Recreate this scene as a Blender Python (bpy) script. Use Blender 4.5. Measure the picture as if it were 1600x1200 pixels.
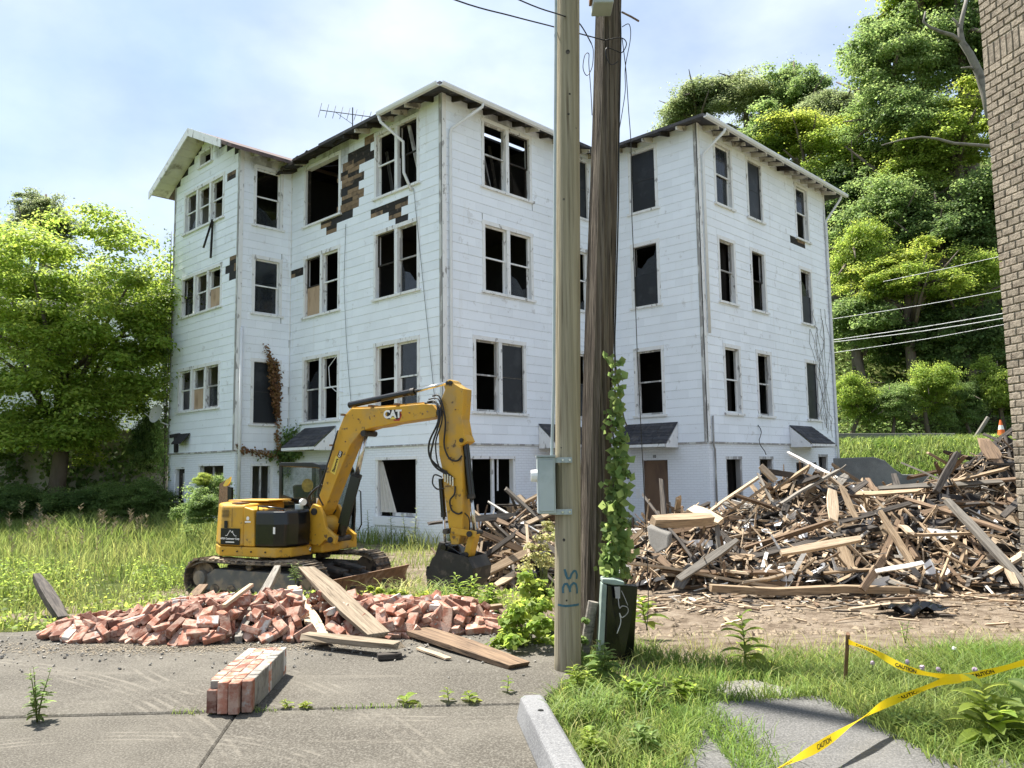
import bpy, bmesh, math, random
import numpy as np
from mathutils import Vector, Matrix, Euler

for o in list(bpy.data.objects):
    bpy.data.objects.remove(o)
SC = bpy.context.scene
COL = SC.collection
RAD = math.radians

# ------------------------------------------------------------------ camera
CAMZ, FPX, PITCH, ROLL = 1.6, 1272.1, RAD(5.952), RAD(0.807)
cam = bpy.data.cameras.new('camera')
cam.sensor_width = 36.0
cam.lens = 36.0 * FPX / 1600.0
cam.clip_start, cam.clip_end = 0.05, 3000
camo = bpy.data.objects.new('camera', cam)
COL.objects.link(camo)
camo.matrix_world = Matrix.Translation((0, 0, CAMZ)) @ Matrix.Rotation(math.pi / 2 + PITCH, 4, 'X') @ Matrix.Rotation(-ROLL, 4, 'Z')
SC.camera = camo

# ------------------------------------------------------------------ sky, sun, exposure
SUN_EL, SUN_AZ = 62.0, math.atan2(-0.745, 0.667)      # azimuth from +Y towards +X
sun_dir = Vector((math.sin(SUN_AZ) * math.cos(RAD(SUN_EL)), math.cos(SUN_AZ) * math.cos(RAD(SUN_EL)), math.sin(RAD(SUN_EL))))
world = bpy.data.worlds.new('World')
SC.world = world
world.use_nodes = True
wn = world.node_tree
wn.nodes.clear()
w_out = wn.nodes.new('ShaderNodeOutputWorld')
w_bg = wn.nodes.new('ShaderNodeBackground')
w_sky = wn.nodes.new('ShaderNodeTexSky')
w_sky.sky_type = 'NISHITA'
w_sky.sun_disc = False
w_sky.sun_elevation = RAD(SUN_EL)
w_sky.sun_rotation = SUN_AZ
w_sky.air_density, w_sky.dust_density, w_sky.ozone_density = 1.0, 0.5, 1.6
w_tc = wn.nodes.new('ShaderNodeTexCoord')
w_map = wn.nodes.new('ShaderNodeMapping')
w_map.inputs['Scale'].default_value = (1.0, 1.0, 1.7)
w_n = wn.nodes.new('ShaderNodeTexNoise')
w_n.inputs['Scale'].default_value = 2.3
w_n.inputs['Detail'].default_value = 7
w_n.inputs['Roughness'].default_value = 0.52
w_n.inputs['Distortion'].default_value = 0.35
w_r = wn.nodes.new('ShaderNodeValToRGB')
w_r.color_ramp.elements[0].position = 0.36
w_r.color_ramp.elements[0].color = (0.38, 0.38, 0.38, 1)
w_r.color_ramp.elements[1].position = 0.66
w_r.color_ramp.elements[1].color = (0.9, 0.9, 0.9, 1)
w_n2 = wn.nodes.new('ShaderNodeTexNoise')
w_n2.inputs['Scale'].default_value = 5.0
w_n2.inputs['Detail'].default_value = 6
w_r2 = wn.nodes.new('ShaderNodeValToRGB')
w_r2.color_ramp.elements[0].position = 0.3
w_r2.color_ramp.elements[0].color = (3.0, 3.6, 4.55, 1)
w_r2.color_ramp.elements[1].position = 0.7
w_r2.color_ramp.elements[1].color = (5.2, 5.75, 6.5, 1)
w_mix = wn.nodes.new('ShaderNodeMix')
w_mix.data_type = 'RGBA'
wl = wn.links
wl.new(w_tc.outputs['Generated'], w_map.inputs['Vector'])
wl.new(w_map.outputs['Vector'], w_n.inputs['Vector'])
wl.new(w_map.outputs['Vector'], w_n2.inputs['Vector'])
wl.new(w_n.outputs['Fac'], w_r.inputs['Fac'])
wl.new(w_n2.outputs['Fac'], w_r2.inputs['Fac'])
wl.new(w_r.outputs['Color'], w_mix.inputs['Factor'])
wl.new(w_sky.outputs['Color'], w_mix.inputs['A'])
wl.new(w_r2.outputs['Color'], w_mix.inputs['B'])
wl.new(w_mix.outputs['Result'], w_bg.inputs['Color'])
w_bg.inputs['Strength'].default_value = 0.063
wl.new(w_bg.outputs['Background'], w_out.inputs['Surface'])

sun = bpy.data.lights.new('sun', 'SUN')
sun.energy = 4.0
sun.angle = RAD(2.5)
sun.color = (1.0, 0.95, 0.86)
suno = bpy.data.objects.new('sun', sun)
COL.objects.link(suno)
suno.rotation_euler = sun_dir.to_track_quat('Z', 'Y').to_euler()
suno.location = (-10, 10, 30)

SC.view_settings.view_transform = 'Standard'
SC.view_settings.look = 'None'
SC.view_settings.exposure = 1.75
SC.view_settings.gamma = 1.0
SC.view_settings.use_curve_mapping = False
SC.render.engine = 'CYCLES'
SC.cycles.use_denoising = True
SC.cycles.max_bounces = 7
SC.cycles.transparent_max_bounces = 8
SC.cycles.caustics_reflective = False
SC.cycles.caustics_refractive = False

# ------------------------------------------------------------------ picture rays -> places
_cp, _sp, _cr, _sr = math.cos(PITCH), math.sin(PITCH), math.cos(ROLL), math.sin(ROLL)
def ray(px, py):
    u0, v0 = px - 800.0, py - 600.0
    u, v = _cr * u0 - _sr * v0, _sr * u0 + _cr * v0
    zc = -v / FPX
    return Vector((u / FPX, _cp - zc * _sp, _sp + zc * _cp))
def at(px, py, d):
    r = ray(px, py)
    return Vector((0, 0, CAMZ)) + r * (d / r.y)
def gnd(px, py, z=0.0):
    r = ray(px, py)
    return Vector((0, 0, CAMZ)) + r * ((z - CAMZ) / r.z)

# ------------------------------------------------------------------ materials
MATS = {}
def rgb(c):
    return (c[0], c[1], c[2], 1.0)
def M(name, col, rough=0.8, var=0.25, scale=6.0, col2=None, lo=0.5, hi=0.66, scale2=2.0, bump=0.0, bscale=60.0, metal=0.0,
      rand=0.0, island=0.0, coord='Object', stretch=(1, 1, 1), spec=0.3, detail=6, trans=0.0, hue=0.0, col3=None, lo3=0.55, hi3=0.7, scale3=9.0):
    m = bpy.data.materials.new(name)
    m.use_nodes = True
    nt = m.node_tree
    b = nt.nodes['Principled BSDF']
    L = nt.links.new
    tc = nt.nodes.new('ShaderNodeTexCoord')
    mp = nt.nodes.new('ShaderNodeMapping')
    mp.inputs['Scale'].default_value = stretch
    L(tc.outputs[coord], mp.inputs['Vector'])
    oi = nt.nodes.new('ShaderNodeObjectInfo')
    vec = mp.outputs['Vector']
    if rand > 0:
        va = nt.nodes.new('ShaderNodeVectorMath')
        va.operation = 'MULTIPLY_ADD'
        cx = nt.nodes.new('ShaderNodeCombineXYZ')
        for k in range(3):
            L(oi.outputs['Random'], cx.inputs[k])
        L(cx.outputs[0], va.inputs[0])
        va.inputs[1].default_value = (37, 53, 71)
        L(vec, va.inputs[2])
        vec = va.outputs[0]
    def noise(s, d=detail):
        n = nt.nodes.new('ShaderNodeTexNoise')
        n.inputs['Scale'].default_value = s
        n.inputs['Detail'].default_value = d
        n.inputs['Roughness'].default_value = 0.6
        L(vec, n.inputs['Vector'])
        return n.outputs['Fac']
    def ramp(fac, lo, hi):
        r = nt.nodes.new('ShaderNodeMapRange')
        r.interpolation_type = 'SMOOTHSTEP'
        r.inputs['From Min'].default_value = lo
        r.inputs['From Max'].default_value = hi
        L(fac, r.inputs['Value'])
        return r.outputs['Result']
    cur = None
    def mix(a, bcol, fac):
        x = nt.nodes.new('ShaderNodeMix')
        x.data_type = 'RGBA'
        if isinstance(a, tuple): x.inputs['A'].default_value = rgb(a)
        else: L(a, x.inputs['A'])
        x.inputs['B'].default_value = rgb(bcol)
        L(fac, x.inputs['Factor'])
        return x.outputs['Result']
    cur = tuple(col)
    if col2 is not None:
        cur = mix(cur, col2, ramp(noise(scale2), lo, hi))
    if col3 is not None:
        cur = mix(cur, col3, ramp(noise(scale3), lo3, hi3))
    hs = nt.nodes.new('ShaderNodeHueSaturation')
    if isinstance(cur, tuple): hs.inputs['Color'].default_value = rgb(cur)
    else: L(cur, hs.inputs['Color'])
    def ma(op, a, bb):
        x = nt.nodes.new('ShaderNodeMath')
        x.operation = op
        for i, q in enumerate((a, bb)):
            if isinstance(q, (int, float)): x.inputs[i].default_value = q
            else: L(q, x.inputs[i])
        return x.outputs[0]
    val = ma('ADD', ma('MULTIPLY', noise(scale), 2 * var), 1 - var)
    if rand > 0:
        val = ma('MULTIPLY', val, ma('ADD', ma('MULTIPLY', oi.outputs['Random'], 2 * rand), 1 - rand))
    if island > 0:
        ge = nt.nodes.new('ShaderNodeNewGeometry')
        val = ma('MULTIPLY', val, ma('ADD', ma('MULTIPLY', ge.outputs['Random Per Island'], 2 * island), 1 - island))
        if hue > 0:
            fr = ma('FRACT', ma('MULTIPLY', ge.outputs['Random Per Island'], 17.3), 0)
            L(ma('ADD', ma('MULTIPLY', fr, 2 * hue), 0.5 - hue), hs.inputs['Hue'])
    L(val, hs.inputs['Value'])
    out = hs.outputs['Color']
    L(out, b.inputs['Base Color'])
    b.inputs['Roughness'].default_value = rough
    b.inputs['Metallic'].default_value = metal
    b.inputs['Specular IOR Level'].default_value = spec
    if bump > 0:
        bp = nt.nodes.new('ShaderNodeBump')
        bp.inputs['Strength'].default_value = 1.0
        bp.inputs['Distance'].default_value = bump
        L(noise(bscale), bp.inputs['Height'])
        L(bp.outputs['Normal'], b.inputs['Normal'])
    if trans > 0:
        tr = nt.nodes.new('ShaderNodeBsdfTranslucent')
        h2 = nt.nodes.new('ShaderNodeHueSaturation')
        h2.inputs['Hue'].default_value = 0.485
        h2.inputs['Value'].default_value = 1.7
        L(out, h2.inputs['Color'])
        L(h2.outputs['Color'], tr.inputs['Color'])
        ms = nt.nodes.new('ShaderNodeMixShader')
        ms.inputs[0].default_value = trans
        L(b.outputs[0], ms.inputs[1])
        L(tr.outputs[0], ms.inputs[2])
        L(ms.outputs[0], nt.nodes['Material Output'].inputs['Surface'])
    MATS[name] = m
    return m

def glass_mat(name, tint, alpha, rough=0.05):
    m = bpy.data.materials.new(name)
    m.use_nodes = True
    nt = m.node_tree
    b = nt.nodes['Principled BSDF']
    b.inputs['Base Color'].default_value = rgb(tint)
    b.inputs['Roughness'].default_value = rough
    b.inputs['Specular IOR Level'].default_value = 0.6
    t = nt.nodes.new('ShaderNodeBsdfTransparent')
    x = nt.nodes.new('ShaderNodeMixShader')
    n = nt.nodes.new('ShaderNodeTexNoise')
    n.inputs['Scale'].default_value = 7
    mr = nt.nodes.new('ShaderNodeMapRange')
    mr.inputs['To Min'].default_value = alpha - 0.2
    mr.inputs['To Max'].default_value = min(1, alpha + 0.2)
    nt.links.new(n.outputs['Fac'], mr.inputs['Value'])
    nt.links.new(mr.outputs['Result'], x.inputs[0])
    nt.links.new(t.outputs[0], x.inputs[1])
    nt.links.new(b.outputs[0], x.inputs[2])
    nt.links.new(x.outputs[0], nt.nodes['Material Output'].inputs['Surface'])
    MATS[name] = m
    return m

def siding_mat():
    m = bpy.data.materials.new('siding')
    m.use_nodes = True
    nt = m.node_tree
    L = nt.links.new
    b = nt.nodes['Principled BSDF']
    ge = nt.nodes.new('ShaderNodeNewGeometry')
    oi = nt.nodes.new('ShaderNodeObjectInfo')
    def nz(s, d=7, st=(1, 1, 1), r=0.6):
        mp = nt.nodes.new('ShaderNodeMapping')
        mp.inputs['Scale'].default_value = st
        L(ge.outputs['Position'], mp.inputs['Vector'])
        n = nt.nodes.new('ShaderNodeTexNoise')
        n.inputs['Scale'].default_value = s
        n.inputs['Detail'].default_value = d
        n.inputs['Roughness'].default_value = r
        L(mp.outputs['Vector'], n.inputs['Vector'])
        return n.outputs['Fac']
    def mr(f, lo, hi, t=1.0):
        r = nt.nodes.new('ShaderNodeMapRange')
        r.interpolation_type = 'SMOOTHSTEP'
        for k, v in (('From Min', lo), ('From Max', hi), ('To Max', t)): r.inputs[k].default_value = v
        L(f, r.inputs['Value'])
        return r.outputs['Result']
    def mix(a, c, f):
        x = nt.nodes.new('ShaderNodeMix')
        x.data_type = 'RGBA'
        if isinstance(a, tuple): x.inputs['A'].default_value = rgb(a)
        else: L(a, x.inputs['A'])
        x.inputs['B'].default_value = rgb(c)
        L(f, x.inputs['Factor'])
        return x.outputs['Result']
    def ma(op, a, c):
        x = nt.nodes.new('ShaderNodeMath')
        x.operation = op
        for i, q in enumerate((a, c)):
            if isinstance(q, (int, float)): x.inputs[i].default_value = q
            else: L(q, x.inputs[i])
        return x.outputs[0]
    c = mix((0.855, 0.90, 0.955), (0.83, 0.872, 0.925), mr(nz(0.55, 5), 0.40, 0.62))
    c = mix(c, (0.66, 0.68, 0.705), mr(nz(2.4, 8, (1, 1, 0.9), 0.72), 0.60, 0.65, 0.8))       # flaked paint
    c = mix(c, (0.60, 0.57, 0.51), mr(nz(2.2, 6, (1, 1, 0.10)), 0.60, 0.80, 0.40))             # rain streaks
    c = mix(c, (0.45, 0.40, 0.33), mr(nz(1.1, 8, (1, 1, 0.35), 0.7), 0.68, 0.82, 0.5))          # grime
    soot = None
    for (x, y, z, r) in SOOT:
        v = nt.nodes.new('ShaderNodeVectorMath')
        v.operation = 'DISTANCE'
        L(ge.outputs['Position'], v.inputs[0])
        v.inputs[1].default_value = (x, y, z)
        q = ma('SUBTRACT', 1.0, ma('DIVIDE', v.outputs['Value'], r))
        soot = q if soot is None else ma('MAXIMUM', soot, q)
    sf = mr(ma('MULTIPLY', mr(soot, 0.0, 0.7), ma('ADD', nz(3.2, 8, (1, 1, 0.45), 0.75), 0.1)), 0.30, 0.72, 0.7)
    c = mix(c, (0.16, 0.15, 0.14), sf)
    hs = nt.nodes.new('ShaderNodeHueSaturation')
    L(c, hs.inputs['Color'])
    ra = ma('ADD', ma('MULTIPLY', ge.outputs['Random Per Island'], 0.07), ma('MULTIPLY', oi.outputs['Random'], 0.07))
    L(ma('ADD', ra, 0.945), hs.inputs['Value'])
    L(hs.outputs['Color'], b.inputs['Base Color'])
    b.inputs['Roughness'].default_value = 0.65
    b.inputs['Specular IOR Level'].default_value = 0.25
    MATS['siding'] = m
SOOT = [(-2.9, 23.0, 12.0, 0.9), (-5.6, 25.6, 12.0, 1.6), (-0.2, 23.7, 12.1, 1.3), (-8.4, 26.7, 12.1, 0.9), (-10.0, 27.2, 12.9, 0.8)]
siding_mat()
M('trim', (0.80, 0.805, 0.80), 0.75, 0.15, 5, col2=(0.36, 0.35, 0.34), lo=0.57, hi=0.66, scale2=7, bump=0.002, bscale=60, stretch=(1, 1, 0.5))
M('trim_old', (0.34, 0.33, 0.32), 0.85, 0.3, 6, col2=(0.62, 0.62, 0.60), lo=0.5, hi=0.56, scale2=4, bump=0.003, bscale=50, stretch=(1, 1, 0.3))
M('char', (0.018, 0.016, 0.015), 0.9, 0.5, 4, col2=(0.05, 0.045, 0.04), bump=0.01, bscale=20)
M('char_wood', (0.03, 0.026, 0.022), 0.85, 0.5, 8, col2=(0.11, 0.085, 0.065), lo=0.55, hi=0.7, scale2=5, bump=0.006, bscale=25)
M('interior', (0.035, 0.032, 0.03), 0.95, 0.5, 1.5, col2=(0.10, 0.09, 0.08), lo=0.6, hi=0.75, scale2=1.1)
M('tar_paper', (0.035, 0.034, 0.036), 0.9, 0.3, 8)
M('sheathing', (0.24, 0.165, 0.10), 0.85, 0.4, 5, col2=(0.09, 0.065, 0.048), scale2=3, rand=0.25, bump=0.004, bscale=40)
M('plywood', (0.46, 0.33, 0.22), 0.8, 0.2, 7, col2=(0.33, 0.22, 0.14), scale2=3, stretch=(1, 1, 0.3))
M('door_brown', (0.17, 0.105, 0.065), 0.7, 0.25, 6, col2=(0.11, 0.07, 0.05), scale2=2, stretch=(1, 1, 0.25))
M('screen', (0.012, 0.015, 0.019), 0.5, 0.3, 5, col2=(0.028, 0.031, 0.036), scale2=2.0, spec=0.45)
glass_mat('old_glass', (0.03, 0.036, 0.044), 0.5, 0.12)
M('roof_shingle', (0.055, 0.056, 0.064), 0.9, 0.35, 9, col2=(0.10, 0.095, 0.095), scale2=5, island=0.25, bump=0.003, bscale=200)
M('roof_red', (0.14, 0.10, 0.095), 0.9, 0.35, 9, col2=(0.07, 0.065, 0.065), scale2=4, bump=0.003, bscale=200)
M('gutter', (0.74, 0.745, 0.74), 0.45, 0.1, 4, col2=(0.55, 0.54, 0.52), lo=0.6, hi=0.8)
M('rafter', (0.60, 0.57, 0.50), 0.8, 0.2, 6, col2=(0.20, 0.18, 0.16), lo=0.5, hi=0.62, scale2=3)
M('soffit', (0.63, 0.61, 0.55), 0.8, 0.2, 6, col2=(0.28, 0.25, 0.2), lo=0.52, hi=0.7, scale2=2)
M('dark_metal', (0.03, 0.031, 0.034), 0.5, 0.3, 8, spec=0.4)
M('curtain', (0.55, 0.52, 0.47), 0.9, 0.25, 5)
M('white_block', (0.78, 0.79, 0.80), 0.7, 0.08, 5, col2=(0.6, 0.6, 0.58), lo=0.6, hi=0.75)

def brick_mat(name, c1, c2, mortar, bw, bh, ms, bump):
    """painted brickwork too far off to pick bricks apart: UV in metres along the wall"""
    m = bpy.data.materials.new(name)
    m.use_nodes = True
    nt = m.node_tree
    L = nt.links.new
    b = nt.nodes['Principled BSDF']
    uv = nt.nodes.new('ShaderNodeUVMap')
    br = nt.nodes.new('ShaderNodeTexBrick')
    br.inputs['Color1'].default_value = rgb(c1)
    br.inputs['Color2'].default_value = rgb(c2)
    br.inputs['Mortar'].default_value = rgb(mortar)
    br.inputs['Scale'].default_value = 1.0
    br.inputs['Brick Width'].default_value = bw
    br.inputs['Row Height'].default_value = bh
    br.inputs['Mortar Size'].default_value = ms
    br.inputs['Mortar Smooth'].default_value = 0.4
    L(uv.outputs[0], br.inputs['Vector'])
    n = nt.nodes.new('ShaderNodeTexNoise')
    n.inputs['Scale'].default_value = 1.3
    n.inputs['Detail'].default_value = 8
    L(uv.outputs[0], n.inputs['Vector'])
    mr = nt.nodes.new('ShaderNodeMapRange')
    mr.inputs['From Min'].default_value = 0.56
    mr.inputs['From Max'].default_value = 0.8
    mr.inputs['To Max'].default_value = 0.45
    L(n.outputs['Fac'], mr.inputs['Value'])
    x = nt.nodes.new('ShaderNodeMix')
    x.data_type = 'RGBA'
    x.inputs['B'].default_value = (0.55, 0.52, 0.47, 1)
    L(mr.outputs['Result'], x.inputs['Factor'])
    L(br.outputs['Color'], x.inputs['A'])
    L(x.outputs['Result'], b.inputs['Base Color'])
    b.inputs['Roughness'].default_value = 0.7
    bp = nt.nodes.new('ShaderNodeBump')
    bp.inputs['Distance'].default_value = bump
    bp.inputs['Strength'].default_value = 1.0
    bp.invert = True
    L(br.outputs['Fac'], bp.inputs['Height'])
    L(bp.outputs['Normal'], b.inputs['Normal'])
    MATS[name] = m
brick_mat('painted_brick', (0.875, 0.905, 0.945), (0.85, 0.88, 0.92), (0.76, 0.785, 0.82), 0.215, 0.076, 0.010, 0.005)

# ------------------------------------------------------------------ mesh helpers
def fastmesh(name, verts, faces, smooth=False):
    """verts (n,3); faces (m,k) all of one size"""
    v = np.asarray(verts, dtype=np.float32).reshape(-1, 3)
    f = np.asarray(faces, dtype=np.int32)
    me = bpy.data.meshes.new(name)
    me.vertices.add(len(v))
    me.vertices.foreach_set('co', v.ravel())
    k = f.shape[1]
    me.loops.add(f.size)
    me.loops.foreach_set('vertex_index', f.ravel())
    me.polygons.add(len(f))
    me.polygons.foreach_set('loop_start', np.arange(0, f.size, k, dtype=np.int32))
    me.polygons.foreach_set('loop_total', np.full(len(f), k, dtype=np.int32))
    if smooth:
        me.polygons.foreach_set('use_smooth', np.ones(len(f), dtype=bool))
    me.update(calc_edges=True)
    me.validate()
    return me

class MB:
    def __init__(s):
        s.v, s.f = [], []
    def add(s, verts, faces):
        n = len(s.v)
        s.v.extend([tuple(p) for p in verts])
        s.f.extend([tuple(i + n for i in q) for q in faces])
        return s
    def hexa(s, p):           # 8 points: bottom 0-3 ccw, top 4-7
        return s.add(p, [(3, 2, 1, 0), (4, 5, 6, 7), (0, 1, 5, 4), (1, 2, 6, 5), (2, 3, 7, 6), (3, 0, 4, 7)])
    def box(s, lo, hi, mw=None):
        (a, b, c), (d, e, g) = lo, hi
        p = [Vector(q) for q in ((a, b, c), (d, b, c), (d, e, c), (a, e, c), (a, b, g), (d, b, g), (d, e, g), (a, e, g))]
        if mw is not None: p = [mw @ q for q in p]
        return s.hexa(p)
    def bar(s, p0, p1, w, h, up=(0, 0, 1)):
        p0, p1 = Vector(p0), Vector(p1)
        x = (p1 - p0).normalized()
        u = Vector(up)
        y = u.cross(x)
        if y.length < 1e-4: y = Vector((0, 1, 0)).cross(x)
        y.normalize()
        z = x.cross(y)
        q = []
        for zz in (-h / 2, h / 2):
            for pp, yy in ((p0, -w / 2), (p1, -w / 2), (p1, w / 2), (p0, w / 2)):
                q.append(pp + y * yy + z * zz)
        return s.hexa(q)
    def cyl(s, p0, p1, r0, r1=None, n=12, caps=True):
        if r1 is None: r1 = r0
        return s.tube([p0, p1], [r0, r1], n, caps)
    def tube(s, pts, rad, n=8, caps=True):
        pts = [Vector(p) for p in pts]
        if isinstance(rad, (int, float)): rad = [rad] * len(pts)
        base = len(s.v)
        ref = None
        for i, p in enumerate(pts):
            d = (pts[min(i + 1, len(pts) - 1)] - pts[max(i - 1, 0)])
            if d.length < 1e-9: d = Vector((0, 0, 1))
            d.normalize()
            if ref is None:
                ref = Vector((0, 0, 1)) if abs(d.z) < 0.9 else Vector((1, 0, 0))
            a = ref - d * ref.dot(d)
            if a.length < 1e-5: a = d.orthogonal()
            a.normalize()
            ref = a
            b = d.cross(a)
            for k in range(n):
                t = 2 * math.pi * k / n
                s.v.append(tuple(p + (a * math.cos(t) + b * math.sin(t)) * rad[i]))
        for i in range(len(pts) - 1):
            for k in range(n):
                a0, a1 = base + i * n + k, base + i * n + (k + 1) % n
                s.f.append((a0, a1, a1 + n, a0 + n))
        if caps:
            s.f.append(tuple(base + k for k in range(n))[::-1])
            e = base + (len(pts) - 1) * n
            s.f.append(tuple(e + k for k in range(n)))
        return s
    def prism(s, poly, vec):   # planar polygon (3D points) extruded by vec
        poly = [Vector(p) for p in poly]
        vec = Vector(vec)
        n = len(poly)
        nrm = Vector((0, 0, 0))
        for i in range(n):
            nrm += poly[i].cross(poly[(i + 1) % n])
        if nrm.dot(vec) > 0: poly = poly[::-1]
        b = len(s.v)
        s.v.extend([tuple(p) for p in poly] + [tuple(p + vec) for p in poly])
        s.f.append(tuple(b + i for i in range(n)))
        s.f.append(tuple(b + n + i for i in range(n))[::-1])
        for i in range(n):
            j = (i + 1) % n
            s.f.append((b + j, b + i, b + n + i, b + n + j))
        return s
    def disc(s, c, axis, r, n=16, h=0.02):
        axis = Vector(axis).normalized()
        return s.cyl(Vector(c) - axis * h / 2, Vector(c) + axis * h / 2, r, r, n)
    def mesh(s, name, smooth=False):
        me = bpy.data.meshes.new(name)
        me.from_pydata(s.v, [], s.f)
        if smooth: me.polygons.foreach_set('use_smooth', np.ones(len(me.polygons), dtype=bool))
        me.update()
        return me
    def build(s, name, mat, parent=None, smooth=False, bevel=0.0, seg=2, **tags):
        return ob(name, s.mesh(name, smooth), mat, parent, bevel=bevel, seg=seg, **tags)

def setp(o, parent):
    o.parent = parent
    if parent is not None:
        r = parent
        while r.parent is not None: r = r.parent
        o.matrix_parent_inverse = parent_world(parent).inverted()
PW = {}
def parent_world(p):
    return PW.get(p.name, Matrix.Identity(4))
def ob(name, me, mat, parent=None, label=None, cat=None, group=None, kind=None, mw=None, bevel=0.0, seg=2, smooth_angle=None):
    o = bpy.data.objects.new(name, me)
    COL.objects.link(o)
    if mat is not None and len(me.materials) == 0:
        me.materials.append(MATS[mat] if isinstance(mat, str) else mat)
    if mw is not None:
        o.matrix_basis = mw
        PW[o.name] = mw.copy()
    if parent is not None: setp(o, parent)
    if bevel > 0:
        bm = o.modifiers.new('bevel', 'BEVEL')
        bm.width = bevel
        bm.segments = seg
        bm.limit_method = 'ANGLE'
        bm.angle_limit = RAD(35)
    tag(o, label, cat, group, kind)
    return o
def tag(o, label=None, cat=None, group=None, kind=None):
    if label: o['label'] = label
    if cat: o['category'] = cat
    if group: o['group'] = group
    if kind: o['kind'] = kind
    return o
def empty(name, loc, label=None, cat=None, group=None):
    e = bpy.data.objects.new(name, None)
    e.empty_display_size = 0.2
    COL.objects.link(e)
    e.location = loc
    PW[e.name] = Matrix.Translation(loc)
    return tag(e, label, cat, group)

# ------------------------------------------------------------------ terrain
def sstep(a, b, x):
    t = min(1.0, max(0.0, (x - a) / (b - a)))
    return t * t * (3 - 2 * t)
def vnoise(x, y, s=0):
    return (math.sin(x * 1.7 + y * 0.9 + s) + math.sin(x * 0.63 - y * 1.31 + 1.7 * s) + math.sin(x * 2.9 + y * 2.3 + 0.6 * s) * 0.5) / 2.5
def ground_z(x, y):
    lot_edge = 9.4 + (7.4 - 9.4) * sstep(0.3, 1.2, x)
    drop = -0.46 * sstep(lot_edge, lot_edge + 3.6, y)
    z = drop
    # left side climbs gently towards the far wall
    z += 0.30 * sstep(-6.0, -12.0, x) * sstep(14, 24, y)
    # road bank behind the right wing, then the wooded hill
    s = y + 0.20 * (x - 20)
    k = sstep(6.0, 14.0, x)
    z += k * (2.95 * sstep(30.0, 36.0, s))
    hill = max(0.0, s - 43.0)
    z += k * (0.72 * hill if hill < 45 else 0.72 * 45) * sstep(0, 6, hill)
    # low ground swell farther off on the left
    z += 3.2 * sstep(-12.4, -13.4, x) * sstep(31.9, 32.5, y)
    if y > 8.3: z += 0.03 * vnoise(x * 1.5, y * 1.5) * sstep(8.3, 10, y)
    return z
def axis(lo, hi, fine_lo, fine_hi, step):
    v = list(np.arange(fine_lo, fine_hi + 1e-6, step))
    s = step
    x = fine_lo
    while x > lo:
        s *= 1.3
        x -= s
        v.insert(0, x)
    s = step
    x = v[-1]
    while x < hi:
        s *= 1.3
        x += s
        v.append(x)
    return v
gx, gy = axis(-700, 700, -16, 26, 0.3), axis(-200, 1500, 0, 40, 0.3)
gv, gd = [], []
for y in gy:
    for x in gx:
        gv.append((x, y, ground_z(x, y) - 0.03))
        n = 0.55 * vnoise(x * 1.3, y * 1.3, 3)
        dirt = sstep(0.2, 1.0, x + n) * sstep(6.75, 7.25, y + 0.35 * n + 1.6 * sstep(1.5, 0.6, x)) * (1 - sstep(28, 31, y)) * (1 - sstep(12.5, 14.5, x + n) * sstep(22, 26, y))
        dirt = max(dirt, 0.9 * sstep(2.7, 1.6, math.hypot((x + 3.6) / 1.35, (y - 14.2) / 1.1) + 0.5 * n))
        dirt = max(dirt, 0.95 * sstep(1.15, 0.7, math.hypot((x + 6.0) / 2.2, (y - 12.2) / 1.9) + 0.3 * n))
        dirt = max(dirt, 0.62 * sstep(-7.5, -5.5, x + n) * sstep(10.5, 12.0, y + n) * (1 - sstep(24, 26, y)) * (1 - sstep(0.5, 1.5, x)))
        dirt = max(dirt, 0.75 * sstep(1.5, 0.8, abs(y - 10.4 - 0.3 * (x + 5)) + n) * sstep(-8.0, -6, x) * (1 - sstep(-0.5, 1, x)))
        gd.append(dirt)
nx, ny = len(gx), len(gy)
gf = [(j * nx + i, j * nx + i + 1, (j + 1) * nx + i + 1, (j + 1) * nx + i) for j in range(ny - 1) for i in range(nx - 1)]
gme = fastmesh('ground', gv, gf, True)
ca = gme.attributes.new('dirt', 'FLOAT', 'POINT')
ca.data.foreach_set('value', np.array(gd, dtype=np.float32))
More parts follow.
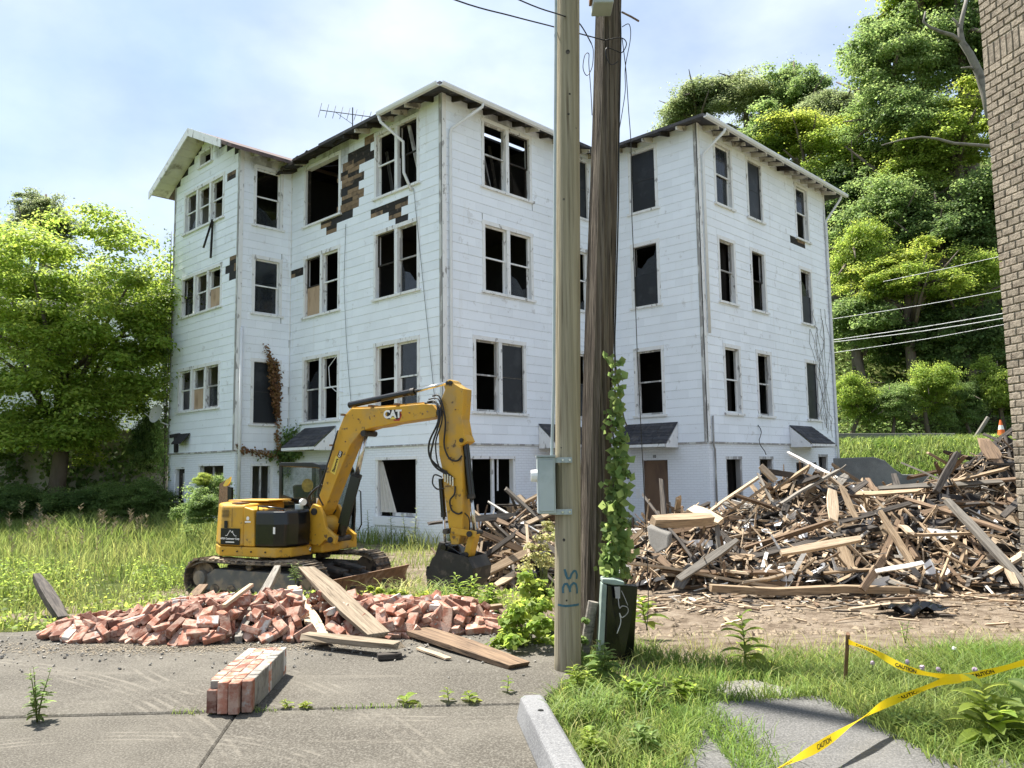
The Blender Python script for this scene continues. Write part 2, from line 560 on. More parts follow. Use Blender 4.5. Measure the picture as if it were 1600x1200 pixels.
def ground_mat():
    m = bpy.data.materials.new('ground')
    m.use_nodes = True
    nt = m.node_tree
    L = nt.links.new
    b = nt.nodes['Principled BSDF']
    tc = nt.nodes.new('ShaderNodeTexCoord')
    def nz(s, d=8, r=0.65):
        n = nt.nodes.new('ShaderNodeTexNoise')
        n.inputs['Scale'].default_value = s
        n.inputs['Detail'].default_value = d
        n.inputs['Roughness'].default_value = r
        L(tc.outputs['Object'], n.inputs['Vector'])
        return n.outputs['Fac']
    def ramp(f, stops):
        r = nt.nodes.new('ShaderNodeValToRGB')
        e = r.color_ramp.elements
        e[0].position, e[0].color = stops[0][0], rgb(stops[0][1])
        e[1].position, e[1].color = stops[-1][0], rgb(stops[-1][1])
        for p, c in stops[1:-1]:
            x = e.new(p)
            x.color = rgb(c)
        L(f, r.inputs['Fac'])
        return r.outputs['Color']
    d = ramp(nz(3.2, 12, 0.78), [(0.30, (0.06, 0.044, 0.032)), (0.42, (0.15, 0.115, 0.082)), (0.52, (0.25, 0.20, 0.15)), (0.70, (0.36, 0.305, 0.24))])
    g = ramp(nz(2.1, 8), [(0.3, (0.035, 0.05, 0.014)), (0.5, (0.075, 0.10, 0.025)), (0.68, (0.15, 0.15, 0.06))])
    at_ = nt.nodes.new('ShaderNodeAttribute')
    at_.attribute_name = 'dirt'
    ad = nt.nodes.new('ShaderNodeMath')
    ad.operation = 'ADD'
    L(at_.outputs['Fac'], ad.inputs[0])
    n2 = nz(3.0)
    sb = nt.nodes.new('ShaderNodeMath')
    sb.operation = 'SUBTRACT'
    L(n2, sb.inputs[0])
    sb.inputs[1].default_value = 0.5
    L(sb.outputs[0], ad.inputs[1])
    mr = nt.nodes.new('ShaderNodeMapRange')
    mr.inputs['From Min'].default_value = 0.35
    mr.inputs['From Max'].default_value = 0.6
    L(ad.outputs[0], mr.inputs['Value'])
    x = nt.nodes.new('ShaderNodeMix')
    x.data_type = 'RGBA'
    L(mr.outputs['Result'], x.inputs['Factor'])
    L(g, x.inputs['A'])
    L(d, x.inputs['B'])
    L(x.outputs['Result'], b.inputs['Base Color'])
    b.inputs['Roughness'].default_value = 0.95
    b.inputs['Specular IOR Level'].default_value = 0.1
    bp = nt.nodes.new('ShaderNodeBump')
    bp.inputs['Distance'].default_value = 0.09
    bp.inputs['Strength'].default_value = 1.0
    L(nz(7.0, 12, 0.75), bp.inputs['Height'])
    L(bp.outputs['Normal'], b.inputs['Normal'])
    MATS['ground'] = m
ground_mat()
ob('ground', gme, 'ground', kind='structure')

# ------------------------------------------------------------------ burned apartment house
TH = RAD(44.144)
A = Vector((math.sin(TH), math.cos(TH), 0))
B = Vector((-math.cos(TH), math.sin(TH), 0))
Z = Vector((0, 0, 1))
K1 = Vector((-1.859, 22.0, 0))
def AB(a, b, z=0.0):
    return K1 + A * a + B * b + Z * z
ZB, ZT, ZG = 2.315, 12.17, -0.75
WT = 0.22
def proj(p):
    X, Y, Zc = p[0], p[1], p[2] - CAMZ
    yc, zc = Y * _cp + Zc * _sp, -Y * _sp + Zc * _cp
    u, v = FPX * X / yc, -FPX * zc / yc
    return 800 + _cr * u + _sr * v, 600 - _sr * u + _cr * v
def inpoly(x, y, poly):
    c = False
    n = len(poly)
    for i in range(n):
        (x0, y0), (x1, y1) = poly[i], poly[i - 1]
        if (y0 > y) != (y1 > y) and x < (x1 - x0) * (y - y0) / (y1 - y0) + x0: c = not c
    return c
class Face:
    def __init__(s, name, a, b, d, L, zt):
        s.name, s.base, s.d, s.o, s.L, s.zt = name, AB(a, b), d, (-A if d is B else -B), L, zt
        s.open = []
    def p(s, t, z, o=0.0):
        return s.base + s.d * t + s.o * o + Z * z
    def hit(s, px, py):
        r = ray(px, py)
        k = (s.base - Vector((0, 0, CAMZ))).dot(s.o) / r.dot(s.o)
        q = Vector((0, 0, CAMZ)) + r * k
        return (q - s.base).dot(s.d), q.z
    def slab(s, mb, t0, t1, z0, z1, o0, o1):
        return mb.hexa([s.p(t0, z0, o0), s.p(t1, z0, o0), s.p(t1, z0, o1), s.p(t0, z0, o1),
                        s.p(t0, z1, o0), s.p(t1, z1, o0), s.p(t1, z1, o1), s.p(t0, z1, o1)])
gable = Face('gable', -1.921, 7.963, B, 5.024, 12.31)
narrow = Face('narrow', -1.921, 7.963, A, 1.921, 12.31)
cleft = Face('cleft', 0, 0, B, 7.963, ZT)
cright = Face('cright', 0, 0, A, 6.955, ZT)
rleft = Face('rleft', 6.955, -3.935, B, 3.935, ZT)
rright = Face('rright', 6.955, -3.935, A, 9.235, ZT)
FACES = [gable, narrow, cleft, cright, rleft, rright]
house = empty('apartment_house', AB(0, 0, -0.45), 'white four storey burned out wooden apartment house with dark empty windows', 'house')

F3, F2, F1 = (9.81, 11.93), (6.68, 8.81), (3.18, 5.38)
WIN = []     # face, t0, t1, z0, z1, units, style
def win(face, t0, t1, zz, units, **k):
    WIN.append((face, t0, t1, zz[0], zz[1], units, k))
    face.open.append((t0, t1, zz[0], zz[1]))
win(cleft, 0.98, 3.13, F3, 2, up=('none', 'none'), lowr=('none', 'none'))
win(cleft, 4.95, 7.13, F3, 1, burned=True)
win(cleft, 0.98, 3.15, F2, 2, up=('none', 'none'), lowr=('shard', 'none'))
win(cleft, 4.96, 7.10, F2, 2, up=('none', 'none'), lowr=('none', 'board'), rail=(1, 1))
win(cleft, 0.98, 3.13, F1, 2, up=('glass', 'none'), lowr=('glass', 'none'))
win(cleft, 4.95, 7.09, F1, 2, up=('none', 'shard'), lowr=('none', 'glass'))
win(cright, 1.49, 3.65, F3, 2, up=('none', 'none'), lowr=('none', 'none'))
win(cright, 1.49, 3.65, F2, 2, up=('none', 'none'), lowr=('none', 'shard'))
win(cright, 1.08, 3.25, F1, 2, up=('none', 'screen'), lowr=('none', 'screen'), lean=1)
win(cright, 5.40, 6.50, F3, 1, up=('screen',), lowr=('screen',))
win(cright, 5.40, 6.42, F2, 1, up=('none',), lowr=('shard',))
win(cright, 5.35, 6.30, F1, 1, up=('none',), lowr=('screen',))
win(rleft, 1.45, 2.58, F3, 1, up=('screen',), lowr=('screen',))
win(rleft, 1.47, 2.58, F2, 1, up=('shard',), lowr=('screen',))
win(rleft, 1.43, 2.58, F1, 1, up=('none',), lowr=('none',))
win(rright, 0.92, 2.08, F3, 1, up=('glass',), lowr=('glass',))
win(rright, 3.02, 4.14, F3, 1, up=('screen',), lowr=('screen',))
win(rright, 6.62, 7.76, F3, 1, up=('glass',), lowr=('none',))
win(rright, 0.95, 2.05, F2, 1, up=('none',), lowr=('none',))
win(rright, 3.05, 4.10, F2, 1, up=('none',), lowr=('none',), sooty=True)
win(rright, 6.70, 7.75, F2, 1, up=('shard',), lowr=('screen',))
win(rright, 1.03, 2.10, F1, 1, up=('none',), lowr=('none',))
win(rright, 3.13, 4.20, F1, 1, up=('none',), lowr=('none',))
win(rright, 6.78, 7.86, F1, 1, up=('screen',), lowr=('screen',))
win(gable, 1.08, 4.20, (10.24, 11.83), 3, up=('none', 'none', 'none'), lowr=('none', 'none', 'shard'))
win(gable, 1.11, 4.25, (7.16, 8.68), 3, up=('none', 'none', 'none'), lowr=('board', 'none', 'glass'))
win(gable, 1.10, 4.33, (3.74, 5.33), 3, up=('none', 'none', 'none'), lowr=('glass', 'board', 'none'))
win(gable, 2.05, 3.08, (12.47, 13.08), 1, plain=True)
win(narrow, 0.46, 1.56, (9.81, 11.92), 1, up=('none',), lowr=('shard',))
win(narrow, 0.46, 1.56, (6.82, 8.81), 1, up=('glass',), lowr=('glass',))
win(narrow, 0.48, 1.58, (3.14, 5.34), 1, up=('screen',), lowr=('screen',))
# ground floor openings in the painted brick
GND = []
def gopen(face, t0, t1, z0, z1, kind):
    GND.append((face, t0, t1, z0, z1, kind))
    face.open.append((t0, t1, z0, z1))
gopen(cleft, 1.13, 3.08, 0.28, 2.0, 'curtain')
gopen(cleft, 5.5, 6.4, -0.45, 1.75, 'door_dark')
gopen(cright, 0.96, 2.78, 0.36, 1.98, 'slider')
gopen(rleft, 1.45, 2.38, -0.45, 1.81, 'boarded_door')
gopen(rright, 0.98, 1.97, 0.25, 1.89, 'hole')
gopen(rright, 3.10, 4.07, 0.25, 1.89, 'hole')
gopen(rright, 5.75, 6.75, -0.45, 1.75, 'recess_door')
gopen(rright, 7.55, 8.37, 0.4, 1.97, 'hole')
gopen(gable, 3.64, 4.48, -0.35, 1.83, 'old_door')
gopen(gable, 0.72, 2.60, 0.3, 1.93, 'frame')
gopen(narrow, 0.54, 1.36, 0.3, 1.90, 'frame')

def wall_cells(face, t0, t1, z0, z1, o0, o1, mb):
    ops = [q for q in face.open if q[3] > z0 and q[2] < z1]
    ts = sorted(set([t0, t1] + [max(t0, min(t1, v)) for q in ops for v in q[:2]]))
    for a, b in zip(ts, ts[1:]):
        if b - a < 1e-4: continue
        m = (a + b) / 2
        cut = sorted([(q[2], q[3]) for q in ops if q[0] < m < q[1]])
        z = z0
        for c0, c1 in cut:
            if c0 > z: face.slab(mb, a, b, z, c0, o0, o1)
            z = max(z, c1)
        if z < z1: face.slab(mb, a, b, z, z1, o0, o1)
def uv_wall(o, face):
    me = o.data
    uv = me.uv_layers.new(name='UVMap')
    for poly in me.polygons:
        n = poly.normal
        for li in poly.loop_indices:
            co = me.vertices[me.loops[li].vertex_index].co
            u = (co - face.base).dot(face.d) + (co - face.base).dot(face.o)
            uv.data[li].uv = (u, co.z)
for f in FACES:
    s = WT if f.d is B else 0.0
    mb = MB()
    wall_cells(f, s, f.L, ZG, ZB, 0.0, -WT, mb)
    w = mb.build('brick_wall', 'painted_brick', house)
    uv_wall(w, f)
    mb = MB()
    wall_cells(f, s, f.L, ZB + 0.002, f.zt, 0.012, -WT, mb)
    if f is gable:     # triangle above the eaves
        zl, zr = 12.31, 13.47
        for t0, t1 in ((0.01, 2.05), (2.05, 3.08), (3.08, 5.02)):
            zz = [(12.31 + (13.45 - 12.31) * (1 - abs(t - 2.512) / 2.512)) for t in (t0, t1)]
            b0 = 13.08 if t0 == 2.05 else 12.312
            if t0 == 2.05:
                mb.prism([f.p(t0, 13.08, 0.012), f.p(t1, 13.08, 0.012), f.p(t1, zz[1], 0.012), f.p(2.512, 13.45, 0.012), f.p(t0, zz[0], 0.012)], f.o * -WT)
                f.slab(mb, t0, t1, 12.312, 12.47, 0.012, -WT)
            else:
                mb.prism([f.p(t0, b0, 0.012), f.p(t1, b0, 0.012), f.p(t1, zz[1], 0.012), f.p(t0, zz[0], 0.012)], f.o * -WT)
    mb.build('wall', 'tar_paper', house)
# outer walls that face away, floors and partitions: dark, burned through
mb = MB()
W2, D2 = 16.19, 12.987
def abslab(mb, a0, a1, b0, b1, z0, z1):
    return mb.hexa([AB(a0, b0, z0), AB(a1, b0, z0), AB(a1, b1, z0), AB(a0, b1, z0), AB(a0, b0, z1), AB(a1, b0, z1), AB(a1, b1, z1), AB(a0, b1, z1)])
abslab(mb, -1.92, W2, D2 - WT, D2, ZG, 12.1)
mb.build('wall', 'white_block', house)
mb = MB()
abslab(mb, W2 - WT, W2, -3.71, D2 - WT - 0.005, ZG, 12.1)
mb.build('wall', 'white_block', house)
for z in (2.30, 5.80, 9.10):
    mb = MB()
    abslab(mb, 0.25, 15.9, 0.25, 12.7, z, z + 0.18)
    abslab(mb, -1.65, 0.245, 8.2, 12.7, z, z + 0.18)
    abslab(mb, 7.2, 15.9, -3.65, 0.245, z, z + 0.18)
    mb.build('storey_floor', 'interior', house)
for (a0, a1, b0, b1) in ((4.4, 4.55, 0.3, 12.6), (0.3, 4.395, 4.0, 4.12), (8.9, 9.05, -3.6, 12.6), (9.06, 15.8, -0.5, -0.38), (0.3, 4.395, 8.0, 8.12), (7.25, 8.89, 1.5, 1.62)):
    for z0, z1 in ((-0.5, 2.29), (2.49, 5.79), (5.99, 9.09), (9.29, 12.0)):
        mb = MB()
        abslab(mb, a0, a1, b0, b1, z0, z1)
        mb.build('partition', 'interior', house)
# burned studs and fallen rafters seen through the upper windows
rs = random.Random(5)
for k in range(46):
    a, b = (rs.uniform(0.4, 4.2), rs.uniform(0.5, 3.8)) if k < 30 else (rs.uniform(7.4, 8.7), rs.uniform(-3.2, 1.2))
    p0 = AB(a, b, 9.3 + rs.uniform(0, 0.3))
    p1 = AB(a + rs.uniform(-0.5, 0.5), b + rs.uniform(-0.5, 0.5), 11.8)
    MB().bar(p0, p1, 0.05, 0.1).build('stud', 'char_wood' if k % 3 else 'trim_old', house)

# ---- siding shingles
CH, SW = 0.268, 0.61
HOLES = {'cleft': [[(535, 262), (553, 250), (553, 238), (573, 228), (573, 214), (586, 206), (586, 240), (575, 247), (566, 256), (566, 268), (562, 275), (562, 287), (571, 287), (571, 300), (561, 302), (560, 318), (549, 321), (549, 345), (535, 352), (535, 358), (507, 362), (507, 345), (534, 335)],
                   [(581, 322), (642, 300), (642, 316), (631, 319), (631, 345), (612, 348), (610, 331), (581, 338)],
                   [(457, 418), (474, 415), (474, 431), (457, 434)]],
         'gable': [[(354, 405), (371, 403), (371, 420), (371, 433), (362, 433), (354, 424)], [(354, 272), (370, 264), (370, 271), (354, 279)]],
         'rright': [[(1239, 372), (1252, 374), (1252, 389), (1239, 387)]], 'narrow': [], 'cright': [], 'rleft': []}
def rect_minus(r, holes):
    out = [r]
    for h in holes:
        nxt = []
        for q in out:
            if h[0] >= q[1] or h[1] <= q[0] or h[2] >= q[3] or h[3] <= q[2]:
                nxt.append(q)
                continue
            if q[0] < h[0]: nxt.append((q[0], h[0], q[2], q[3]))
            if h[1] < q[1]: nxt.append((h[1], q[1], q[2], q[3]))
            a, b = max(q[0], h[0]), min(q[1], h[1])
            if q[2] < h[2]: nxt.append((a, b, q[2], h[2]))
            if h[3] < q[3]: nxt.append((a, b, h[3], q[3]))
        out = nxt
    return out
rs = random.Random(11)
full, rest = [], MB()
def shingle_into(mb, f, t0, t1, z0, z1, j=0.0):
    g = 0.0012
    o0, o1, o2 = 0.0125, 0.0285 + j, 0.019
    a, b, c, d = t0 + g, t1 - g, z0 + 0.002, z1 - 0.001
    mb.hexa([f.p(a, c, o0), f.p(b, c, o0), f.p(b, c, o1), f.p(a, c, o1), f.p(a, d, o0), f.p(b, d, o0), f.p(b, d, o2), f.p(a, d, o2)])
boards = []
for f in FACES:
    top = f.zt if f is not gable else 13.4
    n = int((top - ZB) / CH) + 1
    for i in range(n):
        z0 = ZB + 0.012 + i * CH
        z1 = min(z0 + CH, top)
        if z1 - z0 < 0.05: continue
        off = (0.0 if i % 2 else SW / 2) + (rs.uniform(-0.03, 0.03))
        t = off - SW
        while t < f.L:
            a, b = max(0.02, t), min(f.L - 0.02, t + SW)
            t += SW
            if b - a < 0.05: continue
            if f is gable and z1 > 12.31:
                w = 2.512 * (1 - max(0.0, z1 - 12.31) / 1.2)
                a, b = max(a, 2.512 - w), min(b, 2.512 + w)
                if b - a < 0.08: continue
            px, py = proj(f.p((a + b) / 2, (z0 + z1) / 2))
            if any(inpoly(px, py, h) for h in HOLES[f.name]):
                boards.append((f, a, b, z0, z1))
                continue
            if rs.random() < 0.0005: continue
            for q in rect_minus((a, b, z0, z1), f.open):
                if q[1] - q[0] < 0.03 or q[3] - q[2] < 0.03: continue
                if q[1] - q[0] > SW - 0.01 and q[3] - q[2] > CH - 0.01:
                    full.append((f, q))
                else:
                    shingle_into(rest, f, *q, rs.uniform(-0.002, 0.004))
mb = MB()
g = 0.0012
mb.hexa([(-SW / 2 + g, 0.0125, 0.002), (SW / 2 - g, 0.0125, 0.002), (SW / 2 - g, 0.0295, 0.002), (-SW / 2 + g, 0.0295, 0.002),
         (-SW / 2 + g, 0.0125, CH - 0.001), (SW / 2 - g, 0.0125, CH - 0.001), (SW / 2 - g, 0.019, CH - 0.001), (-SW / 2 + g, 0.019, CH - 0.001)])
sh_me = mb.mesh('siding_shingle')
sh_me.materials.append(MATS['siding'])
def facing(fq):
    f, q = fq
    c = f.p((q[0] + q[1]) / 2, (q[2] + q[3]) / 2)
    v = Vector((0, 0, CAMZ)) - c
    return -f.o.dot(v) / v.length ** 3
full.sort(key=facing)
for k, (f, q) in enumerate(full):
    if k < 290:
        x = f.d if f.d is B else -f.d
        c = f.p((q[0] + q[1]) / 2, q[2])
        mw = Matrix(((x.x, f.o.x, 0, c.x), (x.y, f.o.y, 0, c.y), (0, 0, 1, c.z), (0, 0, 0, 1)))
        mw = mw @ Matrix.Rotation(rs.gauss(0, 0.0025), 4, 'Y')
        ob('siding_shingle', sh_me, None, house, mw=mw)
    else:
        shingle_into(rest, f, *q, rs.uniform(-0.002, 0.004))
rest.build('siding_shingles', 'siding', house, kind='stuff')
for (f, a, b, z0, z1) in boards:
    px, py = proj(f.p((a + b) / 2, (z0 + z1) / 2))
    if rs.random() < 0.66:
        for h in range(2):
            mb = MB()
            zz = z0 + h * CH / 2
            f.slab(mb, a, b - 0.004, zz + 0.004, min(z1, zz + CH / 2) - 0.004, 0.0125, 0.021 + rs.uniform(0, 0.006))
            mb.build('sheathing_board', 'sheathing' if rs.random() < 0.62 else 'char_wood', house)
# drip board between siding and brick, corner boards
for f in FACES:
    mb = MB()
    f.slab(mb, -0.03 if f.d is A else 0.04, f.L, ZB - 0.035, ZB + 0.01, 0.003, 0.045)
    mb.build('drip_board', 'trim_old', house)
for f, t, ext in ((cleft, 0.0, 1), (cright, 0.0, 1), (rleft, 0.0, 1), (rright, 0.0, 1), (gable, 0.0, 1), (narrow, 0.0, 1), (gable, 5.024, -1), (rright, 9.235, -1)):
    mb = MB()
    a = t if ext > 0 else t - 0.10
    lo = a - (0.049 if (ext > 0 and f.d is A) else 0)
    f.slab(mb, lo if ext > 0 else a, a + 0.10, ZB + 0.012, f.zt, 0.0345, 0.048)
    mb.build('corner_board', 'trim_old' if f in (cleft, rleft, gable) else 'trim', house)
for f, t in ((cleft, 7.963), (rleft, 3.935)):
    mb = MB()
    f.slab(mb, t - 0.07, t - 0.002, ZB + 0.012, f.zt, 0.0345, 0.045)
    mb.build('corner_board', 'trim', house)

# ---- windows
def rough_bar(f, mb, t0, t1, z0, z1, o0, o1):
    f.slab(mb, t0, t1, z0, z1, o0, o1)
rs = random.Random(3)
for (f, t0, t1, z0, z1, units, k) in WIN:
    cw = 0.105
    mb = MB()
    f.slab(mb, t0, t0 + cw, z0 + 0.05, z1 - cw, -0.16, 0.045)
    f.slab(mb, t1 - cw, t1, z0 + 0.05, z1 - cw, -0.16, 0.045)
    f.slab(mb, t0 - 0.015, t1 + 0.015, z1 - cw, z1 + 0.015, -0.16, 0.05)
    it0, it1 = t0 + cw, t1 - cw
    mw_ = 0.14
    uw = (it1 - it0 - mw_ * (units - 1)) / units
    for u in range(1, units):
        a = it0 + u * uw + (u - 1) * mw_
        if k.get('burned'): break
        f.slab(mb, a, a + mw_, z0 + 0.05, z1 - cw, -0.16, 0.04)
    wdo = mb.build('window', 'trim', house)
    mb = MB()
    f.slab(mb, t0 - 0.06, t1 + 0.06, z0 - 0.02, z0 + 0.048, -0.16, 0.10)
    mb.build('sill', 'trim', wdo)
    if k.get('burned'):
        mb = MB()
        f.slab(mb, it0, it0 + 0.06, z0 + 0.05, z1 - 0.3, -0.12, -0.05)
        f.slab(mb, it1 - 0.05, it1, z0 + 0.05, z1 - cw, -0.14, -0.04)
        mb.build('sash', 'char_wood', wdo)
        continue
    if k.get('plain'): continue
    for u in range(units):
        a = it0 + u * (uw + mw_)
        b = a + uw
        zm = (z0 + z1) / 2 - 0.02
        sw = 0.045
        mat = 'char_wood' if k.get('sooty') or rs.random() < 0.25 else ('trim' if rs.random() < 0.6 else 'trim_old')
        mb = MB()                                   # upper sash
        f.slab(mb, a, a + sw, zm, z1 - cw, -0.085, -0.045)
        f.slab(mb, b - sw, b, zm, z1 - cw, -0.085, -0.045)
        f.slab(mb, a + sw, b - sw, zm, zm + 0.045, -0.085, -0.045)
        f.slab(mb, a + sw, b - sw, z1 - cw - 0.05, z1 - cw, -0.085, -0.045)
        s1 = mb.build('sash', mat, wdo)
        mb = MB()                                   # lower sash, set back
        f.slab(mb, a, a + sw, z0 + 0.05, zm + 0.03, -0.13, -0.09)
        f.slab(mb, b - sw, b, z0 + 0.05, zm + 0.03, -0.13, -0.09)
        f.slab(mb, a + sw, b - sw, z0 + 0.05, z0 + 0.12, -0.13, -0.09)
        s2 = mb.build('sash', mat, wdo)
        for half, style, o in ((0, k['up'][u], -0.065), (1, k['lowr'][u], -0.11)):
            zz0, zz1 = ((zm + 0.045, z1 - cw - 0.05) if half == 0 else (z0 + 0.12, zm))
            if style == 'none': continue
            par = wdo
            mb = MB()
            if style == 'board':
                f.slab(mb, a + 0.01, b - 0.01, z0 + 0.055, zm, -0.085, -0.06)
                mb.build('board', 'plywood', par)
            elif style == 'screen':
                oo = -0.03
                if k.get('lean'):
                    mb.hexa([f.p(a, zz0, oo - 0.01), f.p(b + (0.08 if half else 0.0), zz0, oo - 0.01), f.p(b + (0.08 if half else 0.0), zz0, oo), f.p(a, zz0, oo),
                             f.p(a, zz1, oo - 0.01), f.p(b, zz1, oo - 0.01), f.p(b, zz1, oo), f.p(a, zz1, oo)])
                else:
                    f.slab(mb, a + 0.002, b - 0.002, zz0 - 0.03, zz1 + 0.04, oo - 0.006, oo)
                mb.build('screen', 'screen', par)
                mb = MB()
                for q in ((a + 0.002, a + 0.03, zz0 - 0.03, zz1 + 0.04), (b - 0.03, b - 0.002, zz0 - 0.03, zz1 + 0.04), (a + 0.03, b - 0.03, zz0 - 0.03, zz0)):
                    f.slab(mb, *q, oo + 0.002, oo + 0.012)
                mb.build('screen_frame', 'dark_metal', par)
            elif style == 'glass':
                f.slab(mb, a + sw - 0.002, b - sw + 0.002, zz0, zz1, o - 0.003, o)
                mb.build('pane', 'old_glass', par)
            elif style == 'shard':
                x0, x1 = a + sw, b - sw
                if rs.random() < 0.5: x0, x1 = x1, x0
                hh = zz1 - zz0
                pts = [(x0, zz0), (x1, zz0), (x1, zz0 + hh * 0.35), (x0 + (x1 - x0) * 0.75, zz0 + hh * 0.25), (x0 + (x1 - x0) * 0.45, zz0 + hh * 0.55), (x0 + (x1 - x0) * 0.15, zz0 + hh * 0.65), (x0, zz0 + hh * 0.97)]
                mb.prism([f.p(t, z, o) for t, z in pts], f.o * -0.003)
                mb.build('pane', 'old_glass', par)

# ---- ground floor doors and openings
def text_mesh(body, size, name='lettering', bold=0.0, extrude=0.002, align='CENTER'):
    cu = bpy.data.curves.new(name, 'FONT')
    cu.body = body
    cu.size = size
    cu.align_x = align
    cu.align_y = 'CENTER'
    cu.offset = bold
    cu.extrude = extrude
    o = bpy.data.objects.new(name, cu)
    COL.objects.link(o)
    dg = bpy.context.evaluated_depsgraph_get()
    me = bpy.data.meshes.new_from_object(o.evaluated_get(dg))
    bpy.data.objects.remove(o)
    return me
def place(me, origin, x, y, name, mat, parent):
    x, y = Vector(x).normalized(), Vector(y).normalized()
    z = x.cross(y)
    mw = Matrix(((x.x, y.x, z.x, origin[0]), (x.y, y.y, z.y, origin[1]), (x.z, y.z, z.z, origin[2]), (0, 0, 0, 1)))
    return ob(name, me, mat, parent, mw=mw)
for (f, t0, t1, z0, z1, kind) in GND:
    if kind in ('curtain', 'slider', 'frame', 'hole'):
        mb = MB()
        c = 0.09
        mt = 'trim' if kind != 'hole' else 'trim_old'
        f.slab(mb, t0, t0 + c, z0, z1 - c, -0.18, -0.02)
        f.slab(mb, t1 - c, t1, z0, z1 - c, -0.18, -0.02)
        f.slab(mb, t0, t1, z1 - c, z1, -0.18, 0.012)
        w = mb.build('window', mt, house)
        mb = MB()
        f.slab(mb, t0 - 0.02, t1 + 0.02, z0 - 0.24 if kind == 'curtain' else z0 - 0.1, z0 - 0.003, -0.2, 0.07)
        mb.build('sill', 'white_block', w)
        if kind == 'curtain':
            me = MB()
            n = 14
            top, bot = [], []
            for i in range(n + 1):
                u = i / n
                wob = 0.035 * math.sin(u * 22)
                top.append(f.p(t1 - c - 0.03 - u * 0.12, z1 - c - 0.05, -0.10 + wob))
                bot.append(f.p(t1 - c - 0.03 - u * 0.75, z0 + 0.12 , -0.12 + wob))
            me.add(top + bot, [(i, i + 1, n + 2 + i, n + 1 + i) for i in range(n)])
            me.build('curtain', 'curtain', w, smooth=True)
            mb = MB()
            f.slab(mb, t0 + c, t1 - c - 0.6, z0 + 0.02, z0 + 0.12, -0.16, -0.11)
            mb.build('sash', 'trim_old', w)
        if kind == 'slider':
            mb = MB()
            tm = 1.85
            f.slab(mb, tm, tm + 0.05, z0, z1 - c, -0.12, -0.05)
            f.slab(mb, tm + 0.12, tm + 0.16, z0, z1 - c, -0.16, -0.12)
            mb.build('sash', 'trim', w)
            mb = MB()
            mb.bar(f.p(tm + 0.28, z1 - c, -0.1), f.p(tm + 0.27, z1 - 1.0, -0.1), 0.05, 0.02, up=f.o)
            mb.build('hanging_strip', 'trim', w)
        if kind == 'frame':
            mb = MB()
            f.slab(mb, t0 + c, t0 + c + 0.05, z0, z1 - c, -0.14, -0.09)
            f.slab(mb, (t0 + t1) / 2 - 0.03, (t0 + t1) / 2 + 0.03, z0, z1 - c, -0.14, -0.09)
            mb.build('sash', 'trim_old', w)
    elif kind in ('boarded_door', 'old_door', 'door_dark', 'recess_door'):
        dep = -0.06 if kind == 'boarded_door' else (-0.15 if kind == 'old_door' else -0.6)
        c = 0.07
        mb = MB()
        if kind == 'boarded_door':
            f.slab(mb, t0 + 0.01, t1 - 0.01, z0, z1 - 0.01, dep - 0.03, dep)
            d = mb.build('door', 'door_brown', house)
        elif kind == 'old_door':
            f.slab(mb, t0 + c, t1 - c, z0, z1 - c, dep - 0.04, dep)
            d = mb.build('door', 'char_wood', house)
            mb = MB()
            f.slab(mb, t0 + c + 0.1, t1 - c - 0.35, z0 + 1.0, z1 - c - 0.15, dep + 0.002, dep + 0.02)
            mb.build('door_panel', 'trim_old', d)
        else:
            f.slab(mb, t0 - 0.1, t1 + 0.1, z0, z1, dep - 0.04, dep)
            d = mb.build('door', 'char_wood', house)
        mb = MB()
        f.slab(mb, t0, t0 + c, z0, z1 - c, -0.18, -0.03 if kind != 'boarded_door' else -0.061)
        f.slab(mb, t1 - c, t1, z0, z1 - c, -0.18, -0.03 if kind != 'boarded_door' else -0.061)
        f.slab(mb, t0, t1, z1 - c, z1, -0.18, -0.02 if kind != 'boarded_door' else -0.061)
        if kind != 'boarded_door': mb.build('frame', 'trim', d)
me = text_mesh('10', 0.13, bold=0.004)
place(me, rleft.p(1.93, 1.92, 0.006), -B, Z, 'house_number', 'dark_metal', house)
# door lamps, notice, meter
mb = MB()
q = rleft.p(2.86, 1.35, 0)
mb.cyl(q, q + rleft.o * 0.10, 0.05, 0.05, 10)
mb.cyl(q + rleft.o * 0.10 + Z * 0.10, q + rleft.o * 0.10 - Z * 0.12, 0.045, 0.07, 10)
mb.build('door_lamp', 'dark_metal', house)
mb = MB()
rleft.slab(mb, 2.52, 2.66, 0.62, 0.92, 0.003, 0.007)
mb.build('notice', 'trim', house)
q = rright.p(7.05, 1.62, 0)
mb = MB()
mb.cyl(q, q + rright.o * 0.12, 0.045, 0.07, 10)
mb.build('door_lamp', 'dark_metal', house)

